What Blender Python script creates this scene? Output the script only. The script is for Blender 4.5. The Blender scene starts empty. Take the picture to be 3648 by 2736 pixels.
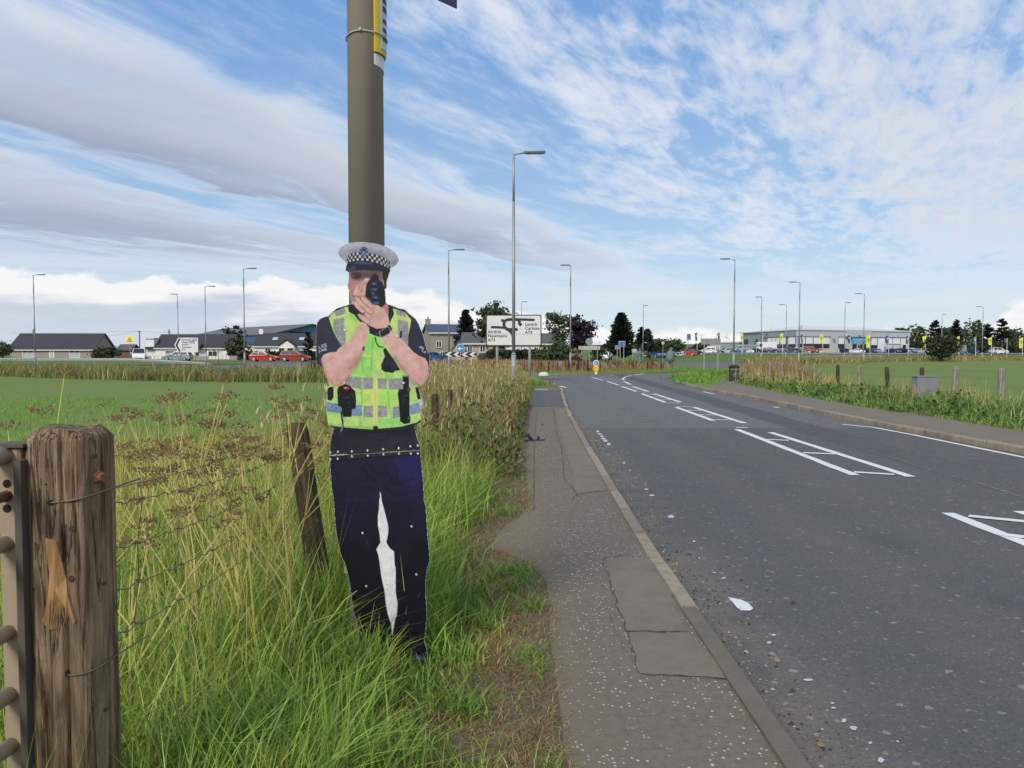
import bpy, math, random
import numpy as np
from mathutils import Vector, Matrix
random.seed(7); RNG = np.random.default_rng(11)
R = math.radians
SC = bpy.context.scene
COL = SC.collection

# ------------------------------------------------------------------ camera
CAM_H = 1.45; PITCH = R(2.374); FPX = 2750.0
cam_d = bpy.data.cameras.new('camera'); cam = bpy.data.objects.new('camera', cam_d); COL.objects.link(cam)
cam_d.sensor_width = 36.0; cam_d.lens = FPX / 3648 * 36.0
cam_d.clip_start = 0.05; cam_d.clip_end = 12000
cam.location = (0, 0, CAM_H); cam.rotation_euler = (R(90) - PITCH, 0, 0)
SC.camera = cam
SC.render.resolution_x = 1024; SC.render.resolution_y = 768

# ------------------------------------------------------------------ node helpers
class NT:
    def __init__(s, nt): s.nt = nt
    def n(s, t, **kw):
        nd = s.nt.nodes.new(t)
        for k, v in kw.items(): setattr(nd, k, v)
        return nd
    def put(s, sock, v):
        if isinstance(v, bpy.types.NodeSocket): s.nt.links.new(v, sock)
        elif v is not None:
            if hasattr(sock.default_value, '__len__') and not hasattr(v, '__len__'): v = (v,) * len(sock.default_value)
            if hasattr(v, '__len__') and len(sock.default_value) == 4 and len(v) == 3: v = (*v, 1)
            sock.default_value = v
    def m(s, op, a, b=None, c=None, clamp=False):
        nd = s.n('ShaderNodeMath', operation=op, use_clamp=clamp)
        for i, v in enumerate((a, b, c)):
            if v is not None: s.put(nd.inputs[i], v)
        return nd.outputs[0]
    def mix(s, f, a, b, blend='MIX'):
        nd = s.n('ShaderNodeMix', data_type='RGBA', blend_type=blend)
        s.put(nd.inputs[0], f); s.put(nd.inputs[6], a); s.put(nd.inputs[7], b)
        return nd.outputs[2]
    def noise(s, vec, scale, detail=4, rough=.55, dist=0.0):
        nd = s.n('ShaderNodeTexNoise'); s.put(nd.inputs['Vector'], vec)
        s.put(nd.inputs['Scale'], scale); s.put(nd.inputs['Detail'], detail)
        s.put(nd.inputs['Roughness'], rough); s.put(nd.inputs['Distortion'], dist)
        return nd.outputs[0]
    def vor(s, vec, scale, feature='F1', out=0, rand=1.0):
        nd = s.n('ShaderNodeTexVoronoi', feature=feature); s.put(nd.inputs['Vector'], vec); s.put(nd.inputs['Scale'], scale)
        s.put(nd.inputs['Randomness'], rand)
        return nd.outputs[out]
    def xyz(s, x, y, z=0.0):
        nd = s.n('ShaderNodeCombineXYZ'); s.put(nd.inputs[0], x); s.put(nd.inputs[1], y); s.put(nd.inputs[2], z); return nd.outputs[0]
    def sep(s, v):
        nd = s.n('ShaderNodeSeparateXYZ'); s.put(nd.inputs[0], v); return nd.outputs
    def ramp(s, f, stops, interp='LINEAR'):
        nd = s.n('ShaderNodeValToRGB'); cr = nd.color_ramp; cr.interpolation = interp
        while len(cr.elements) < len(stops): cr.elements.new(.5)
        for e, (p, c) in zip(cr.elements, stops):
            e.position = p; e.color = (c, c, c, 1) if not hasattr(c, '__len__') else (*c[:3], 1)
        s.put(nd.inputs[0], f); return nd.outputs[0]
    def sstep(s, v, a, b):
        nd = s.n('ShaderNodeMapRange', interpolation_type='SMOOTHSTEP'); s.put(nd.inputs[0], v)
        s.put(nd.inputs[1], a); s.put(nd.inputs[2], b); s.put(nd.inputs[3], 0.0); s.put(nd.inputs[4], 1.0); return nd.outputs[0]

# ------------------------------------------------------------------ world: sky with cloud bands
SUN_AZ = R(-152); SUN_EL = R(36)          # azimuth clockwise from the view direction (+Y)
world = bpy.data.worlds.new('World'); SC.world = world; world.use_nodes = True
W = NT(world.node_tree); world.node_tree.nodes.clear()
sky = W.n('ShaderNodeTexSky', sky_type='NISHITA'); sky.sun_disc = False
sky.sun_elevation = SUN_EL; sky.sun_rotation = SUN_AZ; sky.air_density = 1.0; sky.dust_density = .6; sky.ozone_density = 2.2; sky.altitude = 100
tc = W.n('ShaderNodeTexCoord').outputs['Generated']
dx, dy, dz = W.sep(tc)
zc = W.m('ADD', W.m('MAXIMUM', dz, 0.0), .02)
PX = W.m('DIVIDE', dx, zc); PY = W.m('DIVIDE', dy, zc)
vv = W.m('SUBTRACT', W.m('MULTIPLY', PX, .891), W.m('MULTIPLY', PY, .454))
uu = W.m('ADD', W.m('MULTIPLY', PX, .454), W.m('MULTIPLY', PY, .891))
low = W.noise(W.xyz(W.m('MULTIPLY', uu, .35), W.m('MULTIPLY', vv, .8)), 1.0, 3, .5)
vd = W.m('ADD', vv, W.m('MULTIPLY', W.m('SUBTRACT', low, .5), 1.5))
vn = W.m('DIVIDE', W.m('ADD', vd, 8.0), 10.0)          # v from -8..2 to 0..1
def vp(v): return (v + 8) / 10
bias = W.ramp(vn, [(0, .62), (vp(-6.2), .66), (vp(-5), .74), (vp(-4.0), .68), (vp(-3.62), .3), (vp(-3.3), .42), (vp(-2.9), .84), (vp(-2.45), .72), (vp(-2.0), .4), (vp(-1.5), .4), (vp(-1.0), .6), (vp(-.6), .42), (vp(-.25), .54), (vp(.2), .66), (1, .66)], 'EASE')
fine = W.noise(W.xyz(W.m('MULTIPLY', uu, .55), W.m('MULTIPLY', vv, 1.5)), 1.6, 9, .62, .6)
rip = W.noise(W.xyz(W.m('MULTIPLY', uu, .85), W.m('MULTIPLY', vv, 2.6), 3.3), 4.6, 5, .6, .35)
ripm = W.sstep(vd, -2.4, -.6)
patch = W.noise(W.xyz(uu, vv, 9.1), .55, 2, .5)
dens = W.m('ADD', W.m('SUBTRACT', bias, .5), W.m('MULTIPLY', W.m('SUBTRACT', fine, .5), 1.25))
dens = W.m('ADD', dens, W.m('MULTIPLY', W.m('MULTIPLY', W.m('SUBTRACT', rip, .5), .9), ripm))
dens = W.m('ADD', dens, W.m('MULTIPLY', W.m('SUBTRACT', patch, .5), .5))
dens = W.sstep(dens, -.2, .33)
dens = W.m('MULTIPLY', dens, W.sstep(dz, .035, .16))
greyv = W.ramp(vn, [(0, .75), (vp(-5.4), .9), (vp(-4.1), .5), (vp(-3.6), .1), (vp(-3.15), .95), (vp(-2.6), .55), (vp(-2.1), .1), (vp(-1.0), .12), (vp(0), .25), (1, .4)], 'EASE')
grey = W.m('MULTIPLY', greyv, W.sstep(W.m('ADD', dens, W.m('MULTIPLY', low, .4)), .42, 1.08), clamp=True)
ccol = W.mix(grey, (8.3, 8.7, 9.4), (3.3, 3.7, 4.9))
skyc = W.mix(W.sstep(dz, .0, .5), W.mix(.55, sky.outputs[0], (5.6, 7.4, 9.4)), W.mix(.72, sky.outputs[0], (1.75, 4.1, 8.4)))
col = W.mix(W.m('MULTIPLY', dens, .92), skyc, ccol)
# thin veil towards the horizon
veil = W.m('MULTIPLY', W.m('SUBTRACT', 1.0, W.sstep(dz, .02, .26)), W.noise(W.xyz(W.m('MULTIPLY', PX, .12), W.m('MULTIPLY', dz, 26.0)), 1.5, 5, .55))
col = W.mix(W.m('MULTIPLY', W.sstep(veil, .22, .62), .7), col, (7.6, 8.1, 8.8))
# cumulus bank along the horizon
az = W.m('ARCTAN2', dx, dy)
azn = W.m('DIVIDE', W.m('ADD', az, .8), 1.6)
edge = W.ramp(azn, [(0, .098), (.1, .092), (.3, .09), (.42, .084), (.5, .05), (.62, .03), (.74, .018), (.83, .024), (.87, .058), (.91, .022), (1, .02)], 'EASE')
bil = W.noise(W.xyz(W.m('MULTIPLY', az, 14.0), W.m('MULTIPLY', dz, 26.0)), 1.0, 7, .6, .3)
bil2 = W.noise(W.xyz(W.m('MULTIPLY', az, 7.0), W.m('MULTIPLY', dz, 34.0), 5.0), 1.0, 6, .55)
cum = W.sstep(W.m('ADD', W.m('SUBTRACT', edge, dz), W.m('MULTIPLY', W.m('SUBTRACT', bil, .5), .075)), -.002, .008)
lit = W.sstep(W.m('ADD', W.m('SUBTRACT', dz, W.m('SUBTRACT', edge, .036)), W.m('MULTIPLY', W.m('SUBTRACT', bil2, .5), .11)), -.012, .02)
cumc = W.mix(lit, W.mix(bil2, (4.6, 5.5, 7.0), (7.8, 8.0, 8.5)), (9.4, 9.4, 9.4))
col = W.mix(cum, col, cumc)
bg = W.n('ShaderNodeBackground'); W.put(bg.inputs[0], col); bg.inputs[1].default_value = .1
wo = W.n('ShaderNodeOutputWorld'); W.put(wo.inputs[0], bg.outputs[0])
world.cycles.sampling_method = 'MANUAL'; world.cycles.sample_map_resolution = 512

# ------------------------------------------------------------------ sun, softened by the cloud veil
sun_d = bpy.data.lights.new('sun', 'SUN'); sun = bpy.data.objects.new('sun', sun_d); COL.objects.link(sun)
sun_d.energy = 3.0; sun_d.angle = R(18); sun_d.color = (1, .94, .84)
sdir = Vector((math.sin(SUN_AZ) * math.cos(SUN_EL), math.cos(SUN_AZ) * math.cos(SUN_EL), math.sin(SUN_EL)))
sun.rotation_euler = sdir.to_track_quat('Z', 'Y').to_euler()
sun.location = (-20, -20, 30)
SC.view_settings.view_transform = 'Standard'; SC.view_settings.look = 'None'
SC.view_settings.exposure = 0.0; SC.view_settings.gamma = 1.0; SC.view_settings.use_curve_mapping = False

# ------------------------------------------------------------------ picture measurements -> places
FWD = Vector((0, math.cos(PITCH), -math.sin(PITCH))); UP = Vector((0, math.sin(PITCH), math.cos(PITCH))); RT = Vector((1, 0, 0))
def ray(px, py): return FWD + RT * ((px - 1824) / FPX) - UP * ((py - 1368) / FPX)
def at(px, py, Y):                     # world point seen at a pixel, at depth Y
    d = ray(px, py); t = Y / d.y; return Vector((d.x * t, Y, CAM_H + d.z * t))
def gp(px, py, z=0.0):                 # world point on the level z
    d = ray(px, py); t = (z - CAM_H) / d.z; return Vector((d.x * t, d.y * t, z))
def zat(py, Y): return at(1824, py, Y).z
def xat(px, Y, py=1254): return at(px, py, Y).x

# ------------------------------------------------------------------ mesh helpers
def lin(c):
    c = np.asarray(c, float) / 255.0
    return np.where(c <= .04045, c / 12.92, ((c + .055) / 1.055) ** 2.4)
def L3(r, g, b): return tuple(lin((r, g, b)))

class MB:
    def __init__(s): s.v = []; s.f = []
    def add(s, vs, fs):
        o = len(s.v); s.v += [tuple(p) for p in vs]; s.f += [tuple(i + o for i in f) for f in fs]; return s
    def box(s, c, d, rz=0, ry=0, rx=0):
        M = Matrix.Rotation(rz, 3, 'Z') @ Matrix.Rotation(ry, 3, 'Y') @ Matrix.Rotation(rx, 3, 'X'); c = Vector(c)
        vs = [c + M @ Vector((sx * d[0] / 2, sy * d[1] / 2, sz * d[2] / 2)) for sx in (-1, 1) for sy in (-1, 1) for sz in (-1, 1)]
        return s.add(vs, [(0, 1, 3, 2), (4, 6, 7, 5), (0, 4, 5, 1), (2, 3, 7, 6), (0, 2, 6, 4), (1, 5, 7, 3)])
    def bbox(s, c, d, b=.01):            # box with chamfered vertical and horizontal edges
        x, y, z = d[0] / 2, d[1] / 2, d[2] / 2; c = Vector(c)
        def ring(ix, zz): return [c + Vector(p) for p in ((x - ix - b, -y + ix, zz), (x - ix, -y + ix + b, zz), (x - ix, y - ix - b, zz), (x - ix - b, y - ix, zz), (-x + ix + b, y - ix, zz), (-x + ix, y - ix - b, zz), (-x + ix, -y + ix + b, zz), (-x + ix + b, -y + ix, zz))]
        vs = ring(b, -z) + ring(0, -z + b) + ring(0, z - b) + ring(b, z)
        fs = [tuple(reversed(range(8))), tuple(range(24, 32))]
        for k in range(3):
            for i in range(8): j = (i + 1) % 8; fs.append((k * 8 + i, k * 8 + j, k * 8 + 8 + j, k * 8 + 8 + i))
        return s.add(vs, fs)
    def cyl(s, p0, p1, r0, r1=None, n=10, caps=True):
        r1 = r0 if r1 is None else r1; p0 = Vector(p0); p1 = Vector(p1); d = (p1 - p0).normalized()
        a = d.orthogonal().normalized(); b = d.cross(a)
        vs = []
        for p, r in ((p0, r0), (p1, r1)):
            for i in range(n): t = 2 * math.pi * i / n; vs.append(p + a * (r * math.cos(t)) + b * (r * math.sin(t)))
        fs = [(i, (i + 1) % n, n + (i + 1) % n, n + i) for i in range(n)]
        if caps: fs += [tuple(reversed(range(n))), tuple(range(n, 2 * n))]
        return s.add(vs, fs)
    def tube(s, pts, r, n=6):
        pts = [Vector(p) for p in pts]; rs = r if hasattr(r, '__len__') else [r] * len(pts); vs = []
        a = None
        for i, p in enumerate(pts):
            d = (pts[min(i + 1, len(pts) - 1)] - pts[max(i - 1, 0)]).normalized()
            a = d.orthogonal().normalized() if a is None else (a - d * a.dot(d)).normalized()
            b = d.cross(a)
            for k in range(n): t = 2 * math.pi * k / n; vs.append(p + a * (rs[i] * math.cos(t)) + b * (rs[i] * math.sin(t)))
        fs = []
        for i in range(len(pts) - 1):
            for k in range(n): j = (k + 1) % n; fs.append((i * n + k, i * n + j, i * n + n + j, i * n + n + k))
        fs += [tuple(reversed(range(n))), tuple(range((len(pts) - 1) * n, len(pts) * n))]
        return s.add(vs, fs)
    def lathe(s, prof, n=16, c=(0, 0, 0)):
        c = Vector(c); vs = [c + Vector((r * math.cos(2 * math.pi * k / n), r * math.sin(2 * math.pi * k / n), z)) for r, z in prof for k in range(n)]
        fs = [(i * n + k, i * n + (k + 1) % n, i * n + n + (k + 1) % n, i * n + n + k) for i in range(len(prof) - 1) for k in range(n)]
        fs += [tuple(reversed(range(n))), tuple(range((len(prof) - 1) * n, len(prof) * n))]
        return s.add(vs, fs)
    def prism(s, poly, f0, f1):          # poly 2D, f0/f1 map (a,b) to front and back points
        n = len(poly); vs = [f0(*p) for p in poly] + [f1(*p) for p in poly]
        return s.add(vs, [tuple(range(n)), tuple(reversed(range(n, 2 * n)))] + [(i, n + i, n + (i + 1) % n, (i + 1) % n) for i in range(n)])
    def slab(s, poly, z0, z1): return s.prism(poly, lambda x, y: (x, y, z1), lambda x, y: (x, y, z0))
    def xz(s, poly, y0, y1): return s.prism(poly, lambda x, z: (x, y0, z), lambda x, z: (x, y1, z))
    def yz(s, poly, x0, x1): return s.prism(poly, lambda y, z: (x0, y, z), lambda y, z: (x1, y, z))
    def mesh(s, name, smooth=False):
        me = bpy.data.meshes.new(name); me.from_pydata(s.v, [], s.f); me.update()
        if smooth: me.polygons.foreach_set('use_smooth', [True] * len(me.polygons))
        return me
    def build(s, name, mat, parent=None, smooth=False, loc=None):
        return link(name, s.mesh(name, smooth), mat, parent, loc)

def link(name, me, mat=None, parent=None, loc=None):
    o = bpy.data.objects.new(name, me); COL.objects.link(o)
    if mat is not None and me is not None:
        me.materials.clear(); me.materials.append(mat)
    if parent: o.parent = parent
    if loc is not None: o.location = loc
    return o
def tag(o, label, cat=None, group=None, kind=None):
    o['label'] = label
    if cat: o['category'] = cat
    if group: o['group'] = group
    if kind: o['kind'] = kind
    return o
def thing(name, label, cat, loc=(0, 0, 0), rz=0, group=None):
    o = bpy.data.objects.new(name, None); COL.objects.link(o); o.location = loc; o.rotation_euler = (0, 0, rz)
    o.empty_display_size = .2
    return tag(o, label, cat, group)
def dup(root, loc=None, rz=None, label=None, group=None):
    r = root.copy(); COL.objects.link(r)
    if loc is not None: r.location = loc
    if rz is not None: r.rotation_euler = (0, 0, rz)
    if label: r['label'] = label
    if group: r['group'] = group
    for ch in list(root.children):
        c = ch.copy(); COL.objects.link(c); c.parent = r
        for g in ch.children:
            d = g.copy(); COL.objects.link(d); d.parent = c
    return r
def trimesh(name, V, F, colors=None, smooth=False):     # numpy arrays: V (n,3), F (m,3) or (m,4)
    me = bpy.data.meshes.new(name); k = F.shape[1]
    me.vertices.add(len(V)); me.vertices.foreach_set('co', V.astype(np.float32).ravel())
    me.loops.add(F.size); me.loops.foreach_set('vertex_index', F.astype(np.int32).ravel())
    me.polygons.add(len(F)); me.polygons.foreach_set('loop_start', (np.arange(len(F)) * k).astype(np.int32))
    me.polygons.foreach_set('loop_total', np.full(len(F), k, np.int32))
    if smooth: me.polygons.foreach_set('use_smooth', np.ones(len(F), bool))
    me.update(calc_edges=True)
    if colors is not None:
        a = me.color_attributes.new('tint', 'FLOAT_COLOR', 'POINT')
        c4 = np.ones((len(V), 4), np.float32); c4[:, :3] = colors; a.data.foreach_set('color', c4.ravel())
    return me
def text_mesh(body, size, ext=.002, align='LEFT', bold=0.0, space=1.0):
    cu = bpy.data.curves.new('lettering', 'FONT'); cu.body = body; cu.size = size; cu.extrude = ext; cu.align_x = align
    cu.offset = bold; cu.space_character = space; cu.resolution_u = 3
    o = bpy.data.objects.new('lettering', cu); COL.objects.link(o)
    bpy.context.view_layer.update()
    me = bpy.data.meshes.new_from_object(o.evaluated_get(bpy.context.evaluated_depsgraph_get()))
    bpy.data.objects.remove(o); bpy.data.curves.remove(cu)
    return me
def lettering(body, size, loc, mat, parent, ext=.003, align='LEFT', bold=0.0, rz=0, rx=R(90), ry=0, space=1.0, name='lettering'):
    o = link(name, text_mesh(body, size, ext, align, bold, space), mat, parent, loc); o.rotation_euler = (rx, ry, rz); return o

# ------------------------------------------------------------------ materials
MATS = {}
def pm(name, rgb, rough=.6, var=.12, scale=4.0, bump=0.0, bscale=40.0, metal=0.0, spec=.5, stretch=(1, 1, 1), dirt=None, dirt_amt=0, coat=0):
    if name in MATS: return MATS[name]
    m = bpy.data.materials.new(name); m.use_nodes = True; T = NT(m.node_tree); m.node_tree.nodes.clear()
    co = T.n('ShaderNodeTexCoord').outputs['Object']
    if stretch != (1, 1, 1):
        mp = T.n('ShaderNodeMapping'); T.put(mp.inputs[0], co); mp.inputs['Scale'].default_value = stretch; co = mp.outputs[0]
    nz = T.noise(co, scale, 5, .6)
    c = T.mix(nz, tuple(max(0, x * (1 - var * 1.6)) for x in rgb), tuple(min(1, x * (1 + var * 1.6)) for x in rgb))
    if dirt is not None:
        d = T.sstep(T.noise(co, scale * .6, 6, .65), .62 - dirt_amt * .3, .8)
        c = T.mix(T.m('MULTIPLY', d, .8), c, dirt)
    b = T.n('ShaderNodeBsdfPrincipled'); T.put(b.inputs['Base Color'], c)
    T.put(b.inputs['Roughness'], T.m('ADD', rough - .08, T.m('MULTIPLY', nz, .16)))
    b.inputs['Metallic'].default_value = metal; b.inputs['Specular IOR Level'].default_value = spec
    if coat: b.inputs['Coat Weight'].default_value = coat; b.inputs['Coat Roughness'].default_value = .06
    if bump:
        bp = T.n('ShaderNodeBump'); bp.inputs['Strength'].default_value = bump; bp.inputs['Distance'].default_value = .01
        T.put(bp.inputs['Height'], T.noise(co, bscale, 4, .6)); T.put(b.inputs['Normal'], bp.outputs[0])
    o = T.n('ShaderNodeOutputMaterial'); T.put(o.inputs[0], b.outputs[0]); MATS[name] = m; return m
def vcm(name, rough=.7, trans=0.0, spec=.3, bump=0):
    if name in MATS: return MATS[name]
    m = bpy.data.materials.new(name); m.use_nodes = True; T = NT(m.node_tree); m.node_tree.nodes.clear()
    a = T.n('ShaderNodeVertexColor', layer_name='tint').outputs[0]
    b = T.n('ShaderNodeBsdfPrincipled'); T.put(b.inputs['Base Color'], a); b.inputs['Roughness'].default_value = rough; b.inputs['Specular IOR Level'].default_value = spec
    out = b.outputs[0]
    if trans:
        t = T.n('ShaderNodeBsdfTranslucent'); T.put(t.inputs[0], a)
        mx = T.n('ShaderNodeMixShader'); mx.inputs[0].default_value = trans; T.put(mx.inputs[1], out); T.put(mx.inputs[2], t.outputs[0]); out = mx.outputs[0]
    o = T.n('ShaderNodeOutputMaterial'); T.put(o.inputs[0], out); MATS[name] = m; return m
M_GRASS = vcm('grass_blades', .55, .28, .3)
M_LEAF = vcm('leaves', .55, .25, .3)
# ================================================================== THE SETTING
def smat(name):
    m = bpy.data.materials.new(name); m.use_nodes = True; m.node_tree.nodes.clear(); T = NT(m.node_tree)
    co = T.n('ShaderNodeTexCoord').outputs['Object']; return m, T, co
def finish(T, color, rough=.85, height=None, strength=.4, dist=.01, spec=.3):
    b = T.n('ShaderNodeBsdfPrincipled'); T.put(b.inputs['Base Color'], color); T.put(b.inputs['Roughness'], rough); b.inputs['Specular IOR Level'].default_value = spec
    if height is not None:
        bp = T.n('ShaderNodeBump'); bp.inputs['Strength'].default_value = strength; bp.inputs['Distance'].default_value = dist
        T.put(bp.inputs['Height'], height); T.put(b.inputs['Normal'], bp.outputs[0])
    o = T.n('ShaderNodeOutputMaterial'); T.put(o.inputs[0], b.outputs[0])

# asphalt: newer dark surface near, worn pale chippings towards the roundabout, a trench repair strip
m_road, T, co = smat('asphalt')
x, y, z = T.sep(co)
big = T.noise(co, .35, 4, .6); mid = T.noise(co, 2.2, 5, .6); fine = T.noise(co, 60, 4, .75); grit = T.vor(co, 95, 'F1', 1)
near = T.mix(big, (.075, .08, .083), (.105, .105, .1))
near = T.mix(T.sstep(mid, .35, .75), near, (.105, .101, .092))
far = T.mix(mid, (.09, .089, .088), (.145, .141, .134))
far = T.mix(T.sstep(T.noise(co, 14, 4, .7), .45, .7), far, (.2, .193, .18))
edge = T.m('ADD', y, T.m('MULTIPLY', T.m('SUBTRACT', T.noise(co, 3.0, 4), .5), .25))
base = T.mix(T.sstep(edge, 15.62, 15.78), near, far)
sx = T.m('SUBTRACT', T.m('ADD', x, T.m('MULTIPLY', T.m('SUBTRACT', T.noise(co, .25, 2), .5), .5)), T.m('MULTIPLY', y, .035))
strip = T.m('MULTIPLY', T.sstep(sx, 5.02, 5.12), T.m('SUBTRACT', 1.0, T.sstep(sx, 5.85, 5.95)))
strip = T.m('MULTIPLY', strip, T.sstep(y, 6, 17))
base = T.mix(T.m('MULTIPLY', strip, .85), base, (.072, .07, .07))
wheel2 = T.m('MULTIPLY', T.sstep(T.m('ABSOLUTE', T.m('SUBTRACT', x, 3.75)), .4, .1), T.sstep(y, 26, 8)); base = T.mix(T.m('MULTIPLY', wheel2, .28), base, (.12, .113, .1)); oil = T.m('MULTIPLY', T.sstep(T.m('ABSOLUTE', T.m('SUBTRACT', x, 3.1)), .3, .05), T.sstep(T.noise(co, 1.2, 4, .6), .45, .65)); base = T.mix(T.m('MULTIPLY', oil, .35), base, (.05, .052, .055))
wheel = T.m('MULTIPLY', T.sstep(T.m('ABSOLUTE', T.m('SUBTRACT', x, 2.55)), .45, .1), T.sstep(y, 30, 8))
base = T.mix(T.m('MULTIPLY', wheel, .35), base, (.125, .117, .103))
gut = T.m('MULTIPLY', T.m('SUBTRACT', 1.0, T.sstep(T.m('SUBTRACT', x, T.m('MULTIPLY', T.m('MAXIMUM', T.m('SUBTRACT', y, 8.0), 0.0), .022)), 1.2, 1.75)), T.sstep(T.m('ADD', mid, T.m('MULTIPLY', fine, .3)), .4, .72))
base = T.mix(T.m('MULTIPLY', gut, .8), base, (.16, .135, .108))
spk = T.sep(grit)
base = T.mix(T.m('MULTIPLY', T.sstep(spk[0], .955, .97), .3), base, (.33, .32, .3))
base = T.mix(T.m('MULTIPLY', T.sstep(T.noise(co, 22, 5, .75), .45, .75), .25), base, (.12, .118, .113)); base = T.mix(T.m('MULTIPLY', T.sstep(spk[1], .7, .9), .3), base, (.03, .03, .033))
base = T.mix(T.m('MULTIPLY', T.sstep(T.sep(T.vor(co, 38, 'F1', 1))[0], .985, .992), .45), base, (.36, .35, .33))
finish(T, base, .8, T.m('ADD', fine, T.m('MULTIPLY', T.vor(co, 95), .6)), .5, .006)

# pavement: bitmac with white rolled-in chippings
m_pave, T, co = smat('pavement_bitmac')
x, y, z = T.sep(co)
mid = T.noise(co, 1.6, 7, .68); fine = T.noise(co, 70, 4, .75); dirt = T.noise(co, .9, 6, .65); gr = T.noise(co, 24, 5, .75)
c = T.mix(mid, (.14, .12, .091), (.21, .182, .138))
c = T.mix(T.m('MULTIPLY', T.sstep(dirt, .42, .62), .7), c, (.178, .15, .11))
c = T.mix(T.m('MULTIPLY', T.sstep(gr, .42, .72), .35), c, (.19, .168, .14)); c = T.mix(T.m('MULTIPLY', T.sstep(gr, .55, .34), .35), c, (.075, .067, .06))
ch = T.vor(co, 58, 'F1', 1); chd = T.vor(co, 58, 'F1', 0)
chip = T.m('MULTIPLY', T.sstep(T.sep(ch)[0], .82, .84), T.m('SUBTRACT', 1.0, T.sstep(chd, .3, .42)))
lane = T.sstep(T.noise(co, 1.3, 4, .6), .36, .5)
c = T.mix(T.m('MULTIPLY', T.m('MULTIPLY', chip, lane), .85), c, (.56, .53, .45))
c = T.mix(T.m('MULTIPLY', T.sstep(fine, .6, .75), .5), c, (.06, .056, .05))
eg = T.m('ADD', T.m('SUBTRACT', x, T.m('MULTIPLY', y, .012)), T.m('MULTIPLY', T.m('SUBTRACT', gr, .5), .5))
c = T.mix(T.m('MULTIPLY', T.m('SUBTRACT', 1.0, T.sstep(eg, .14, .36)), .5), c, (.2, .155, .1))
finish(T, c, .92, T.m('ADD', fine, T.m('MULTIPLY', chip, .6)), .6, .006, .15)

m_patch, T, co = smat('pavement_patch')
c = T.mix(T.noise(co, 6, 8, .8), (.12, .1, .075), (.25, .21, .155)); c = T.mix(T.m('MULTIPLY', T.sstep(T.noise(co, 2.2, 5, .7), .5, .68), .55), c, (.125, .11, .088))
c = T.mix(T.m('MULTIPLY', T.sstep(T.noise(co, 45, 3, .7), .62, .74), .6), c, (.075, .065, .055))
finish(T, c, .9, T.noise(co, 70, 3, .7), .5, .006)
m_crack = pm('crack', (.07, .061, .05), .95)

# verge and field ground: soil, thatch, field green
m_land, T, co = smat('field_ground')
x, y, z = T.sep(co)
n1 = T.noise(co, .12, 4, .55); n2 = T.noise(co, 1.7, 5, .65); n3 = T.noise(co, 30, 3, .7)
green = T.mix(n1, (.125, .178, .045), (.175, .235, .062))
green = T.mix(T.m('MULTIPLY', T.sstep(n2, .4, .75), .5), green, (.2, .225, .085))
streak = T.noise(T.xyz(T.m('MULTIPLY', x, .25), T.m('MULTIPLY', y, 2.0)), 1.0, 4, .6)
green = T.mix(T.m('MULTIPLY', T.sstep(streak, .45, .7), .3), green, (.105, .15, .04))
soil = T.mix(n2, (.075, .058, .038), (.2, .16, .105))
soil = T.mix(T.m('MULTIPLY', T.sstep(n3, .5, .75), .6), soil, (.27, .23, .15))
vx = T.m('ADD', x, T.m('MULTIPLY', T.m('SUBTRACT', n2, .5), .5))
inv = T.m('MULTIPLY', T.sstep(vx, -3.4, -2.0), T.m('SUBTRACT', 1.0, T.sstep(x, 5, 6)))
inv = T.m('MULTIPLY', inv, T.m('SUBTRACT', 1.0, T.sstep(y, 30, 36)))
c = T.mix(inv, green, soil)
finish(T, c, .95, T.m('ADD', n3, n2), .6, .02, .1)

# --- outlines of the land (metres, camera at the origin looking along +Y)
KL = [(1.06, -3), (1.06, 2.7), (1.065, 5.2), (1.12, 8.0), (1.16, 9.5), (1.25, 13), (1.37, 17), (1.62, 23), (1.9, 28.5), (2.05, 32), (2.0, 35), (1.75, 38.5), (1.2, 41.5), (0, 44), (-3, 45), (-9, 46), (-15, 48.5), (-22, 53), (-30, 60), (-43, 70), (-60, 78), (-100, 90), (-160, 104)]
KR = [(7.78, -3), (7.72, 12), (7.62, 16), (7.7, 20), (7.85, 25), (7.8, 31), (7.95, 35), (8.4, 38.5), (9.2, 42), (10.6, 47.5), (12.3, 52), (14.5, 57), (17.5, 65), (21, 74), (26, 87), (34, 101), (50, 118), (80, 140), (120, 165), (220, 215)]
def smooth_line(P, step=.5, ymax=1e9):
    P = [Vector((p[0], p[1], 0)) for p in P]; out = []
    for i in range(len(P) - 1):
        a, b, c, d = P[max(i - 1, 0)], P[i], P[i + 1], P[min(i + 2, len(P) - 1)]
        n = max(1, int((c - b).length / step))
        for k in range(n):
            t = k / n
            out.append(.5 * ((2 * b) + (c - a) * t + (2 * a - 5 * b + 4 * c - d) * t * t + (3 * b - a - 3 * c + d) * t ** 3))
    out.append(P[-1]); return out
def offset(line, d):
    o = []
    for i, p in enumerate(line):
        t = (line[min(i + 1, len(line) - 1)] - line[max(i - 1, 0)]).normalized(); o.append(p + Vector((-t.y, t.x, 0)) * d)
    return o
kl = smooth_line(KL, 1.0); kr = smooth_line(KR, 1.0)
def struct(name, mb, mat, label):
    return tag(mb.build(name, mat), label, kind='structure')
def flat_poly(poly, z0, z1): mb = MB(); mb.slab([(p[0], p[1]) for p in poly], z0, z1); return mb

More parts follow.
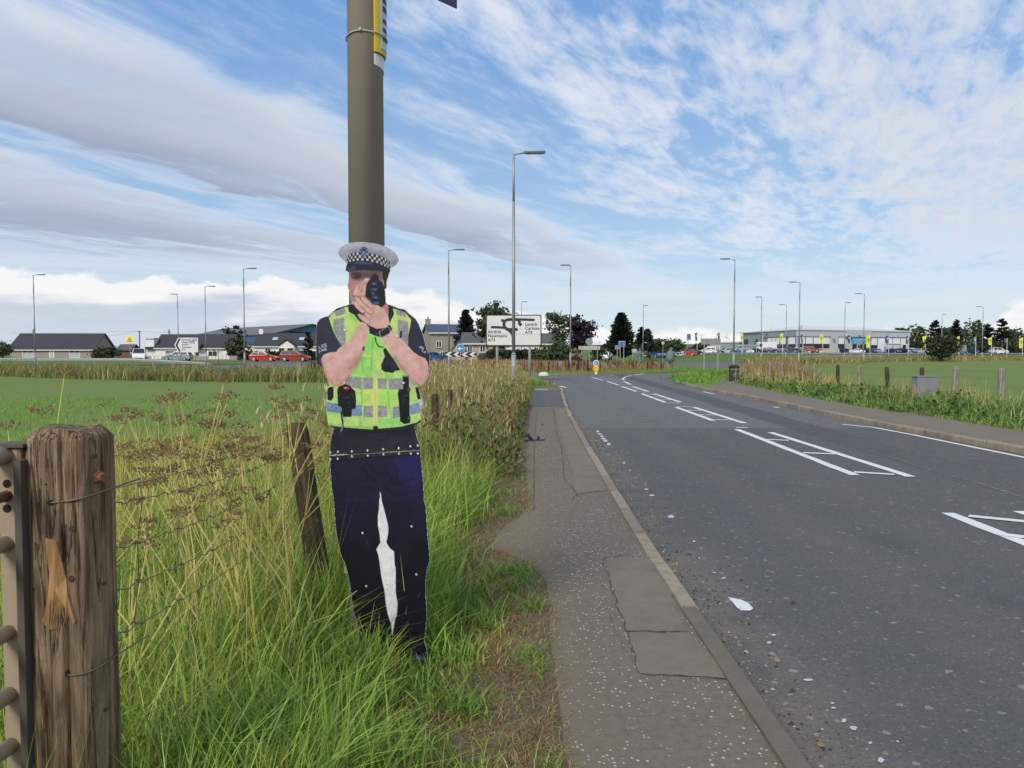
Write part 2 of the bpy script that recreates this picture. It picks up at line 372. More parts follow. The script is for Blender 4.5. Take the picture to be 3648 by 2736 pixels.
g = MB(); g.add([(-6000, -60, -.14), (6000, -60, -.14), (6000, 9000, -.14), (-6000, 9000, -.14)], [(0, 1, 2, 3)])
struct('ground', g, pm('open_country', (.1, .15, .05), .95, .25, .01), 'flat green open country reaching the horizon')
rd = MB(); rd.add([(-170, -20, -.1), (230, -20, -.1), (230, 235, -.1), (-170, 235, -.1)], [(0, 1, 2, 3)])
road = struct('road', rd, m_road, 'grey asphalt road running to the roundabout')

left = offset(kl, .06); poly = list(reversed(left)) + [Vector((.98, -20, 0)), Vector((-160, -20, 0))]
field_l = struct('field', flat_poly(poly, -.12, -.006), m_land, 'green field and grassy verge left of the road')
right = offset(kr, -.06); poly = [Vector((220, -20, 0)), Vector((7.84, -20, 0))] + right
struct('field', flat_poly(list(reversed(poly)), -.12, -.006), m_land, 'green field and verge right of the road')
# roundabout island, a low mound
IC = (-2.0, 71.0); IR = 19.5
mb = MB(); mb.lathe([(IR, -.12), (IR, 0), (IR - 3, .02), (IR - 6, .12), (IR - 10, .28), (IR - 15, .38), (.5, .42)], 72, (*IC, 0))
m_isl, T, co = smat('island_ground')
n2 = T.noise(co, .5, 5, .65); n3 = T.noise(co, 6, 4, .7)
rr = T.m('SQRT', T.m('ADD', T.m('POWER', T.m('ADD', T.sep(co)[0], 2.0), 2.0), T.m('POWER', T.m('SUBTRACT', T.sep(co)[1], 71.0), 2.0)))
gr = T.mix(n3, (.09, .16, .03), (.13, .2, .05)); br = T.mix(n2, (.17, .095, .055), (.26, .17, .09))
c = T.mix(T.sstep(T.m('ADD', rr, T.m('MULTIPLY', n2, 2.0)), 15.0, 16.4), br, gr)
c = T.mix(T.sstep(T.m('ADD', rr, T.m('MULTIPLY', n3, .6)), 19.5, 19.75), c, (.27, .2, .12))
finish(T, c, .95, n3, .6, .05, .1)
island = struct('roundabout_island', mb, m_isl, 'low round island of grass and rusty weeds in the roundabout')
# verge before the cottages, the cottage plots, the ground of the car showroom
m_lawn, T, co = smat('verge_turf')
c = T.mix(T.noise(co, .3, 5, .65), (.085, .14, .03), (.14, .19, .055)); c = T.mix(T.m('MULTIPLY', T.sstep(T.noise(co, 3, 4, .7), .5, .75), .5), c, (.19, .19, .08))
finish(T, c, .95, T.noise(co, 8, 3, .7), .6, .05, .1)
struct('verge', flat_poly([(-33, 96), (-38, 110), (-60, 113), (-160, 119), (-160, 107), (-100, 101), (-60, 90), (-43, 84)][::-1], -.12, 0), m_lawn, 'grass verge with guard rail before the cottages')
struct('house_plots', flat_poly([(-170, 127), (-4, 122), (-4, 236), (-170, 236)], -.12, .0), m_lawn, 'grassy plots round the cottages')
NX, NY = 40, 30; V = []; F = []
for j in range(NY + 1):
    for i in range(NX + 1):
        u = i / NX; X = 4 + u * 290; y0 = 108 + .48 * max(0, X - 22); Y = y0 + (j / NY) ** 1.2 * (330 - .2 * X)
        t = min(1, max(0, (Y - y0 - 4) / 105)); V.append((X, Y, -.115 + .115 * min(1, j) + 1.05 * t * t * (3 - 2 * t)))
for j in range(NY):
    for i in range(NX): a = j * (NX + 1) + i; F.append((a, a + 1, a + NX + 2, a + NX + 1))
mb = MB(); mb.add(V, F); tag(mb.build('rising_verge', m_lawn, smooth=True), 'grass bank rising to the car showroom', kind='structure')
def rise(X, Y):
    y0 = 108 + .48 * max(0, X - 22); t = min(1, max(0, (Y - y0 - 4) / 105)); return 1.05 * t * t * (3 - 2 * t)
# showroom forecourt
mb = MB(); mb.slab([(25, 199), (60, 204), (110, 206), (185, 250), (185, 330), (25, 330)], .1, 1.0)
struct('forecourt', mb, pm('forecourt_tar', (.11, .11, .11), .85, .2, .2), 'grey tarmac forecourt of the car showroom')
# far hills with a wood on them
hv = []; hf = []; n = 60
for i in range(n + 1):
    X = -2600 + i * 100; h = 9 + 5 * math.sin(i * .31) + 4 * math.sin(i * .83 + 1)
    if X > 0: h += 4
    hv += [(X, 620, -.2), (X, 900, h * .45), (X, 1300, h)]
for i in range(n):
    for k in range(2): a = i * 3 + k; hf.append((a, a + 3, a + 4, a + 1))
mb = MB(); mb.add(hv, hf); tag(mb.build('hills', pm('far_fields', (.1, .15, .06), .95, .35, .008), smooth=True), 'low farmland hills along the horizon', kind='structure')

# --- left pavement with patches, cracks and kerb stones
PLx = [(.23, -3), (.2, 2.9), (.195, 3.7), (.22, 4.7), (.1, 5.3), (-.15, 5.65), (-.12, 6.0), (-.02, 6.5), (.15, 7.2), (.17, 9), (.19, 10.7), (.27, 13), (.37, 16.7), (.55, 21), (.8, 28), (.95, 31.3)]
pl = smooth_line(PLx, .18)
pl = [p + Vector((random.gauss(0, .012), 0, 0)) for p in pl]
ke = [p for p in smooth_line(KL[:10], .5)]
mb = MB(); mb.slab([(p.x, p.y) for p in [p + Vector((-.1, 0, 0)) for p in ke]][::-1] and [(p.x - .1, p.y) for p in ke] + [(p.x, p.y) for p in reversed(pl)], -.1, 0.0)
pave = struct('pavement', mb, m_pave, 'narrow tarmac footpath with white chippings beside the left kerb')
def sheet(name, pts, z, mat, parent):
    mb = MB(); mb.add([(p[0], p[1], z) for p in pts], [tuple(range(len(pts)))]); return mb.build(name, mat, parent)
def wob(pts, amp=.012, step=.06):
    out = []
    for i in range(len(pts)):
        a = Vector((*pts[i], 0)); b = Vector((*pts[(i + 1) % len(pts)], 0)); n = max(1, int((b - a).length / step))
        for k in range(n): p = a.lerp(b, k / n); out.append((p.x + random.gauss(0, amp), p.y + random.gauss(0, amp)))
    return out
def G(px, py, z=0.0): p = gp(px, py, z); return (p.x, p.y)
p1 = [G(2155, 1990), G(2340, 1990), G(2445, 2252), G(2232, 2250)]
p2 = [G(2232, 2254), G(2448, 2256), G(2620, 2418), G(2278, 2405)]
sheet('repair_patch', wob(p1, .006), .004, m_patch, pave)
sheet('repair_patch', wob(p2, .006), .004, m_patch, pave)
p3 = [G(2010, 1460), G(2060, 1560), G(2140, 1680), G(2170, 1745), G(2050, 1762), G(2040, 1690), G(2000, 1560), G(1975, 1460)]
sheet('repair_patch', wob(p3, .008), .004, m_patch, pave)
p4 = [G(1905, 1386), G(2004, 1390), G(2025, 1452), G(1890, 1449)]
sheet('repair_patch', wob(p4, .01), .004, pm('dark_tar', (.085, .085, .085), .9, .2, 3, .3, 60), pave)
sheet('drain_cover', [G(1905, 1386), G(1950, 1386), G(1952, 1391), G(1905, 1391)], .009, pm('pale_concrete', (.33, .3, .25), .9), pave)
def crack(pts, w=.012):
    L = smooth_line(pts, .04); vs = []; fs = []
    for i, p in enumerate(L):
        t = (L[min(i + 1, len(L) - 1)] - L[max(i - 1, 0)]).normalized(); nn = Vector((-t.y, t.x, 0)); ww = w * random.uniform(.05, .5) / 2; j = random.gauss(0, .006)
        vs += [p + nn * (ww + j) + Vector((0, 0, .0075)), p + nn * (-ww + j) + Vector((0, 0, .0075))]
        if i: fs.append((2 * i - 2, 2 * i - 1, 2 * i + 1, 2 * i))
    mb = MB(); mb.add(vs, fs); mb.build('crack', m_crack, pave)
crack([G(1921, 1450), G(1910, 1490), G(1905, 1560), G(1902, 1650), G(1902, 1820)], .022)
crack([G(1970, 1452), G(1978, 1520), G(2000, 1600), G(2010, 1700), G(2025, 1725), G(2052, 1758), G(2040, 1780)], .022)
crack([G(2052, 1756), G(2100, 1757), G(2140, 1748)], .014)
crack([G(2010, 1660), G(2050, 1658)], .02)
crack([G(2148, 2002), G(2160, 1986), G(2240, 1981), G(2340, 1990)], .016)
crack([G(2148, 2002), G(2170, 2070), G(2205, 2180), G(2232, 2250), G(2255, 2330), G(2278, 2400), G(2330, 2408), G(2600, 2425)], .016)
crack([G(2230, 2252), G(2300, 2250), G(2370, 2256), G(2448, 2254)], .016)
crack([G(2155, 2155), G(2190, 2245), G(2230, 2330)], .007)
crack([G(2640, 2480), G(2720, 2560), G(2780, 2650)], .01)
crack([G(2205, 1840), G(2270, 1850)], .012)

m_kerb = pm('kerb_concrete', (.29, .235, .168), .9, .3, 9, .6, 60, dirt=(.11, .085, .055), dirt_amt=.5)
m_kerb3 = pm('kerb_concrete_dark', (.235, .19, .138), .9, .3, 7, .6, 60, dirt=(.09, .07, .05), dirt_amt=.6)
m_kerb2 = pm('mossy_kerb', (.14, .122, .09), .92, .25, 5, .5, 60, dirt=(.09, .1, .05), dirt_amt=.5)
def kerb(name, line, side, L, label, y0, y1, mossy=None):
    root = tag(MB().build(name, None), label, kind='structure')
    d = [0]
    for i in range(1, len(line)): d.append(d[-1] + (line[i] - line[i - 1]).length)
    def pt(s):
        for i in range(1, len(line)):
            if d[i] >= s: t = (s - d[i - 1]) / (d[i] - d[i - 1]); return line[i - 1].lerp(line[i], t)
        return line[-1]
    s = 0; made = None
    while s < d[-1] - L:
        a, b = pt(s), pt(s + L); s += L
        if a.y < y0 or a.y > y1: continue
        t = (b - a).normalized(); n = Vector((-t.y, t.x, 0)) * side; zt = random.uniform(.004, .018); w = .105; l = (b - a).length - random.uniform(.008, .022)
        prof = [(-.01, -.15), (.0, zt - .022), (.018, zt), (w, zt), (w, -.15)]   # road face battered, arris rounded
        jit = random.gauss(0, .005); mb = MB()
        mb.prism(prof, lambda u, z: tuple(n * u + Vector((0, 0, z))), lambda u, z: tuple(n * u + t * l + Vector((0, 0, z))))
        mid = a
        mb.build('kerb_stone', m_kerb2 if (mossy and mossy(a)) else random.choice((m_kerb, m_kerb, m_kerb3)), root, loc=a + n * jit)
    return root
kl_f = smooth_line(KL[:16], .25); kr_f = smooth_line(KR[:14], .25)
kerb('kerb', kl_f, 1, .915, 'weathered concrete kerb along the left footpath', -1, 50, lambda a: a.y < 3.9)
kerb('kerb', kr_f, -1, .915, 'concrete kerb along the right side of the road', 8, 75)
# right pavement
PR = [(9.45, -3), (9.4, 14), (9.35, 17), (9.3, 20.4), (9.45, 24), (9.6, 27.3), (9.9, 31), (10.5, 36), (11.4, 41)]
pr = [p + Vector((random.gauss(0, .05), 0, 0)) for p in smooth_line(PR, .6)]
inner = [p for p in smooth_line(KR[:6], .6)]
mb = MB(); mb.slab([(p.x, p.y) for p in reversed(pr)] + [(p.x + .1, p.y) for p in inner] + [(9.4, 34), (10.2, 39), (10.9, 42)][:0], -.1, 0.0)
mb2 = mb
struct('pavement', mb, m_patch, 'footpath along the right kerb beside the weeds')

# --- road markings
m_paint, T, co = smat('road_paint')
w = T.noise(co, 9, 6, .7); c = T.mix(T.noise(co, 2, 4), (.62, .62, .59), (.75, .75, .73)); c = T.mix(T.m('MULTIPLY', T.sstep(w, .62, .74), .75), c, (.16, .155, .15))
finish(T, c, .7, T.noise(co, 80, 3), .3, .004)
ZR = -.1
def mark(pts, z=ZR + .005): 
    return sheet('road_marking', pts, z, m_paint, road)
def bar(a, b, w, z=ZR + .005):
    a = Vector((*a, 0)); b = Vector((*b, 0)); t = (b - a).normalized(); n = Vector((-t.y, t.x, 0)) * (w / 2)
    pts = wob([tuple((a + n)[:2]), tuple((b + n)[:2]), tuple((b - n)[:2]), tuple((a - n)[:2])], .004, .3); return mark(pts, z)
def Q(px, py): return G(px, py, ZR)
segs = [((2625, 1530), (3045, 1693), (2745, 1541), (3245, 1699)), ((2408, 1451), (2541, 1499), (2471, 1451), (2652, 1508)),
        ((2287, 1403), (2370, 1434), (2329, 1403), (2424, 1433)), ((2215, 1377), (2267, 1395), (2253, 1377), (2310, 1395)),
        ((2163, 1359), (2203, 1372), (2223, 1359), (2247, 1370)), ((2108, 1345), (2149, 1355), (2226, 1343), (2250, 1338))]
for a, b, c_, d_ in segs:
    bar(Q(*a), Q(*b), .13); bar(Q(*c_), Q(*d_), .13)
L0, L1 = Vector((4.19, 7.37)), Vector((4.02, 1.6)); bar(L0, L1, .13); bar((4.93, 7.45), (4.9, 1.6), .13)
cross = [((2728, 1567), (2811, 1570)), ((2860, 1614), (2974, 1619)), ((3042, 1683), (3185, 1692)), ((2624, 1524), (2665, 1525)), ((2410, 1449), (2462, 1450)), ((2448, 1462), (2500, 1464)), ((2495, 1478), (2552, 1480)), ((2545, 1496), (2610, 1498)), ((2285, 1401), (2320, 1401)), ((2310, 1407), (2348, 1407)), ((2330, 1416), (2363, 1416)), ((2352, 1425), (2395, 1425)), ((2378, 1436), (2424, 1437)), ((2222, 1378), (2250, 1378)), ((2235, 1384), (2268, 1384)), ((2252, 1389), (2285, 1389)), ((2270, 1395), (2305, 1395)), ((2170, 1360), (2218, 1360)), ((2180, 1365), (2225, 1365)), ((2195, 1371), (2240, 1371)), ((2120, 1347), (2190, 1347)), ((2135, 1351), (2205, 1351)), ((2150, 1355), (2215, 1355)), ((3450, 1840), (3648, 1860)), ((3560, 1905), (3648, 1916))]
for a, b in cross: bar(Q(*a), Q(*b), .12, ZR + .0085)
mark([Q(2215, 1352), Q(2226, 1354), Q(2222, 1349), Q(2232, 1345), Q(2224, 1344), Q(2216, 1348)])
for a, b in (((2262, 1336), (2296, 1331)), ((1994, 1375), (2018, 1381))): bar(Q(*a), Q(*b), .15)
for a, b in (((2423, 1357), (2428, 1352)), ((2430, 1350), (2444, 1346)), ((2424, 1359), (2436, 1365)), ((2505, 1396), (2545, 1404)), ((2756, 1450), (2775, 1453))): bar(Q(*a), Q(*b), .12)
el = [Q(3000, 1512), Q(3110, 1523), Q(3250, 1549), Q(3430, 1586), Q(3648, 1630)]
for i in range(4): bar(el[i], el[i + 1], .1)
bar(el[4], (7.35, 3), .1)
jt = [Q(3030, 1590), Q(3180, 1630), Q(3330, 1680), Q(3480, 1720), Q(3648, 1775)]
for i in range(4):
    a_, b_ = Vector((*jt[i], 0)), Vector((*jt[i + 1], 0)); t_ = (b_ - a_).normalized(); n_ = Vector((-t_.y, t_.x, 0)) * .012; sheet('tar_joint', [tuple((a_ + n_)[:2]), tuple((b_ + n_)[:2]), tuple((b_ - n_)[:2]), tuple((a_ - n_)[:2])], ZR + .004, pm('joint_pale', (.17, .165, .155), .9, .4, 9), road)
mark([Q(2593, 2130), Q(2612, 2133), Q(2640, 2139), Q(2665, 2150), Q(2684, 2170), Q(2672, 2178), Q(2640, 2177), Q(2626, 2168), Q(2612, 2150)])
# worn remains of the left edge line and spilt paint
for px, py, w, h in ((2130, 1538, 14, 8), (2136, 1547, 16, 6), (2144, 1555, 14, 6), (2150, 1563, 18, 8), (2158, 1572, 18, 9), (2168, 1583, 16, 8), (2223, 1650, 12, 6), (2245, 1677, 7, 4), (2303, 1744, 16, 6), (2322, 1766, 22, 7), (2391, 1842, 26, 14), (2473, 1930, 12, 6), (2740, 2292, 20, 10), (2756, 2265, 18, 8), (2880, 2425, 40, 10), (2966, 2508, 16, 8), (2970, 2525, 20, 9), (3007, 2570, 22, 14), (3042, 2597, 30, 16), (3138, 2712, 26, 20), (3100, 2650, 14, 9), (2490, 1990, 12, 5), (2545, 2042, 14, 5), (2578, 2062, 16, 6)):
    n = 11; pts = []
    for k in range(n):
        t = 2 * math.pi * k / n; r = random.uniform(.65, 1.15); pts.append(Q(px + w / 2 * r * math.cos(t) + (h * .4 * math.sin(t) if w > 60 else 0), py + h / 2 * r * math.sin(t) + (w * .16 * math.cos(t) if w > 60 else 0)))
    sheet('paint_fleck', pts, ZR + .005, pm('worn_paint', (.5, .49, .46), .8, .2, 30, dirt=(.2, .19, .18), dirt_amt=.2), road)
# ================================================================== GRASS AND WEEDS
def blades(P, h, w, bend, cols, tipcol=None, tip=0.0, seg=3, lean=None):
    """P (n,3) roots; returns V,F,C of curved tapered blades with uneven heights, headings and bends."""
    n = len(P); ph = RNG.uniform(0, 2 * np.pi, n)
    d = np.stack([np.cos(ph), np.sin(ph), np.zeros(n)], 1)
    if lean is not None: d = d + np.asarray(lean); d /= np.linalg.norm(d, axis=1, keepdims=True) + 1e-6
    face = ph + np.pi / 2 + RNG.normal(0, .7, n); s = np.stack([np.cos(face), np.sin(face), np.zeros(n)], 1)
    ts = np.linspace(0, 1, seg + 1); V = []; C = []
    for i, t in enumerate(ts):
        up = h * (t - .35 * bend * t * t); out = h * bend * t ** 2
        c = P + np.stack([np.zeros(n), np.zeros(n), up], 1) + d * out[:, None]
        cc = cols if tipcol is None else cols * (1 - tip * t ** 3) + tipcol * (tip * t ** 3)
        if i < seg:
            ww = (w * (.75 + .25 * min(1, t * 4)) * (1 - t ** 2.2))[:, None] * .5
            V += [c - s * ww, c + s * ww]; C += [cc, cc]
        else: V.append(c); C.append(cc)
    k = 2 * seg + 1; V = np.stack(V, 1).reshape(-1, 3); C = np.stack(C, 1).reshape(-1, 3)
    f = []
    for i in range(seg - 1): a = 2 * i; f += [(a, a + 1, a + 3), (a, a + 3, a + 2)]
    f.append((2 * seg - 2, 2 * seg - 1, 2 * seg))
    F = (np.arange(n)[:, None, None] * k + np.array(f)[None]).reshape(-1, 3)
    return V, F, C
def join(parts):
    V, F, C, o = [], [], [], 0
    for v, f, c in parts: V.append(v); F.append(f + o); C.append(c); o += len(v)
    return np.concatenate(V), np.concatenate(F), np.concatenate(C)
def palette(n, cols, wts, jit=.18):
    cols = np.array(cols); k = RNG.choice(len(cols), n, p=np.array(wts) / sum(wts)); c = cols[k] * RNG.uniform(1 - jit, 1 + jit, (n, 1)) * RNG.uniform(.93, 1.07, (n, 3))
    return np.clip(c, 0, 1)
def clumpy(n, x0, x1, y0, y1, cl=60, sd=.1, mix=.5, fy=1.0):
    """n root positions, partly gathered in tussocks; fy>1 thins out with distance"""
    a = np.stack([RNG.uniform(x0, x1, n), y0 + (y1 - y0) * RNG.uniform(0, 1, n) ** fy], 1)
    c = np.stack([RNG.uniform(x0, x1, cl), y0 + (y1 - y0) * RNG.uniform(0, 1, cl) ** fy], 1)
    k = RNG.integers(0, cl, n); b = c[k] + RNG.normal(0, sd, (n, 2)); m = RNG.random(n) < mix
    return np.where(m[:, None], b, a), np.where(m, k, -1)
def z0(P2, z=-.01): return np.concatenate([P2, np.full((len(P2), 1), z)], 1)
G_LUSH = [L3(150, 178, 70), L3(126, 162, 60), L3(98, 140, 50), L3(178, 194, 96), L3(66, 106, 42)]
G_DRY = [L3(206, 186, 120), L3(190, 162, 90), L3(214, 200, 150), L3(160, 128, 72)]
def inside(P, f): return P[f(P[:, 0], P[:, 1])]
plx = np.array([(p.x, p.y) for p in pl])
def pave_left(y): return np.interp(y, plx[:, 1], plx[:, 0])
def not_on_things(P):                 # keep roots out of the posts, the lamp column and in front of the lens
    x, y = P[:, 0], P[:, 1]
    ok = ~(((x + .673) ** 2 + (y - 3.615) ** 2) < .012) & ~((np.abs(x + .65) < .27) & (np.abs(y - 3.49) < .02)) & ~(((x + 1.1) ** 2 + (y - 1.93) ** 2) < .02)
    return P[ok]

parts = []
# thick roadside grass round the cutout
n = 62000; P, k = clumpy(n, -2.6, .12, 1.5, 7.2, 420, .06, .6, 1.1)
x, y = P[:, 0], P[:, 1]; keep = (x < pave_left(y) - .46 + .1 * np.sin(y * 2.3) + RNG.normal(0, .09, len(P))) ; P, k = P[keep], k[keep]
P = not_on_things(P); n = len(P)
hh = RNG.gamma(9, .042, n) * np.where(P[:, 1] < 5, np.clip((-.12 - P[:, 0]) / .5, .25, 1), 1 - .45 * np.clip((P[:, 0] + .55) / .75, 0, 1)) ; hh = np.clip(hh, .08, .62) * np.where((P[:, 0] > -.85) & (P[:, 0] < -.55) & (P[:, 1] < 3.5) & (P[:, 1] > 2.7), .6, 1) * np.where((P[:, 0] >= -.55) & (P[:, 1] < 3.52) & (P[:, 1] > 2.6), .34, 1)
pat = .5 + .5 * np.sin(P[:, 0] * 5.3 + 1.7 * np.sin(P[:, 1] * 3.1)) * np.sin(P[:, 1] * 4.1 + P[:, 0])
cols = palette(n, G_LUSH, [4, 4, 4, 2, 3], .25) * (.95 + .36 * pat)[:, None]
parts.append(blades(z0(P), hh, RNG.uniform(.0045, .0105, n) * np.where(RNG.random(n) < .14, 1.55, 1), RNG.uniform(.1, .95, n), cols, np.array(L3(205, 200, 110)), .35, 3))
# dead straw lower in the sward
n = 13000; P, k = clumpy(n, -2.4, .1, 1.5, 7, 150, .12, .6); P = P[(P[:, 0] < pave_left(P[:, 1]) - .2) & ~((P[:, 0] > -.8) & (P[:, 1] > 2.6) & (P[:, 1] < 3.52))]; P = not_on_things(P); n = len(P)
parts.append(blades(z0(P), RNG.uniform(.12, .46, n) * np.clip((-.12 - P[:, 0]) / .5, .25, 1), RNG.uniform(.002, .006, n), RNG.uniform(.3, 1.5, n), palette(n, G_DRY + [L3(140, 142, 80)], [3, 3, 2, 2, 3]), seg=3))
V, F, C = join(parts)
tag(link('roadside_grass', trimesh('roadside_grass', V, F, C), M_GRASS), 'long green grass round the foot of the police cutout', 'grass', kind='stuff')

# thin trodden grass and straw on the bare strip beside the footpath
parts = []
n = 52000; P, k = clumpy(n, -.75, .4, 2.0, 12, 260, .06, .4, 1.9)
e = pave_left(P[:, 1]); P = P[(P[:, 0] < e + .02 + RNG.normal(0, .015, len(P))) & (P[:, 0] > e - .95)]; n = len(P)
parts.append(blades(z0(P, -.006), RNG.uniform(.015, .055, n), RNG.uniform(.002, .0045, n), RNG.uniform(.8, 2.2, n), palette(n, [L3(186, 160, 112), L3(160, 130, 86), L3(136, 104, 70), L3(120, 130, 64)], [4, 4, 4, 1.5]), seg=2))
n = 7000; P, k = clumpy(n, -.6, .3, 2.2, 14, 80, .05, .9, 1.4); e = pave_left(P[:, 1]); P = P[(P[:, 0] < e - .05) & (P[:, 0] > e - .7)]; n = len(P)
parts.append(blades(z0(P, -.006), RNG.uniform(.05, .16, n), RNG.uniform(.003, .006, n), RNG.uniform(.4, 1.3, n), palette(n, G_LUSH, [3, 4, 4, 1, 2]), seg=3))
V, F, C = join(parts)
tag(link('trodden_grass', trimesh('trodden_grass', V, F, C), M_GRASS), 'dry trodden grass and straw along the footpath edge', 'grass', kind='stuff')

# field side of the near fence: grass with yellow stalks, thinning into the mown field
parts = []
n = 46000; P, k = clumpy(n, -6.5, -1.0, 2.0, 12, 300, .12, .5, 1.3); P = P[(P[:, 0] > -1.5 - P[:, 1] * .62) & (P[:, 0] < -.9)]; n = len(P)
dd = np.clip((-P[:, 0] - 1.0) / 3.2, 0, 1)
parts.append(blades(z0(P), np.clip(RNG.gamma(8, .05, n), .1, .75) * (1 - .55 * dd), RNG.uniform(.004, .009, n), RNG.uniform(.1, .9, n), palette(n, G_LUSH + G_DRY[:2], [4, 4, 3, 3, 3, 1, 1], .25), np.array(L3(205, 180, 100)), .5, 3))
n = 5000; P, k = clumpy(n, -5.5, -1.0, 2.2, 10, 120, .2, .6, 1.2); P = P[P[:, 0] > -1.4 - P[:, 1] * .6]; n = len(P)
parts.append(blades(z0(P), RNG.uniform(.35, .95, n), RNG.uniform(.002, .005, n), RNG.uniform(.05, .6, n), palette(n, G_DRY + [L3(206, 182, 84)], [3, 3, 2, 2, 3]), seg=3))
n = 26000; P, k = clumpy(n, -16, -2.0, 5, 24, 300, .2, .35, 1.2); P = P[P[:, 0] > -1.0 - P[:, 1] * .66]; n = len(P)
parts.append(blades(z0(P), RNG.uniform(.05, .16, n), RNG.uniform(.006, .014, n), RNG.uniform(.1, .9, n), palette(n, [L3(124, 172, 62), L3(104, 154, 54), L3(146, 184, 76)], [3, 3, 2]), seg=2))
V, F, C = join(parts)
tag(link('field_grass', trimesh('field_grass', V, F, C), M_GRASS), 'rough grass and yellow stalks behind the wire fence', 'grass', kind='stuff')

# rank tall grass between the fence line and the footpath, pale seed heads above
parts = []
n = 40000; P, k = clumpy(n, -3.4, 1.0, 6.4, 38, 500, .16, .55, 1.35); e = pave_left(P[:, 1])
x, y = P[:, 0], P[:, 1]; P = P[(x < e - .12 - .25 * (y < 9)) & (x > -2.6 - .02 * y)]; n = len(P); y = P[:, 1]; e = pave_left(y)
ed = np.clip((e - P[:, 0]) / .7, .28, 1)
parts.append(blades(z0(P), RNG.uniform(.3, .75, n) * ed * np.clip(.72 + y * .022, .7, 1.1), RNG.uniform(.005, .012, n) * (1 + y * .03), RNG.uniform(.1, .9, n), palette(n, G_LUSH + [L3(92, 104, 50), L3(190, 176, 104)], [2, 3, 4, 2, 3, 3, 2]), np.array(L3(200, 178, 110)), .4, 3))
n = 12500; P, k = clumpy(n, -3.4, .9, 8.5, 36, 260, .22, .72, .95); P_ = P; e = pave_left(P[:, 1]); P = P[(P[:, 0] < e - .2) & (P[:, 0] > -3 - .03 * P[:, 1])]; n = len(P); e = pave_left(P[:, 1])
k = k[(lambda e_: (P_[:, 0] < e_ - .2) & (P_[:, 0] > -3 - .03 * P_[:, 1]))(pave_left(P_[:, 1]))]; cf = RNG.uniform(.55, 1.15, 261)[k]; gf = (RNG.random(261) < .4)[k]
hs = RNG.uniform(.5, 1.15, n) * np.clip((e - P[:, 0]) / .8, .55, 1) * np.clip(.5 + P[:, 1] * .026, .5, 1.0) * np.where(k >= 0, .7 + .45 * cf, .9)
parts.append(blades(z0(P), hs, RNG.uniform(.003, .006, n) * (1 + P[:, 1] * .05), RNG.uniform(.02, .4, n), np.clip(np.where(gf[:, None], palette(n, [L3(128, 134, 72), L3(108, 116, 62), L3(150, 146, 92)], [3, 3, 2]), palette(n, G_DRY + [L3(166, 140, 96), L3(198, 184, 140)], [3, 3, 3, 2, 3, 3])) * cf[:, None], 0, 1), seg=3))
# seed heads: short fat tufts at the stalk tips
m = 3600; j = RNG.integers(0, n, m); Q3 = z0(P[j]); Q3[:, 2] = hs[j] * RNG.uniform(.78, .97, m); Q3[:, :2] += RNG.normal(0, .04, (m, 2))
parts.append(blades(Q3, RNG.uniform(.08, .16, m), RNG.uniform(.012, .026, m), RNG.uniform(.1, .6, m), palette(m, [L3(206, 188, 140), L3(180, 158, 112), L3(150, 120, 84)], [3, 3, 2]), seg=2))
# dark leafy undergrowth and thistles at the path side
n = 5200; P, k = clumpy(n, -1.0, .5, 8.6, 22, 70, .22, .9, 1.0); e = pave_left(P[:, 1]); P = P[(P[:, 0] < e - .08) & (P[:, 0] > e - 1.3)]; n = len(P); P3 = z0(P); P3[:, 2] = RNG.uniform(.02, .62, n) * np.clip((pave_left(P[:, 1]) - P[:, 0]) / .5, .3, 1)
parts.append(blades(P3, RNG.uniform(.06, .16, n), RNG.uniform(.02, .05, n), RNG.uniform(.6, 1.9, n), palette(n, [L3(92, 104, 54), L3(112, 124, 64), L3(76, 82, 48), L3(120, 98, 68), L3(140, 118, 86)], [4, 4, 3, 3, 3]), seg=2))
n = 40; P, k = clumpy(n, -.9, .2, 9, 13, 5, .12, 1.0); P3 = z0(P); P3[:, 2] = RNG.uniform(.3, .6, n)
parts.append(blades(P3, RNG.uniform(.03, .05, n), RNG.uniform(.02, .035, n), RNG.uniform(.1, .8, n), palette(n, [L3(222, 170, 40), L3(120, 60, 100), L3(150, 60, 44)], [2, 1, 2]), seg=2))
V, F, C = join(parts)
tag(link('tall_grass', trimesh('tall_grass', V, F, C), M_GRASS), 'rank straw-coloured tall grass between fence and footpath', 'grass', kind='stuff')

# rough strip at the far side of the left field
def far_strip(name, label, line, width, n, h0, h1, cols, wts, w=(.02, .05), clumps=140, zf=None, sd=1.2):
    line = np.array(line); t = RNG.uniform(0, len(line) - 1, n); i = t.astype(int); i = np.minimum(i, len(line) - 2); f = (t - i)[:, None]
    ctr = line[i] * (1 - f) + line[i + 1] * f; P = ctr + np.stack([RNG.normal(0, .4, n), RNG.uniform(-.5, .5, n) * width], 1)
    c = line[RNG.integers(0, len(line), 1)]; tone = .5 + .5 * np.sin(P[:, 0] * .9 + 2 * np.sin(P[:, 0] * .37)) * np.sin(P[:, 1] * .7 + P[:, 0] * .23)
    P3 = z0(P, 0.0)
    if zf is not None: P3[:, 2] = [zf(a, b) for a, b in P]
    hs = RNG.uniform(h0, h1, n) * (.65 + .5 * tone)
    V, F, C = blades(P3, hs, RNG.uniform(*w, n), RNG.uniform(.05, .9, n), palette(n, cols, wts) * (.75 + .4 * tone)[:, None], seg=2)
    return tag(link(name, trimesh(name, V, F, C), M_GRASS), label, 'grass', kind='stuff')
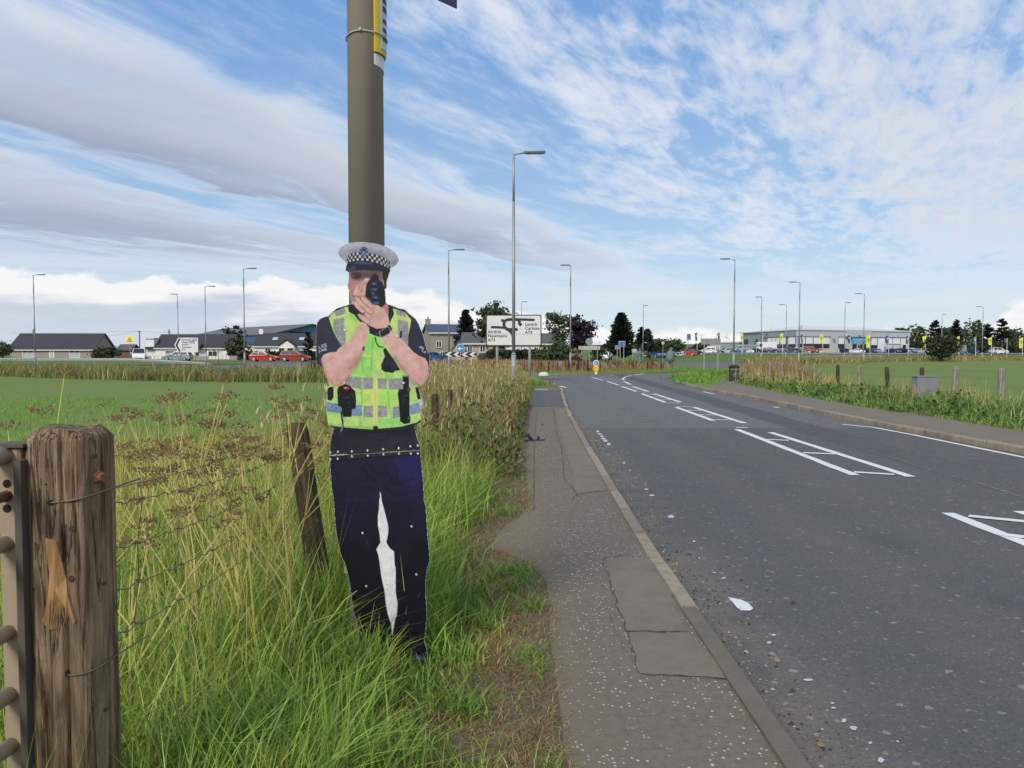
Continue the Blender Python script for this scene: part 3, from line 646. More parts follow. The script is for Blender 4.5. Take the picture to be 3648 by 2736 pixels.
far_strip('rough_grass', 'rough brownish grass strip along the far edge of the left field', [(-52, 66), (-36, 54), (-24, 46), (-16, 42), (-8, 41), (-2.5, 40)], 9, 26000, .32, 1.0, [L3(156, 150, 88), L3(116, 128, 66), L3(178, 160, 108), L3(88, 104, 52), L3(160, 132, 96)], [4, 5, 3, 5, 1.5], (.02, .06))
# weeds behind the right footpath
parts = []
n = 30000; P, k = clumpy(n, 9.2, 12.8, 11, 44, 420, .2, .65, 1.3); e = np.interp(P[:, 1], [p.y for p in pr], [p.x for p in pr]); P = P[(P[:, 0] > e - .05) & (P[:, 0] < 12.8)]; n = len(P); e = np.interp(P[:, 1], [p.y for p in pr], [p.x for p in pr])
tone = .5 + .5 * np.sin(P[:, 1] * 1.1 + P[:, 0]) * np.sin(P[:, 0] * 2.3 + .6 * P[:, 1])
parts.append(blades(z0(P), RNG.uniform(.15, .55, n) * np.clip(.25 + (P[:, 0] - e) * .8, .2, 1) * np.clip(1.25 - P[:, 1] * .012, .7, 1.1), RNG.uniform(.01, .035, n), RNG.uniform(.15, 1.1, n), palette(n, [L3(94, 124, 54), L3(118, 146, 66), L3(74, 102, 44), L3(152, 166, 90), L3(186, 176, 122)], [4, 4, 3, 3, 1.4]) * (.75 + .5 * tone)[:, None], seg=3))
n = 2400; P, k = clumpy(n, 9.4, 12.6, 11, 44, 80, .16, .9, 1.3); e = np.interp(P[:, 1], [p.y for p in pr], [p.x for p in pr]); P = P[P[:, 0] > e]; n = len(P); P3 = z0(P); P3[:, 2] = RNG.uniform(.08, .42, n) * np.clip((P[:, 0] - 9.3) / 1.2, .2, 1)
parts.append(blades(P3, RNG.uniform(.06, .16, n), RNG.uniform(.05, .1, n), RNG.uniform(.8, 2.0, n), palette(n, [L3(80, 112, 50), L3(104, 132, 62), L3(62, 90, 42)], [3, 3, 3]), seg=2))
n = 1100; P, k = clumpy(n, 10.6, 12.9, 12, 40, 60, .2, .8, 1.2); P3 = z0(P)
parts.append(blades(P3, RNG.uniform(.5, .95, n), RNG.uniform(.008, .016, n), RNG.uniform(.02, .4, n), palette(n, G_DRY, [3, 3, 2, 1]), seg=2))
V, F, C = join(parts)
tag(link('weeds', trimesh('weeds', V, F, C), M_GRASS), 'green nettles and weeds between right footpath and fence', 'weeds', kind='stuff')
far_strip('dry_dock', 'rust-brown dry dock and straw grass beyond the litter bin', [(13.2, 36), (13.5, 39), (14.5, 44), (17, 52), (21, 62), (27, 76)], 7, 9000, .5, 1.05, [L3(172, 146, 104), L3(190, 168, 124), L3(136, 98, 76), L3(122, 128, 74), L3(104, 78, 62)], [4, 4, 2.5, 4, 2], (.02, .05))
far_strip('verge_grass', 'straw-coloured rough grass along the far end of the right field', [(27, 84), (36, 100), (50, 114), (80, 135), (118, 160), (180, 190)], 12, 16000, .5, 1.2, [L3(168, 152, 96), L3(130, 134, 72), L3(186, 168, 116), L3(96, 108, 56), L3(170, 128, 92)], [4, 4, 3, 3, 2], (.05, .12))
far_strip('corner_grass', 'bright short grass on the kerbed corner by the big sign', [(-1.5, 43.2), (-.5, 41), (.2, 37.5), (.9, 33.6)], 2.6, 6000, .12, .3, [L3(120, 160, 60), L3(100, 140, 52), L3(140, 170, 80)], [3, 3, 2], (.02, .05))
far_strip('nose_grass', 'bright green grass on the right kerb nose before the litter bin', [(8.6, 37), (9.4, 41), (10.9, 46), (12.8, 51), (15.5, 57)], 3.2, 7000, .15, .4, [L3(120, 160, 60), L3(100, 140, 52), L3(150, 166, 84)], [3, 3, 2], (.02, .05), zf=lambda a, b: -.1 if False else 0.0)
# island plants
parts = []
n = 26000; a = RNG.uniform(0, 2 * np.pi, n); r = (IR - 3.2) * np.sqrt(RNG.uniform(0, 1, n)); P = np.stack([IC[0] + r * np.cos(a), IC[1] + r * np.sin(a)], 1)
P3 = z0(P); P3[:, 2] = np.interp(r, [.5, 4.5, 9.5, 13.5, 16.5, 19.5], [.42, .38, .28, .12, .02, 0])
tone = .5 + .5 * np.sin(P[:, 0] * .8) * np.sin(P[:, 1] * .6 + P[:, 0] * .3)
parts.append(blades(P3, RNG.uniform(.15, .55, n) * (.6 + .6 * tone), RNG.uniform(.02, .06, n), RNG.uniform(.1, .9, n), palette(n, [L3(150, 112, 82), L3(168, 132, 98), L3(126, 84, 66), L3(140, 138, 84), L3(190, 166, 124)], [4, 4, 2, 3, 2]), seg=2))
n = 9000; a = RNG.uniform(np.pi, 2 * np.pi, n); r = RNG.uniform(IR - 3.6, IR - .3, n); P = np.stack([IC[0] + r * np.cos(a), IC[1] + r * np.sin(a)], 1); P3 = z0(P, 0.0)
parts.append(blades(P3, RNG.uniform(.06, .2, n), RNG.uniform(.02, .05, n), RNG.uniform(.1, .9, n), palette(n, [L3(118, 158, 64), L3(100, 140, 54), L3(142, 166, 84)], [3, 3, 2]), seg=2))
# dark dock spikes
n = 420; a = RNG.uniform(np.pi * 1.05, 1.95 * np.pi, n); r = RNG.uniform(IR - 8, IR - 3, n); P = np.stack([IC[0] + r * np.cos(a), IC[1] + r * np.sin(a)], 1); k = RNG.integers(0, 60, n); P = P[k] + RNG.normal(0, .5, (n, 2)); P3 = z0(P, .05)
parts.append(blades(P3, RNG.uniform(.6, 1.15, n), RNG.uniform(.06, .12, n), RNG.uniform(0, .18, n), palette(n, [L3(104, 62, 48), L3(84, 50, 42), L3(130, 84, 64)], [3, 3, 2]), seg=3))
V, F, C = join(parts)
tag(link('island_weeds', trimesh('island_weeds', V, F, C), M_GRASS), 'rusty dock and rough grass covering the roundabout island', 'weeds', kind='stuff')

# gravel and grit swept along the gutter
n = 2600; yy = RNG.uniform(2.2, 16, n) ** 1.0; kx = np.interp(yy, [p.y for p in ke], [p.x for p in ke]); xx = kx + np.abs(RNG.normal(.08, .2, n)); s = RNG.gamma(2.2, .0022, n) + .0015
base = np.array([(1, 0, 0), (-1, 0, 0), (0, 1, 0), (0, -1, 0), (0, 0, .7), (0, 0, -.3)], float); tri = np.array([(0, 2, 4), (2, 1, 4), (1, 3, 4), (3, 0, 4)])
an = RNG.uniform(0, 6.28, n); B = base[None] * s[:, None, None] * RNG.uniform(.6, 1.3, (n, 6, 1)); ca, sa = np.cos(an)[:, None], np.sin(an)[:, None]
V = np.stack([B[..., 0] * ca - B[..., 1] * sa + xx[:, None], B[..., 0] * sa + B[..., 1] * ca + yy[:, None], B[..., 2] - .098], 2).reshape(-1, 3)
F = (np.arange(n)[:, None, None] * 6 + tri[None]).reshape(-1, 3); C = np.repeat(palette(n, [L3(132, 118, 100), L3(104, 92, 80), L3(176, 168, 154), L3(66, 58, 50)], [4, 4, 1, 4]), 6, 0)
tag(link('grit', trimesh('grit', V, F, C), vcm('grit_tint', .9)), 'loose grit and leaf litter along the left gutter', 'grit', kind='stuff')
# ================================================================== THE POLICE CUTOUT: a flat printed board, riveted, hinged at the waist
def tC(*p): return [(1080 + .2532 * u, 840 + .2532 * v) for u, v in p]
def tD(*p): return [(1080 + .2894 * u, 1200 + .2894 * v) for u, v in p]
def tE(*p): return [(1080 + .4823 * u, 1600 + .4823 * v) for u, v in p]
def tH(*p): return [(1120 + .1929 * u, 840 + .1929 * v) for u, v in p]
OUT_UP = (tH((440, 300), (455, 245), (500, 195), (580, 155), (680, 125), (800, 113), (930, 118), (1060, 132), (1180, 155), (1300, 195), (1400, 240), (1490, 310), (1540, 380), (1558, 440), (1540, 500), (1490, 550), (1440, 580), (1395, 597), (1405, 640), (1385, 690), (1370, 730), (1350, 790), (1335, 850), (1335, 960), (1302, 985), (1308, 1060), (1318, 1180), (1322, 1235))
  + tC((1205, 965), (1290, 995), (1350, 1020), (1430, 1035), (1500, 1100), (1580, 1165), (1620, 1230), (1650, 1300), (1690, 1400), (1720, 1520), (1755, 1650))
  + tD((1555, 200), (1560, 300), (1558, 380), (1545, 400), (1548, 460), (1530, 520), (1500, 570), (1460, 605), (1420, 598), (1425, 640), (1440, 700), (1455, 740), (1470, 770), (1485, 820), (1465, 880), (1440, 920), (1450, 960), (1455, 1050), (1400, 1080), (1375, 1095), (1380, 1150), (1400, 1230), (1425, 1300), (1440, 1340), (1443, 1392)))
OUT_UP_L = (tD((328, 1450), (330, 1350), (345, 1240), (375, 1130), (310, 1085), (295, 1000), (285, 900), (280, 800), (300, 700), (295, 620), (330, 600), (300, 540), (285, 500), (255, 420), (235, 380), (160, 330), (155, 280), (160, 100))
  + tC((182, 1500), (182, 1300), (195, 1220), (240, 1165), (300, 1140), (350, 1130), (400, 1080), (470, 1020), (560, 990), (650, 965), (680, 955))
  + tH((672, 1180), (665, 1100), (650, 1030), (620, 980), (612, 900), (625, 870), (640, 750), (638, 680), (572, 635), (580, 580), (600, 510), (560, 470), (480, 400), (440, 330)))
OUT_LO = (tD((328, 1462), (1443, 1402)) + tE((868, 40), (878, 150), (888, 250), (892, 370), (908, 430), (912, 520), (920, 640), (930, 740), (935, 820), (915, 890), (905, 970), (905, 1080), (912, 1180), (910, 1280), (905, 1340), (895, 1420), (915, 1480), (920, 1560), (915, 1610), (880, 1640), (800, 1640), (740, 1600), (700, 1560), (640, 1560), (560, 1540), (470, 1520), (430, 1460), (410, 1360), (400, 1280), (380, 1230), (370, 1180), (355, 1080), (350, 1030), (330, 930), (310, 850), (275, 775), (260, 700), (245, 620), (235, 540), (230, 440), (225, 370), (210, 290), (200, 150), (195, 40)))
UPPER = OUT_UP + OUT_UP_L
# --- the print: coloured ink laid down shape by shape on a fine grid
CX0, CY0, CW, CH, PXS = 1110, 850, 440, 1560, .8
cv = np.zeros((int(CH / PXS), int(CW / PXS), 3)); GY, GX = np.mgrid[0:cv.shape[0], 0:cv.shape[1]]; GX = CX0 + (GX + .5) * PXS; GY = CY0 + (GY + .5) * PXS
def fnoise(seed, cell):
    r = np.random.default_rng(seed); h, w = cv.shape[:2]; g_ = r.random((int(h / cell) + 3, int(w / cell) + 3))
    yy, xx = np.mgrid[0:h, 0:w] / cell; iy, ix = yy.astype(int), xx.astype(int); fy, fx = yy - iy, xx - ix; fy = fy * fy * (3 - 2 * fy); fx = fx * fx * (3 - 2 * fx)
    return (g_[iy, ix] * (1 - fx) + g_[iy, ix + 1] * fx) * (1 - fy) + (g_[iy + 1, ix] * (1 - fx) + g_[iy + 1, ix + 1] * fx) * fy
NZ1 = fnoise(1, 60) * .75 + fnoise(2, 26) * .25; NZ2 = fnoise(3, 5); NZ3 = fnoise(4, 90)
def pmask(poly, soft=0):
    P = np.array(poly); pad = int(soft * 3) + 3
    x0 = max(int((P[:, 0].min() - CX0) / PXS - pad), 0); x1 = min(int((P[:, 0].max() - CX0) / PXS + pad), cv.shape[1]); y0 = max(int((P[:, 1].min() - CY0) / PXS - pad), 0); y1 = min(int((P[:, 1].max() - CY0) / PXS + pad), cv.shape[0])
    X, Y = GX[y0:y1, x0:x1], GY[y0:y1, x0:x1]; m = np.zeros(X.shape, bool)
    for (ax, ay), (bx, by) in zip(P, np.roll(P, -1, 0)):
        if ay == by: continue
        m ^= ((ay > Y) != (by > Y)) & (X < (bx - ax) * (Y - ay) / (by - ay) + ax)
    a = m.astype(float)
    b = np.pad(a, 1, mode='edge'); a = (b[:-2, 1:-1] + b[2:, 1:-1] + b[1:-1, :-2] + b[1:-1, 2:] + 2 * b[1:-1, 1:-1]) / 6
    r = int(soft)
    if r > 0:
        for _ in range(2):
            for ax in (0, 1):
                b = np.pad(a, [(r + 1, r) if i == ax else (0, 0) for i in (0, 1)], mode='constant'); c_ = np.cumsum(b, ax)
                a = (np.take(c_, range(2 * r + 1, c_.shape[ax]), ax) - np.take(c_, range(0, c_.shape[ax] - 2 * r - 1), ax)) / (2 * r + 1)
    return (slice(y0, y1), slice(x0, x1)), a
def ink(poly, c, al=1.0, soft=0, nz=0.0, c2=None, field=None):
    sl, a = pmask(poly, soft); c = np.array(c, float) / 255
    colr = np.broadcast_to(c, (*a.shape, 3))
    if c2 is not None:
        f = (NZ1 if field is None else field)[sl][..., None]; colr = c * (1 - f) + np.array(c2, float) / 255 * f
    if nz: colr = colr * (1 + nz * (NZ2[sl][..., None] - .5) * 2)
    a = (a * al)[..., None]; cv[sl] = cv[sl] * (1 - a) + colr * a
def oval(c, rx, ry, n=22, rot=0): return [(c[0] + rx * math.cos(2 * math.pi * k / n) * math.cos(rot) - ry * math.sin(2 * math.pi * k / n) * math.sin(rot), c[1] + rx * math.cos(2 * math.pi * k / n) * math.sin(rot) + ry * math.sin(2 * math.pi * k / n) * math.cos(rot)) for k in range(n)]
def stroke(pts, w, c, al=1.0, soft=0):
    for (ax, ay), (bx, by) in zip(pts, pts[1:]):
        d = math.hypot(bx - ax, by - ay) or 1; nx, ny = -(by - ay) / d * w / 2, (bx - ax) / d * w / 2; ink([(ax + nx, ay + ny), (bx + nx, by + ny), (bx - nx, by - ny), (ax - nx, ay - ny)], c, al, soft)
# trousers
cv[:] = np.array((20, 20, 30)) / 255
ink([(1100, 1590), (1560, 1590), (1560, 2420), (1100, 2420)], (17, 17, 27), nz=.12, c2=(22, 22, 38))
for k_ in range(7):
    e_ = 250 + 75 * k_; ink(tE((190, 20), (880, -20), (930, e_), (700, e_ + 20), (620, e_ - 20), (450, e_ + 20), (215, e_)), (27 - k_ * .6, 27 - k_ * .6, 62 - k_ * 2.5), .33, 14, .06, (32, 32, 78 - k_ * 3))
ink(tE((660, 60), (860, 20), (880, 200), (850, 300), (740, 250), (660, 150)), (38, 38, 98), .75, 12)
ink(tE((300, 120), (440, 100), (460, 180), (330, 240)), (30, 30, 62), .6, 10)
for p in ([(470, 90), (510, 150), (560, 190), (640, 190)], [(660, 110), (700, 170), (690, 220)], [(430, 130), (500, 200), (560, 230)], [(620, 240), (720, 250), (830, 210)], [(580, 260), (660, 330), (760, 340)], [(480, 200), (540, 250)], [(650, 400), (720, 440), (800, 440)], [(640, 500), (720, 540)], [(330, 80), (420, 60)], [(420, 280), (520, 300), (560, 270)]): stroke(tE(*p), 8, (12, 12, 24), .5, 4)
stroke(tE((215, 370), (440, 372), (560, 340)), 2.2, (48, 48, 74), .8, 1); stroke(tE((690, 362), (790, 345), (890, 325)), 2.2, (54, 54, 86), .8, 1)
stroke(tE((232, 420), (290, 425), (285, 480), (262, 522), (235, 520)), 2, (46, 48, 78), .8, 1); stroke(tE((890, 365), (872, 380), (880, 430), (905, 460)), 2, (52, 52, 88), .8, 1); stroke(tE((790, 350), (800, 450)), 2, (44, 44, 76), .6, 1)
ink(tE((565, 312), (575, 330), (580, 380), (600, 450), (628, 560), (630, 610), (615, 690), (640, 730), (672, 755), (676, 850), (684, 880), (684, 1060), (698, 1140), (692, 1230), (680, 1250), (665, 1340), (660, 1390), (655, 1360), (652, 1300), (625, 1220), (610, 1140), (600, 1040), (585, 980), (575, 920), (562, 820), (555, 780), (540, 740), (570, 690), (565, 630), (552, 560), (552, 490), (560, 440), (562, 380), (568, 350)), (242, 242, 244), 1, 0, .02)
for c_ in ((590, 540), (610, 970), (620, 1000)): ink(oval(tE(c_)[0], 5, 2.5), (196, 196, 198), .7, 1)
stroke(tE((470, 680), (490, 725)), 2, (90, 90, 98), .7, 1); stroke(tE((372, 790), (374, 815)), 1.5, (90, 90, 98), .7); ink(oval(tE((740, 1245))[0], 3, 4), (60, 60, 64), .8)
ink(tE((700, 1420), (890, 1420), (915, 1500), (920, 1600), (800, 1640), (700, 1560)), (20, 24, 36), .9, 6); ink(oval(tE((845, 1545))[0], 22, 13), (74, 104, 168), .9, 6); ink(oval(tE((850, 1540))[0], 9, 5), (150, 170, 214), .8, 3); stroke(tE((780, 1440), (870, 1445)), 4, (58, 74, 116), .8, 2)
# shirt
ink([(1100, 1500), (1560, 1500), (1560, 1604), (1498, 1603), (1300, 1612), (1100, 1622)], (37, 36, 50), nz=.08, c2=(44, 44, 62))
ink(tD((330, 1130), (1400, 1090), (1380, 1180), (1000, 1230), (700, 1220), (370, 1170)), (16, 16, 24), .7, 14)
ink(tD((800, 1190), (1010, 1180), (1015, 1250), (810, 1285)), (40, 42, 66), .9, 1); stroke(tD((805, 1285), (1010, 1252)), 1.5, (20, 20, 30)); stroke(tD((1200, 1220), (1330, 1190)), 5, (24, 24, 34), .8, 3)
ink([(1100, 1000), (1560, 1000), (1560, 1420), (1100, 1420)], (38, 37, 54), nz=.08, c2=(46, 45, 64))
ink(tC((190, 1200), (350, 1150), (420, 1350), (540, 1560), (380, 1640), (200, 1300)), (58, 56, 80), .45, 16)
ink(tC((1500, 1110), (1640, 1300), (1720, 1560), (1600, 1640), (1490, 1550)), (52, 50, 74), .45, 14)
# hi-vis vest
ink(tC((365, 1160), (390, 1100), (430, 1075), (600, 1000), (635, 1000), (640, 1065), (720, 1110), (820, 1230), (900, 1300), (1000, 1400), (1215, 1260), (1230, 1200), (1280, 1100), (1250, 1020), (1300, 1030), (1450, 1085), (1520, 1190), (1500, 1300), (1480, 1400), (1475, 1560)) + tD((1425, 640), (1455, 740), (1480, 800), (1440, 920), (1455, 1010), (1400, 1055), (1270, 1085), (1200, 1105), (925, 1130), (915, 1095), (865, 1095), (860, 1140), (700, 1130), (480, 1110), (310, 1085), (295, 1000), (285, 900), (280, 800), (300, 700), (295, 600)) + tC((545, 1560), (470, 1430), (420, 1330), (385, 1230)), (170, 228, 118), 1, 0, .05, (212, 232, 138))
ink(tC((610, 1150), (720, 1150), (800, 1250), (740, 1330), (620, 1400), (590, 1300)), (214, 232, 130), .8, 10); ink(tC((640, 1070), (720, 1110), (810, 1230), (760, 1250), (680, 1150)), (160, 222, 96), .7, 4)
ink(tC((900, 1400), (1080, 1420), (1120, 1600), (840, 1650)), (140, 226, 112), .7, 10); ink(tD((560, 260), (850, 260), (860, 500), (560, 500)), (138, 224, 112), .5, 18); ink(tD((930, 640), (1170, 640), (1170, 840), (1040, 850), (920, 840)), (170, 232, 100), .6, 16)
ink(tD((740, 640), (860, 640), (860, 850), (740, 850)), (214, 232, 122), .7, 10); ink(tD((300, 960), (470, 990), (480, 1090), (310, 1080)), (190, 236, 130), .8, 10); ink(tD((920, 1000), (1240, 1000), (1250, 1080), (930, 1125)), (138, 220, 116), .6, 10)
for p in ([(720, 640), (730, 850)], [(700, 985), (710, 1110)], [(1040, 650), (1060, 850), (1090, 1000)], [(680, 260), (850, 270)], [(720, 270), (735, 430)], [(850, 180), (840, 400)], [(1010, 440), (1030, 520)], [(310, 1070), (480, 1095), (860, 1120)]): stroke(tD(*p), 3.5, (96, 170, 70), .55, 2)
for p in ([(600, 1000), (640, 1080)], [(365, 1165), (600, 1110), (640, 1080)], [(1290, 1110), (1520, 1180)], [(1250, 1030), (1300, 1120)]): stroke(tC(*p), 8, (222, 238, 140), .8, 2)
zipx = tD((862, 430), (912, 430), (914, 1095), (865, 1095)); ink(zipx, (226, 226, 140), .95, 1); ink(tD((845, 640), (935, 640), (930, 850), (850, 850)), (226, 228, 132), .7, 5); stroke(tD((888, 430), (890, 1090)), 2, (190, 190, 110), .8, 1)
# creases and pocket folds of the vest
rgf = random.Random(4)
for _ in range(70):
    x_, y_ = rgf.uniform(1170, 1490), rgf.uniform(1060, 1510); l_ = rgf.uniform(10, 34); a_ = rgf.uniform(-.5, .5) + (1.4 if rgf.random() < .6 else 0); p_ = [(x_, y_), (x_ + l_ * math.cos(a_), y_ + l_ * math.sin(a_))]
    if 1180 < x_ < 1480 and (y_ > 1340 or abs(x_ - 1310) < 60): stroke(p_, rgf.uniform(2, 5), (118, 188, 84) if rgf.random() < .55 else (232, 244, 168), .35, 2)
# reflective tape
def tape(poly, c=(146, 147, 148), c2=(166, 166, 164)): ink(poly, c, 1, 0, .16, c2)
tape(tC((435, 1065), (585, 1015), (605, 1095), (460, 1135))); tape(tC((425, 1180), (575, 1145), (580, 1300), (600, 1400), (600, 1510), (545, 1560), (480, 1440), (425, 1310)))
tape(tC((1310, 1040), (1460, 1085), (1450, 1150), (1310, 1110))); tape(tC((1335, 1180), (1480, 1210), (1478, 1400), (1472, 1570), (1400, 1500), (1330, 1380)))
tape(tD((560, 488), (725, 500), (725, 645), (480, 602))); tape(tD((738, 502), (862, 505), (862, 640), (738, 645))); tape(tD((915, 512), (1030, 515), (1032, 642), (915, 640))); tape(tD((1048, 515), (1222, 508), (1222, 650), (1055, 645))); tape(tD((1300, 520), (1400, 598), (1310, 612)), (190, 190, 192))
tape(tD((745, 850), (862, 850), (862, 990), (745, 985)), (146, 142, 136)); tape(tD((916, 848), (1035, 850), (1035, 985), (916, 990)), (146, 142, 136))
tape(tD((283, 800), (470, 830), (725, 845), (725, 975), (600, 970), (470, 945), (290, 915)), (116, 142, 178), (132, 156, 190)); tape(tD((1100, 865), (1190, 855), (1190, 985), (1105, 1005)), (112, 140, 178)); tape(tD((1310, 840), (1430, 800), (1440, 930), (1310, 965)), (120, 142, 182), (170, 178, 196))
ink(tD((1440, 740), (1475, 780), (1485, 830), (1460, 890), (1435, 920), (1430, 820)), (190, 192, 196), .9, 1, .3)
for p in ([(845, 700), (845, 705)],): pass
stroke(tD((770, 888), (850, 888)), 3, (186, 184, 180), .8, 1); stroke(tD((925, 886), (975, 886)), 3, (186, 184, 180), .8, 1)
# collar, neck
ink(tC((635, 1000), (690, 950), (1200, 965), (1260, 1020), (1280, 1100), (1230, 1200), (1215, 1260), (1000, 1400), (820, 1235), (720, 1110), (640, 1065)), (16, 17, 24), 1, 0); ink(tC((1225, 1110), (1240, 1110), (1230, 1200), (1212, 1230)), (34, 46, 92), .9, 1)
# face in the shade of the peak
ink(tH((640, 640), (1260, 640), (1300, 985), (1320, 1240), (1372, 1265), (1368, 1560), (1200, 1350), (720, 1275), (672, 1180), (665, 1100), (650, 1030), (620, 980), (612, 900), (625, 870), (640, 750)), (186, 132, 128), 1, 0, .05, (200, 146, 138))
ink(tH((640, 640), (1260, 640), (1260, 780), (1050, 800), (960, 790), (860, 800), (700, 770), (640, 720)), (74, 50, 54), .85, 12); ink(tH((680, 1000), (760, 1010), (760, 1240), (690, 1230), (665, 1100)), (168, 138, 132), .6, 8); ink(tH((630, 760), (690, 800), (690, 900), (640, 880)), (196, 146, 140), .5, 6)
ink(oval(tH((775, 752))[0], 17, 9), (42, 28, 34), .9, 3); ink(oval(tH((735, 745))[0], 6, 2.4), (150, 130, 134), .7, 1); ink(oval(tH((775, 755))[0], 5, 4.5), (20, 16, 22), .9, 1); stroke(tH((700, 800), (790, 815), (860, 800)), 3, (110, 74, 76), .6, 2); stroke(tH((690, 700), (780, 690), (860, 715)), 6, (38, 26, 30), .8, 2)
stroke(tH((640, 1040), (620, 900)), 3, (214, 172, 164), .6, 1); stroke(tH((730, 1130), (790, 1108)), 5, (150, 88, 92), .8, 2)
ink(tH((1255, 640), (1405, 640), (1370, 730), (1335, 850), (1335, 960), (1300, 985), (1290, 850), (1255, 760)), (24, 24, 34), 1, 1); ink(tH((1185, 720), (1250, 690), (1255, 840), (1190, 830)), (112, 100, 104), .8, 3)
# cap
CAPTOP = tH((440, 300), (455, 245), (500, 195), (580, 155), (680, 125), (800, 113), (930, 118), (1060, 132), (1180, 155), (1300, 195), (1400, 240), (1490, 310), (1540, 380), (1558, 440), (1540, 500), (1490, 550), (1440, 580), (1395, 597), (1395, 480), (1250, 380), (1000, 315), (780, 305), (650, 340), (600, 390), (598, 480), (560, 470), (480, 400), (440, 330))
ink(CAPTOP, (158, 160, 182), 1, 0, .02, (172, 172, 190), NZ3); ink(tH((470, 240), (580, 170), (800, 130), (1060, 150), (1300, 215), (1480, 330), (1500, 380), (1250, 260), (950, 190), (650, 200), (500, 290)), (206, 204, 210), .75, 10); ink(tH((620, 300), (780, 240), (1000, 250), (1250, 330), (1390, 450), (1380, 480), (1200, 380), (950, 320), (700, 320)), (122, 122, 150), .65, 9); ink(tH((1400, 480), (1540, 440), (1530, 500), (1440, 570)), (126, 126, 152), .7, 8); ink(tH((450, 300), (520, 400), (580, 460), (520, 420)), (128, 128, 152), .7, 5)
for c_ in ((485, 370), (1255, 280), (1490, 445)): ink(oval(tH(c_)[0], 2.2, 1.6), (70, 70, 84), .8)
bt = [(600, 395), (650, 340), (720, 312), (800, 303), (900, 302), (1000, 318), (1100, 335), (1200, 362), (1290, 405), (1350, 450), (1392, 490)]; bb = [(598, 505), (650, 490), (720, 475), (800, 465), (900, 464), (1000, 470), (1100, 490), (1200, 520), (1280, 560), (1340, 590), (1385, 605)]
ink(tH(*bt, *bb[::-1]), (20, 21, 34))
def lerp_line(L, t): f = t * (len(L) - 1); i = min(int(f), len(L) - 2); f -= i; return (L[i][0] * (1 - f) + L[i + 1][0] * f, L[i][1] * (1 - f) + L[i + 1][1] * f)
nchk = 22
for r_ in range(3):
    for k_ in range(nchk):
        if (k_ + r_) % 2: continue
        def sq(t, s): a, b = lerp_line(bt, t), lerp_line(bb, t); return (a[0] * (1 - s) + b[0] * s, a[1] * (1 - s) + b[1] * s)
        th = lambda k: .5 - .5 * math.cos(math.pi * (.06 + .88 * k / nchk)) if False else k / nchk
        ink(tH(sq(th(k_), r_ / 3 + .02), sq(th(k_ + 1), r_ / 3 + .02), sq(th(k_ + 1), r_ / 3 + .31), sq(th(k_), r_ / 3 + .31)), (208, 204, 200))
ink(tH((580, 580), (600, 508), (720, 478), (900, 466), (1100, 492), (1280, 562), (1390, 606), (1400, 640), (1250, 662), (900, 640), (760, 652), (640, 662), (575, 635)), (22, 24, 42), 1, 1); ink(tH((795, 474), (1080, 500), (1075, 535), (780, 515), (690, 520)), (74, 92, 150), .85, 2); ink(tH((600, 612), (700, 555), (745, 548), (775, 615), (740, 640), (620, 640)), (62, 70, 112), .8, 3); stroke(tH((640, 655), (900, 634), (1100, 655), (1250, 655)), 2.5, (84, 90, 120), .8, 1); stroke(tH((735, 560), (770, 620)), 4, (30, 36, 80), .8, 2)
ink(oval(tH((915, 298))[0], 14.5, 18.5), (70, 82, 116), 1, 0); 
for k_ in range(14): t = 2 * math.pi * k_ / 14; c_ = tH((915, 298))[0]; ink(oval((c_[0] + 11 * math.cos(t), c_[1] + 14 * math.sin(t)), 2.2, 2.2, 8), (150, 164, 196) if k_ % 2 else (40, 48, 76), .9)
ink(oval(tH((915, 262))[0], 5.5, 4.5), (28, 34, 60)); ink(oval(tH((912, 300))[0], 4, 4), (170, 184, 212), .8, 1); stroke(tH((870, 345), (915, 330), (960, 345)), 4, (130, 144, 180), .8, 1); stroke(tH((880, 370), (915, 385), (960, 365)), 4, (110, 126, 164), .8, 1)
# speed gun
ink(tH((1045, 750), (1060, 715), (1095, 692), (1135, 692), (1170, 715), (1188, 750), (1188, 820), (1255, 850), (1295, 960), (1310, 1060), (1322, 1180), (1312, 1260), (1240, 1328), (1180, 1295), (1080, 1265), (1030, 1200), (945, 1125), (938, 1080), (950, 960), (975, 870), (1035, 800)), (14, 15, 24), 1, 0, .2)
for c_, rx, ry in (((1097, 938), 17, 17), ((1128, 1188), 16.5, 17)):
    c_ = tH(c_)[0]; ink(oval(c_, rx, ry), (66, 76, 104), .9, 1); ink(oval(c_, rx - 2.2, ry - 2.2), (16, 20, 36), 1, 1); ink(oval((c_[0] + 1, c_[1] - 9), 9, 3.4), (70, 98, 164), .9, 2); ink(oval((c_[0] + 2, c_[1] + 10), 11, 3.6), (84, 116, 186), .9, 2); ink(oval((c_[0], c_[1] - 10), 6, 1.4), (168, 184, 214), .8, 1)
ink(oval(tH((1113, 765))[0], 12, 13), (10, 11, 18), 1, 1); stroke(tH((1050, 760), (1070, 715), (1113, 695), (1160, 712), (1183, 750)), 2.4, (120, 126, 150), .8, 1); stroke(tH((1130, 805), (1155, 775)), 2, (140, 146, 170), .8, 1); stroke(tH((1090, 850), (1255, 852)), 2, (70, 76, 100), .8, 1)
for i_, (a_, b_) in enumerate((((1050, 1050), (1078, 1050)), ((1084, 1046), (1094, 1058)), ((1100, 1046), (1116, 1056)), ((1052, 1076), (1072, 1070)), ((1076, 1068), (1090, 1082)), ((1094, 1082), (1096, 1068)), ((1100, 1074), (1118, 1078)))): stroke(tH(a_, b_), 2.6, (176, 176, 186), .85, 1)
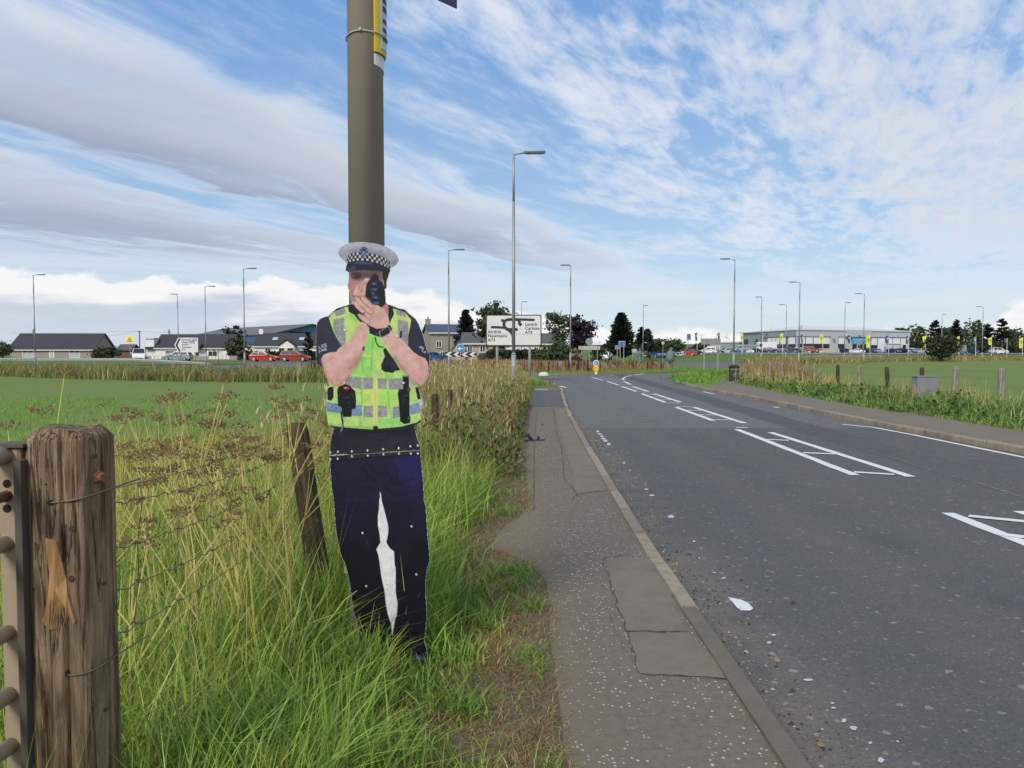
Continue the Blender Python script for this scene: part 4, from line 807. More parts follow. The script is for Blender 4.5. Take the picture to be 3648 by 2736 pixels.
# arms
SK, SK2 = (222, 172, 165), (232, 188, 176)
ink(tC((815, 1205), (880, 1230), (935, 1300), (900, 1420), (860, 1560)) + tD((740, 150), (700, 260), (640, 380), (580, 480), (500, 560), (430, 600), (370, 595), (310, 540), (280, 470), (240, 360), (220, 280), (250, 220), (330, 190), (410, 185), (430, 150), (530, 70)) + tC((700, 1400), (760, 1300)), SK, 1, 0, .03, SK2)
ink(tC((1060, 1380), (1215, 1260), (1250, 1320), (1330, 1400), (1430, 1500), (1560, 1640)) + tD((1430, 235), (1500, 260), (1535, 320), (1550, 400), (1548, 470), (1520, 540), (1480, 600), (1430, 600), (1360, 555), (1290, 480), (1200, 370), (1120, 240), (1040, 130), (960, 20)), SK, 1, 0, .03, SK2)
ink(tD((310, 480), (420, 430), (520, 470), (480, 570), (380, 590)), (206, 132, 136), .5, 26); ink(tD((1400, 440), (1530, 420), (1520, 540), (1440, 600), (1350, 530)), (206, 134, 138), .5, 26); ink(tD((560, 300), (700, 200), (640, 380), (540, 500)), (190, 132, 126), .6, 9); ink(tD((1080, 180), (1180, 330), (1290, 480), (1230, 430), (1100, 270)), (190, 132, 130), .6, 7); ink(tD((1340, 330), (1440, 300), (1480, 380), (1400, 420)), (214, 152, 148), .45, 20); ink(tD((300, 250), (420, 230), (440, 330), (330, 380)), (236, 194, 180), .5, 22)
for c_ in ((440, 445), (565, 385), (420, 525), (1280, 400), (1370, 480), (1440, 500)): ink(oval(tD(c_)[0], 2, 1.8), (150, 80, 84), .7, 1)
stroke(tD((300, 300), (400, 230)), 4, (184, 128, 122), .5, 3)
# roundness and mottling of the printed skin
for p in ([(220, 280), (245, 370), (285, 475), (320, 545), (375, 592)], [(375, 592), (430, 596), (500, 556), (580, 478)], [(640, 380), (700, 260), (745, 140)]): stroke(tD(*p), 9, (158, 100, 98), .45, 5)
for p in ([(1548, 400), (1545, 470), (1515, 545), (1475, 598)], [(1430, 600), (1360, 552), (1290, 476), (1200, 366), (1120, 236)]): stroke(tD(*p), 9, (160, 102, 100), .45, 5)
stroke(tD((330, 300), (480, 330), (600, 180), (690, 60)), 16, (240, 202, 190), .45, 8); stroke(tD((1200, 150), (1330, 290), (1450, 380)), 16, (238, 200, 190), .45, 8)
for _ in range(60):
    c_ = tD((rgf.uniform(250, 700), rgf.uniform(120, 580)))[0] if rgf.random() < .5 else tD((rgf.uniform(1080, 1540), rgf.uniform(120, 590)))[0]
    if cv[int((c_[1] - CY0) / PXS), int((c_[0] - CX0) / PXS), 0] > .7 and cv[int((c_[1] - CY0) / PXS), int((c_[0] - CX0) / PXS), 1] < .8: ink(oval(c_, rgf.uniform(1.5, 5), rgf.uniform(1.5, 4), 8), (196, 132, 128), .3, 1)
# hands
def finger(poly, dark=True):
    ink(tH(*poly), (218, 170, 158), 1, 0, .03, (232, 190, 174))
    if dark: stroke(tH(*poly, poly[0]), 2.2, (136, 84, 82), .55, 1)
finger([(940, 780), (1020, 790), (1000, 830), (965, 875), (955, 960), (940, 1100), (860, 1120), (800, 1110), (740, 1120), (705, 1060), (760, 940), (830, 860)])
for p in ([(905, 800), (840, 900), (815, 1000)], [(960, 830), (890, 930), (865, 1050)], [(880, 1040), (870, 990)]): stroke(tH(*p), 3, (146, 92, 90), .75, 1)
ink(tH((945, 785), (1022, 790), (975, 870), (940, 830)), (222, 204, 182), .7, 2)
finger([(1000, 1290), (1170, 1280), (1290, 1360), (1372, 1510), (1395, 1650), (1330, 1700), (1150, 1720), (980, 1640), (940, 1480), (1000, 1400)], False)
finger([(845, 1115), (890, 1105), (960, 1160), (1030, 1210), (1062, 1290), (1120, 1340), (1010, 1320), (930, 1260), (860, 1180)]); finger([(748, 1140), (790, 1115), (840, 1160), (900, 1240), (1000, 1320), (1110, 1390), (1080, 1450), (980, 1420), (900, 1350), (820, 1270), (760, 1190)]); finger([(720, 1240), (740, 1205), (790, 1225), (850, 1300), (920, 1370), (1000, 1440), (1080, 1500), (1020, 1570), (900, 1450), (820, 1380), (750, 1310)]); finger([(795, 1460), (820, 1435), (870, 1450), (960, 1500), (1040, 1560), (1000, 1640), (900, 1580), (830, 1520)])
ink(tH((1130, 1380), (1250, 1420), (1320, 1560), (1200, 1600), (1100, 1480)), (218, 168, 160), .6, 10); ink(tH((1010, 1330), (1120, 1380), (1090, 1440)), (176, 118, 116), .5, 5); stroke(tH((690, 1265), (720, 1215)), 7, (222, 212, 190), .8, 1)
ink(oval(tH((915, 1418))[0], 4.4, 7.5, rot=-.5), (206, 200, 206)); ink(oval(tH((918, 1432))[0], 3, 4.5, rot=-.5), (96, 62, 78), .9, 1)
# watch
ink(tC((940, 1310), (1065, 1345), (1085, 1425), (1030, 1410), (930, 1370)), (20, 20, 26)); ink(tC((1185, 1275), (1215, 1250), (1255, 1310), (1230, 1345)), (20, 20, 26)); ink(tC((1065, 1350), (1185, 1272), (1215, 1290), (1236, 1335), (1222, 1378), (1112, 1438), (1082, 1420)), (176, 164, 166)); ink(tC((1078, 1352), (1185, 1284), (1210, 1300), (1226, 1338), (1212, 1370), (1112, 1424), (1090, 1408)), (30, 28, 32)); stroke(tC((1020, 1355), (1050, 1400)), 2, (120, 118, 124), .7)
# kit on the vest
BK = (15, 15, 19)
ink(tD((985, 160), (1005, 240), (960, 350), (965, 400), (1000, 430), (1110, 445), (1130, 420), (1195, 410), (1130, 300), (1060, 200), (1010, 130)), (24, 25, 36), 1, 0); stroke(tD((1055, 260), (1030, 350)), 3, (48, 66, 124), .9, 1)
for i_ in range(4):
    for j_ in range(6): ink(oval(tD((1066 + j_ * 13 + i_ * 3, 300 + i_ * 25 + j_ * 7))[0], 1.2, 1.2, 6), (126, 126, 136), .8)
stroke(tD((885, 0), (900, 70), (930, 120), (990, 128)), 4, BK, 1, 0); ink(tD((735, 130), (760, 115), (750, 170), (735, 170)), BK)
ink(tD((420, 650), (440, 610), (520, 585), (570, 600), (640, 670), (655, 800), (645, 880), (600, 890), (595, 985), (495, 985), (470, 860), (430, 850)), BK, 1, 0, .2); ink(tD((488, 625), (520, 612), (560, 618), (570, 640), (530, 655)), (206, 66, 48)); ink(tD((500, 626), (530, 620), (535, 632), (505, 634)), (230, 190, 180))
for p in ([(490, 748), (580, 740)], [(555, 800), (575, 830)], [(600, 690), (640, 820)], [(555, 860), (580, 870)]): stroke(tD(*p), 2, (120, 120, 126), .8, 1)
for c_ in ((440, 720), (440, 815)): ink(oval(tD(c_)[0], 3.2, 3.2), (66, 66, 72), .9)
ink(tD((300, 640), (330, 615), (375, 620), (375, 740), (350, 785), (300, 775)), (22, 22, 26)); ink(tD((1380, 620), (1420, 620), (1450, 760), (1410, 772)), (22, 22, 26))
ink(tD((1225, 475), (1300, 480), (1305, 620), (1325, 640), (1310, 680), (1310, 960), (1325, 1000), (1315, 1060), (1250, 1075), (1195, 1040), (1180, 820), (1165, 700), (1180, 645), (1230, 645)), BK, 1, 0, .2); stroke(tD((1230, 484), (1300, 487)), 3, (190, 190, 194), .9, 1); stroke(tD((1232, 720), (1300, 722)), 2, (120, 120, 124), .8, 1); stroke(tD((1235, 720), (1232, 840)), 2, (90, 90, 96), .8, 1); stroke(tD((1230, 625), (1300, 628)), 2, (110, 110, 114), .8, 1)
for c_ in ((1298, 655), (1300, 1000)): ink(oval(tD(c_)[0], 6.5, 6.5), (44, 44, 48)); ink(oval(tD(c_)[0], 4.2, 4.2), (110, 108, 110), .8, 1)
stroke(tD((470, 920), (478, 1000), (490, 1060), (490, 1110)), 6, (20, 20, 24), .95, 1); stroke(tD((510, 990), (505, 1060), (480, 1120)), 3, (196, 200, 190), .8, 1); stroke(tD((485, 1122), (462, 1165)), 5, (170, 170, 176), .9, 1); stroke(tD((462, 1165), (452, 1210), (470, 1220)), 3, (60, 62, 84), .9, 1)
ink(tD((1035, 0), (1060, 0), (1060, 1), (1035, 1)), BK); stroke(tC((1380, 1340), (1372, 1440)), 8, (30, 34, 60), .95, 0); stroke(tC((1385, 1345), (1376, 1435)), 2, (80, 88, 130), .8)
ink(tC((985, 1400), (1005, 1430), (1010, 1560), (975, 1560), (975, 1480)), (140, 226, 90), .9, 1); stroke(tC((975, 1430), (975, 1560)), 2, (96, 170, 70), .8)
# sleeve lettering, as it shows: "LICE / LAND" and "PO / 2LA"
FONT = {'L': [[(0, 0), (0, 1), (.6, 1)]], 'I': [[(.2, 0), (.2, 1)]], 'C': [[(.65, .1), (.3, 0), (0, .3), (0, .7), (.3, 1), (.65, .9)]], 'E': [[(.6, 0), (0, 0), (0, 1), (.6, 1)], [(0, .5), (.5, .5)]], 'A': [[(0, 1), (.35, 0), (.7, 1)], [(.15, .65), (.55, .65)]], 'N': [[(0, 1), (0, 0), (.6, 1), (.6, 0)]], 'D': [[(0, 0), (0, 1), (.4, 1), (.65, .7), (.65, .3), (.4, 0), (0, 0)]], 'P': [[(0, 1), (0, 0), (.5, 0), (.6, .25), (.5, .5), (0, .5)]], 'O': [[(.35, 0), (0, .3), (0, .7), (.35, 1), (.65, .7), (.65, .3), (.35, 0)]], 'T': [[(0, 0), (.6, 0)], [(.3, 0), (.3, 1)]], 'S': [[(.6, .1), (.3, 0), (0, .25), (.6, .7), (.3, 1), (0, .9)]]}
def write(txt, x, y, h, ang, w=2.6, c=(206, 210, 224)):
    ca, sa = math.cos(ang), math.sin(ang); cx = 0
    for chh in txt:
        for pl_ in FONT[chh]: stroke([(x + (cx + px_ * h) * ca - py_ * h * sa, y + (cx + px_ * h) * sa + py_ * h * ca) for px_, py_ in pl_], w, c, .95, 0)
        cx += h * (.5 if chh == 'I' else .88)
write('LICE', 1135, 1232, 10, R(-16)); write('LAND', 1137, 1246, 8, R(-14), 2.2); stroke([(1137, 1258), (1142, 1250)], 3, (170, 180, 220)); write('PO', 1498, 1233, 9, R(24)); write('LA', 1508, 1245, 8, R(38), 2.2)
cv = np.clip(cv * (1 + .03 * (fnoise(8, 3) - .5)[..., None] * 2) * (1 + .05 * (fnoise(9, 18) - .5)[..., None] * 2), 0, 1)

CUT_Y = 3.50
def cut(p, y=CUT_Y): q = at(p[0], p[1], y); return q
cutout = thing('police_cutout', 'life-size flat printed police officer in yellow vest aiming a speed gun', 'cutout sign', (-.65, CUT_Y, 0))
RL = Vector(cutout.location)
m_edge = pm('board_edge', (.62, .62, .6), .5, .05)
m_print = vcm('printed_board', .42, 0, .35)
# grid of the printed face
cell = 2; sub = cv[:cv.shape[0] // cell * cell, :cv.shape[1] // cell * cell].reshape(cv.shape[0] // cell, cell, -1, cell, 3).mean((1, 3))
gx = CX0 + (np.arange(sub.shape[1]) + .5) * PXS * cell; gy = CY0 + (np.arange(sub.shape[0]) + .5) * PXS * cell
def in_poly(poly):
    X, Y = np.meshgrid(gx, gy); m = np.zeros(X.shape, bool); P = np.array(poly)
    for (ax, ay), (bx, by) in zip(P, np.roll(P, -1, 0)):
        if ay == by: continue
        m ^= ((ay > Y) != (by > Y)) & (X < (bx - ax) * (Y - ay) / (by - ay) + ax)
    return m
def printed(poly, name, proud):
    body = MB(); pts = [cut(p) - RL for p in poly]
    n = len(pts); body.add([(p.x, p.y, p.z) for p in pts] + [(p.x, p.y + .004, p.z) for p in pts], [tuple(range(n)), tuple(reversed(range(n, 2 * n)))] + [(i, n + i, n + (i + 1) % n, (i + 1) % n) for i in range(n)])
    b = body.build(name, m_edge, cutout)
    m = in_poly(poly); q = m[:-1, :-1] & m[1:, :-1] & m[:-1, 1:] & m[1:, 1:]; used = np.zeros_like(m); used[:-1, :-1] |= q; used[1:, :-1] |= q; used[:-1, 1:] |= q; used[1:, 1:] |= q
    idx = -np.ones(m.shape, int); idx[used] = np.arange(used.sum()); iy, ix = np.nonzero(used); px_, py_ = gx[ix], gy[iy]
    d0 = (px_ - 1824) / FPX; d1 = (py_ - 1368) / FPX; ry = FWD.y - UP.y * d1; t = CUT_Y / ry
    V = np.stack([d0 * t - RL.x, np.full(len(t), -proud), CAM_H + (FWD.z - UP.z * d1) * t - RL.z], 1)
    jy, jx = np.nonzero(q); F = np.stack([idx[jy, jx], idx[jy + 1, jx], idx[jy + 1, jx + 1], idx[jy, jx + 1]], 1)
    cc = sub[iy, ix]; cc = np.where(cc <= .04045, cc / 12.92, ((cc + .055) / 1.055) ** 2.4) * .74
    return link('printed_face', trimesh('printed_face', V, F, cc), m_print, b)
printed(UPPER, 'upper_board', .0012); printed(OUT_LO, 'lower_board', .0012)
m_strip = pm('black_hinge', (.012, .012, .014), .45, .3, 20); m_riv = pm('rivet_metal', (.62, .62, .63), .3, .1, metal=.8)
for poly in (tD((540, 1400), (1275, 1355), (1275, 1393), (540, 1444)), tD((540, 1453), (1440, 1401), (1440, 1438), (540, 1500))):
    mb = MB(); pts = [cut(p) - RL for p in poly]; n = 4; mb.add([(p.x, -.004, p.z) for p in pts] + [(p.x, -.0015, p.z) for p in pts], [(0, 1, 2, 3), (7, 6, 5, 4)] + [(i, 4 + i, 4 + (i + 1) % 4, (i + 1) % 4) for i in range(4)]); mb.build('hinge_strip', m_strip, cutout)
rv = MB(); rv.lathe([(.0062, 0), (.0062, .001), (.005, .003), (.0025, .0042), (.0024, .0036), (.0001, .0036)], 10); rme = rv.mesh('rivet', True); rme.materials.append(m_riv)
for p in tD((340, 1425), (433, 1415), (604, 1411), (797, 1398), (989, 1384), (1180, 1372), (1323, 1348), (1412, 1340), (341, 1507), (430, 1500), (605, 1473), (800, 1462), (992, 1447), (1183, 1436), (1329, 1437), (1415, 1438), (510, 567), (1240, 568)) + tC((587, 1328), (1327, 1419)) + tE((440, 620), (802, 571), (837, 925), (467, 1012)):
    q = cut(p) - RL; o = link('rivet', rme, None, cutout, (q.x, -.004 if 1590 < p[1] < 1640 else -.0014, q.z)); o.rotation_euler = (R(90), 0, 0)
# brackets behind that carry it on the column
m_galv = pm('galvanised', (.36, .37, .37), .55, .12, 12, metal=.35)
for zz in (.45, 1.35):
    mb = MB(); mb.box((-.02, .012, zz), (.2, .012, .03)); mb.build('bracket', m_galv, cutout)
# ================================================================== NEAR THINGS: lamp column, gate, posts, wires, dry hogweed
m_colA = pm('column_paint', (.36, .302, .25), .55, .2, 5, .15, 30, dirt=(.22, .17, .13), dirt_amt=.35, stretch=(1, 1, .12))
def tubez(mb, segs, n=20):                      # stacked vertical sections (z0, z1, r0, r1)
    for a, b, r0, r1 in segs: mb.cyl((0, 0, a), (0, 0, b), r0, r1, n)
colA = thing('lamp_column', 'thick grey-brown lamp column rising behind the police cutout', 'lamp post', (-.676, 3.615, 0))
mb = MB(); tubez(mb, [(-.3, 1.55, .1, .1), (1.55, 1.62, .1, .083), (1.62, 9.4, .083, .072)], 28); mb.build('shaft', m_colA, colA, True).data.polygons.foreach_set('use_smooth', [len(p.vertices) == 4 for p in colA.children[0].data.polygons])
mb = MB(); mb.tube([(0, 0, 9.3), (.1, .3, 9.42), (.3, .9, 9.45)], .03, 8); arm = mb.build('arm', m_colA, colA, True)
mb = MB(); mb.bbox((.36, 1.15, 9.45), (.26, .6, .1), .03); mb.build('lantern', m_galv, colA)
# banner wrapped on the column, a sticker below it, a cable tie
m_yel = pm('banner_yellow', (.66, .47, .05), .5, .1, 6, dirt=(.4, .32, .1), dirt_amt=.1); m_pb = pm('banner_blue', (.45, .56, .62), .5, .08, 6); m_ink = pm('sign_black', (.02, .02, .024), .6, .05)
ban = thing('cable_tied_banner', 'narrow yellow banner with pale lettered panel wrapped on the column', 'banner', (-.676, 3.615, 0))
def wrap(mb, r, a0, a1, z0, z1, n=10, th=.003, skew=0.0):
    vs = []; fs = []
    for k in range(n + 1):
        t = a0 + (a1 - a0) * k / n; zz = skew * k / n
        for rr, z in ((r, z0 + zz), (r, z1), (r + th, z0 + zz), (r + th, z1)): vs.append((rr * math.sin(t), -rr * math.cos(t), z))
    for k in range(n):
        a = 4 * k; fs += [(a + 2, a + 6, a + 7, a + 3), (a, a + 1, a + 5, a + 4), (a, a + 4, a + 6, a + 2), (a + 1, a + 3, a + 7, a + 5)]
    fs += [(0, 2, 3, 1), (4 * n, 4 * n + 1, 4 * n + 3, 4 * n + 2)]
    return mb.add(vs, fs)
zb = zat(178, 3.53); zt = zb + .75
mb = MB(); wrap(mb, .083, R(38), R(150), zb, zt, 12, .012); body = mb.build('sheet', m_yel, ban)
mb = MB(); wrap(mb, .0955, R(58), R(140), zb + .02, zt - .03, 10, .002); pan = mb.build('printed_panel', m_pb, ban)
for k, zz in enumerate((.06, .1, .14, .19, .23, .27, .33, .37, .42, .46)):
    mb = MB(); wrap(mb, .0978, R(66), R(100), zb + zz, zb + zz + (.018 if k % 3 else .026), 6, .001); mb.build('letter_stroke', m_ink, pan)
mb = MB(); wrap(mb, .083, R(38), R(120), zb - .055, zb - .006, 10, .0015, -.02); tag(mb.build('sticker', pm('white_sticker', (.68, .68, .66), .5), None, loc=(-.676, 3.615, 0)), 'plain white sticker on the column under the yellow banner', 'sticker')
tie = MB(); zz = zat(112, 3.53); tie.tube([(.0862 * math.sin(t) * (1.16 if R(30) < t < R(150) else 1), -.0862 * math.cos(t) * (1.16 if R(30) < t < R(150) else 1), zz + .006 * math.cos(t * 2)) for t in [2 * math.pi * k / 40 for k in range(41)]], .0035, 6)
tie.box((-.005, -.09, zz + .008), (.012, .008, .014)); tag(tie.build('cable_tie', pm('pale_plastic', (.42, .42, .4), .5), None, True, (-.676, 3.615, 0)), 'pale plastic cable tie round the top of the near column', 'cable tie')
# placard high on the column, only its lower corner in view
pc = thing('placard', 'dark-blue edged yellow placard, its lower corner showing at the top', 'placard', (-.60, 3.63, zat(22, 3.96)), R(90 - 41.7))
m_navy = pm('placard_blue', (.03, .025, .1), .5); m_pyl = pm('placard_yellow', (.72, .5, .06), .5, .12, 4)
mb = MB(); mb.box((.24, 0, .3), (.48, .006, .6)); b = mb.build('board', m_navy, pc)
mb = MB(); mb.box((.24, -.0045, .3), (.42, .002, .54)); mb.build('yellow_field', m_pyl, b)
for q in (.1, .5): mb = MB(); mb.box((-.005, 0, q), (.02, .05, .02)); mb.build('strap', m_galv, pc)

# ---- big strainer post at the gate
m_wood, T, co = smat('weathered_wood')
x, y, z = T.sep(co); st = T.xyz(T.m('MULTIPLY', x, 1.0), T.m('MULTIPLY', y, 1.0), T.m('MULTIPLY', z, .09))
g1 = T.noise(st, 45, 6, .65, .8); g2 = T.noise(st, 130, 4, .7); bl = T.noise(co, 5, 4, .6)
c = T.mix(T.sstep(g1, .3, .7), (.115, .074, .042), (.36, .25, .15)); c = T.mix(T.m('MULTIPLY', T.sstep(bl, .45, .75), .55), c, (.2, .17, .115)); c = T.mix(T.m('MULTIPLY', T.sstep(g2, .58, .72), .55), c, (.07, .05, .034))
c = T.mix(T.m('MULTIPLY', T.sstep(T.noise(co, 9, 5, .6), .58, .72), .5), c, (.15, .145, .095))
ck = T.noise(T.xyz(x, y, T.m('MULTIPLY', z, .035)), 28, 5, .6, 1.2); line = T.m('SUBTRACT', 1.0, T.sstep(T.m('ABSOLUTE', T.m('SUBTRACT', ck, .5)), .004, .022)); c = T.mix(T.m('MULTIPLY', line, .55), c, (.03, .012, .008)); g1 = T.m('SUBTRACT', g1, T.m('MULTIPLY', line, 1.2))
finish(T, c, .9, T.m('ADD', T.m('MULTIPLY', g1, 1.0), T.m('MULTIPLY', g2, .5)), .9, .012, .15)
m_fresh, T, co = smat('split_wood')
x, y, z = T.sep(co); g1 = T.noise(T.xyz(x, y, T.m('MULTIPLY', z, .08)), 90, 5, .65)
finish(T, T.mix(T.sstep(g1, .3, .7), (.36, .19, .075), (.56, .33, .15)), .85, g1, .9, .01, .15)
m_rust = pm('rust', (.16, .07, .035), .85, .35, 40, .6, 120); m_wire = pm('fence_wire', (.2, .16, .12), .6, .3, 60, metal=.5); m_hole = pm('bore', (.01, .008, .006), .95)
PY0 = 1.93
def log_mesh(r, H, n=40, rings=60, seed=1, flat=.0, crack=None, cham=.03):
    rg = random.Random(seed); ph = [rg.uniform(0, 6.28) for _ in range(6)]; vs = []; fs = []
    for j in range(rings + 1):
        z = -.25 + (H + .25) * j / rings
        for i in range(n):
            a = 2 * math.pi * i / n; rr = r * (1 + .025 * math.sin(2 * a + ph[0]) + .02 * math.sin(3 * a + ph[1] + z * .8) + .012 * math.sin(7 * a + ph[2]) + .008 * math.sin(13 * a + ph[3] + 2 * z) + .01 * math.sin(9 * z + ph[4])) * (1.04 - .05 * z / H)
            sq = (abs(math.cos(a)) ** 6 + abs(math.sin(a)) ** 6) ** (-1 / 6); rr *= 1 + (sq - 1) * flat
            if crack:
                for a0, w, zlo, zhi, dep, wan in crack:
                    dd = (a - a0 - wan * math.sin(3.1 * z) - wan * .5 * (z - .6) + math.pi) % (2 * math.pi) - math.pi
                    if zlo < z < zhi: rr -= dep * math.exp(-(dd / w) ** 2) * min(1, (z - zlo) / .12) * min(1, (zhi - z) / .05 + .35)
            zz = z
            if j == rings: rr *= 1 - cham / r * (1 + .4 * math.sin(a * 2 + ph[5])); zz = z + .004 * math.sin(3 * a)
            elif j == rings - 1: zz = z - cham * .6
            vs.append((rr * math.cos(a), rr * math.sin(a), zz))
    for j in range(rings):
        for i in range(n): k = (i + 1) % n; fs.append((j * n + i, j * n + k, (j + 1) * n + k, (j + 1) * n + i))
    vs.append((0, 0, H - .004)); top = len(vs) - 1
    for i in range(n): fs.append((rings * n + i, rings * n + (i + 1) % n, top))
    m = MB(); m.add(vs, fs); return m
pt = at(238, 1522, PY0); gpost = thing('gate_post', 'massive cracked weathered timber gate post at the left edge', 'post', (pt.x + .008, PY0, 0))
HP = pt.z
gp_mb = log_mesh(.09, HP, 120, 110, 3, .35, [(R(-74), .03, .25, HP + .1, .03, .06), (R(-100), .016, -.2, .62, .013, -.05), (R(-58), .014, .0, .8, .01, .05), (R(-120), .014, .3, 1.0, .006, .04), (R(-88), .012, .6, 1.2, .006, -.03)], .018); gp_mb.build('timber', m_wood, gpost, True)
from mathutils.bvhtree import BVHTree
gp_bvh = BVHTree.FromPolygons([Vector(v) for v in gp_mb.v], gp_mb.f)
# split patch, knots, staple holes, bolt, tied wire loops
def on_post(px, py, lift=0.0):
    o = Vector((0, 0, CAM_H)) - Vector(gpost.location); d = ray(px, py).normalized(); h = gp_bvh.ray_cast(o, d)
    if h[0] is None: q = at(px, py, PY0) - Vector(gpost.location); return q, 0.0
    return h[0] + h[1] * lift, math.atan2(h[1].x, -h[1].y)
mb = MB(); pts = [(166, 1915), (205, 1925), (226, 2060), (246, 2120), (268, 2215), (240, 2238), (180, 2240), (160, 2215), (176, 2110), (180, 2040), (172, 1980)]
P3 = [on_post(px, py, .006)[0] for px, py in pts]; cen = sum(P3, Vector()) / len(P3) - Vector((0, .006, 0))
mb.add([cen] + P3 + [p + Vector((0, .02, 0)) for p in P3], [(0, 1 + (i + 1) % 11, 1 + i) for i in range(11)] + [(1 + i, 1 + (i + 1) % 11, 12 + (i + 1) % 11, 12 + i) for i in range(11)]); mb.build('split_wood', m_fresh, gpost)
for k in range(9):
    px = 168 + k * 10 + random.uniform(-4, 4); a = on_post(px, 2150 + random.uniform(-30, 40), .008)[0]; b = on_post(px + random.uniform(-14, 6), 2215 + random.uniform(0, 25), .006)[0]; mb = MB(); mb.tube([a, (a + b) / 2 + Vector((0, -.004, 0)), b], [.0006, .0012, .0004], 4); mb.build('splinter', m_fresh, gpost)
for px, py, r in ((255, 1885, 13), (252, 2062, 13), (135, 1950, 13), (328, 1626, 9), (163, 1725, 5), (365, 2080, 7), (372, 2530, 8), (120, 2100, 7)):
    p, a = on_post(px, py, .0); rr = r * PY0 / FPX; mb = MB()
    for q_, (r0, d0) in enumerate(((1.0, .0006), (.72, .0016), (.45, .0022))):
        mb.cyl(p + Vector((0, .012, 0)), p + Vector((0, -d0, 0)), rr * r0, rr * r0 * .93, 12)
    mb.build('knot', pm('knot_wood', (.075, .05, .03), .9, .35, 90, .6, 160), gpost)
for px, py in ((180, 1790), (232, 2402)):
    p, a = on_post(px, py, .002); mb = MB(); mb.cyl(p, p + Vector((0, .01, 0)), .007, .007, 10); mb.build('bore_hole', m_hole, gpost)
p, a = on_post(352, 1697, 0); mb = MB(); d = Vector((math.sin(a) * .8, -.6, 0)).normalized(); mb.cyl(p - d * .03, p + d * .012, .017, .016, 6); mb.cyl(p + d * .012, p + d * .03, .0115, .01, 10); mb.build('bolt', m_rust, gpost)
def loop(px0, py0, px1, py1, sag):
    pts = []
    for k in range(13):
        t = k / 12; p, a = on_post(px0 + (px1 - px0) * t, py0 + (py1 - py0) * t + sag * math.sin(math.pi * t), .004); pts.append(p)
    a, b = pts[-1], pts[-1] + Vector((.03, .12, .01)); pts.append(b); mb = MB(); mb.tube(pts, .0022, 6); mb.build('tie_wire', m_wire, gpost, True)
loop(185, 1790, 366, 1748, 8); loop(238, 2404, 400, 2340, 18)

# ---- tubular metal gate, hinged at the post and running past the camera
m_gate = pm('gate_paint', (.33, .252, .175), .5, .1, 5, .15, 40, dirt=(.2, .15, .1), dirt_amt=.05); m_gdark = pm('gate_dark_brown', (.085, .07, .055), .8)  # m_gdark: much darker brown for the stile flange and cap plate
GY_ = 1.86; ga = at(32, 1592, GY_); gate = thing('field_gate', 'tan tubular metal field gate hinged beside the timber post', 'gate', (ga.x, GY_, 0)); GH = ga.z
mb = MB(); mb.bbox((0, .02, (GH + .06) / 2), (.055, .05, GH - .06), .006); stile = mb.build('stile', m_gate, gate)
mb = MB(); mb.box((.037, .0, (GH + .04) / 2), (.017, .06, GH - .1)); mb.build('stile_flange', m_gdark, gate)
mb = MB(); mb.box((.005, .02, GH + .004), (.075, .07, .008)); mb.build('cap_plate', m_gdark, gate)
gd = Vector((-.03, -1, 0)).normalized()
for py, r in ((1620, .024), (1935, .019), (2250, .019), (2470, .019), (2650, .019)):
    zz = at(30, py, GY_).z; mb = MB(); mb.cyl((-.01, .0, zz), Vector((-.01, .0, zz)) + gd * 2.6, r, r, 14); mb.build('rail', pm('gate_rail_paint', (.5, .4, .29), .5, .1, 5), gate, True)
for py in (1722, 1765, 1810):
    q = at(30, py, GY_) - Vector(gate.location); mb = MB()
    if py == 1765: mb.cyl((q.x, -.055, q.z), (q.x, -.004, q.z), .012, .014, 8); mb.build('hinge_bolt', m_rust, gate)
    else: mb.cyl((q.x, -.0058, q.z), (q.x, .0, q.z), .0105, .0105, 12); mb.build('bore_hole', m_hole, gate)

# ---- wire fence along the field
fence = thing('wire_fence', 'rusty stock wire fence with leaning timber stakes behind the cutout', 'fence', (-1.1, 4.0, 0))
FO = Vector(fence.location)
m_stake, T, co = smat('stake_wood')
x, y, z = T.sep(co); g1 = T.noise(T.xyz(x, y, T.m('MULTIPLY', z, .1)), 60, 6, .65); c = T.mix(T.sstep(g1, .3, .72), (.03, .024, .017), (.115, .085, .055)); c = T.mix(T.m('MULTIPLY', T.sstep(T.noise(co, 16, 4), .6, .72), .6), c, (.14, .135, .09))
finish(T, c, .92, g1, .9, .01, .1)
stakes = [(at(1056, 1508, 4.05), at(1110, 1880, 3.98), .053)]
for px, py, Y in ((1345, 1450, 6.4), (1470, 1425, 8.6), (1549, 1404, 11.0), (1602, 1388, 13.6), (1641, 1377, 16.5), (1668, 1368, 19.5), (1690, 1360, 22.5)):
    p = at(px, py, Y); stakes.append((p, Vector((p.x + random.uniform(-.04, .06), p.y, .3)), .055))
for i, (tp, bp, r) in enumerate(stakes):
    d = (tp - bp).normalized(); H = (tp - bp).length + bp.z / max(d.z, .5)
    root = tp - d * H; o = log_mesh(r, H, 24, 24, 10 + i, .2, [(R(-80), .06, .2, H + .1, .008, .05)], .008).build('stake', m_stake, fence, True, root - FO); o.rotation_euler = d.to_track_quat('Z', 'Y').to_euler()
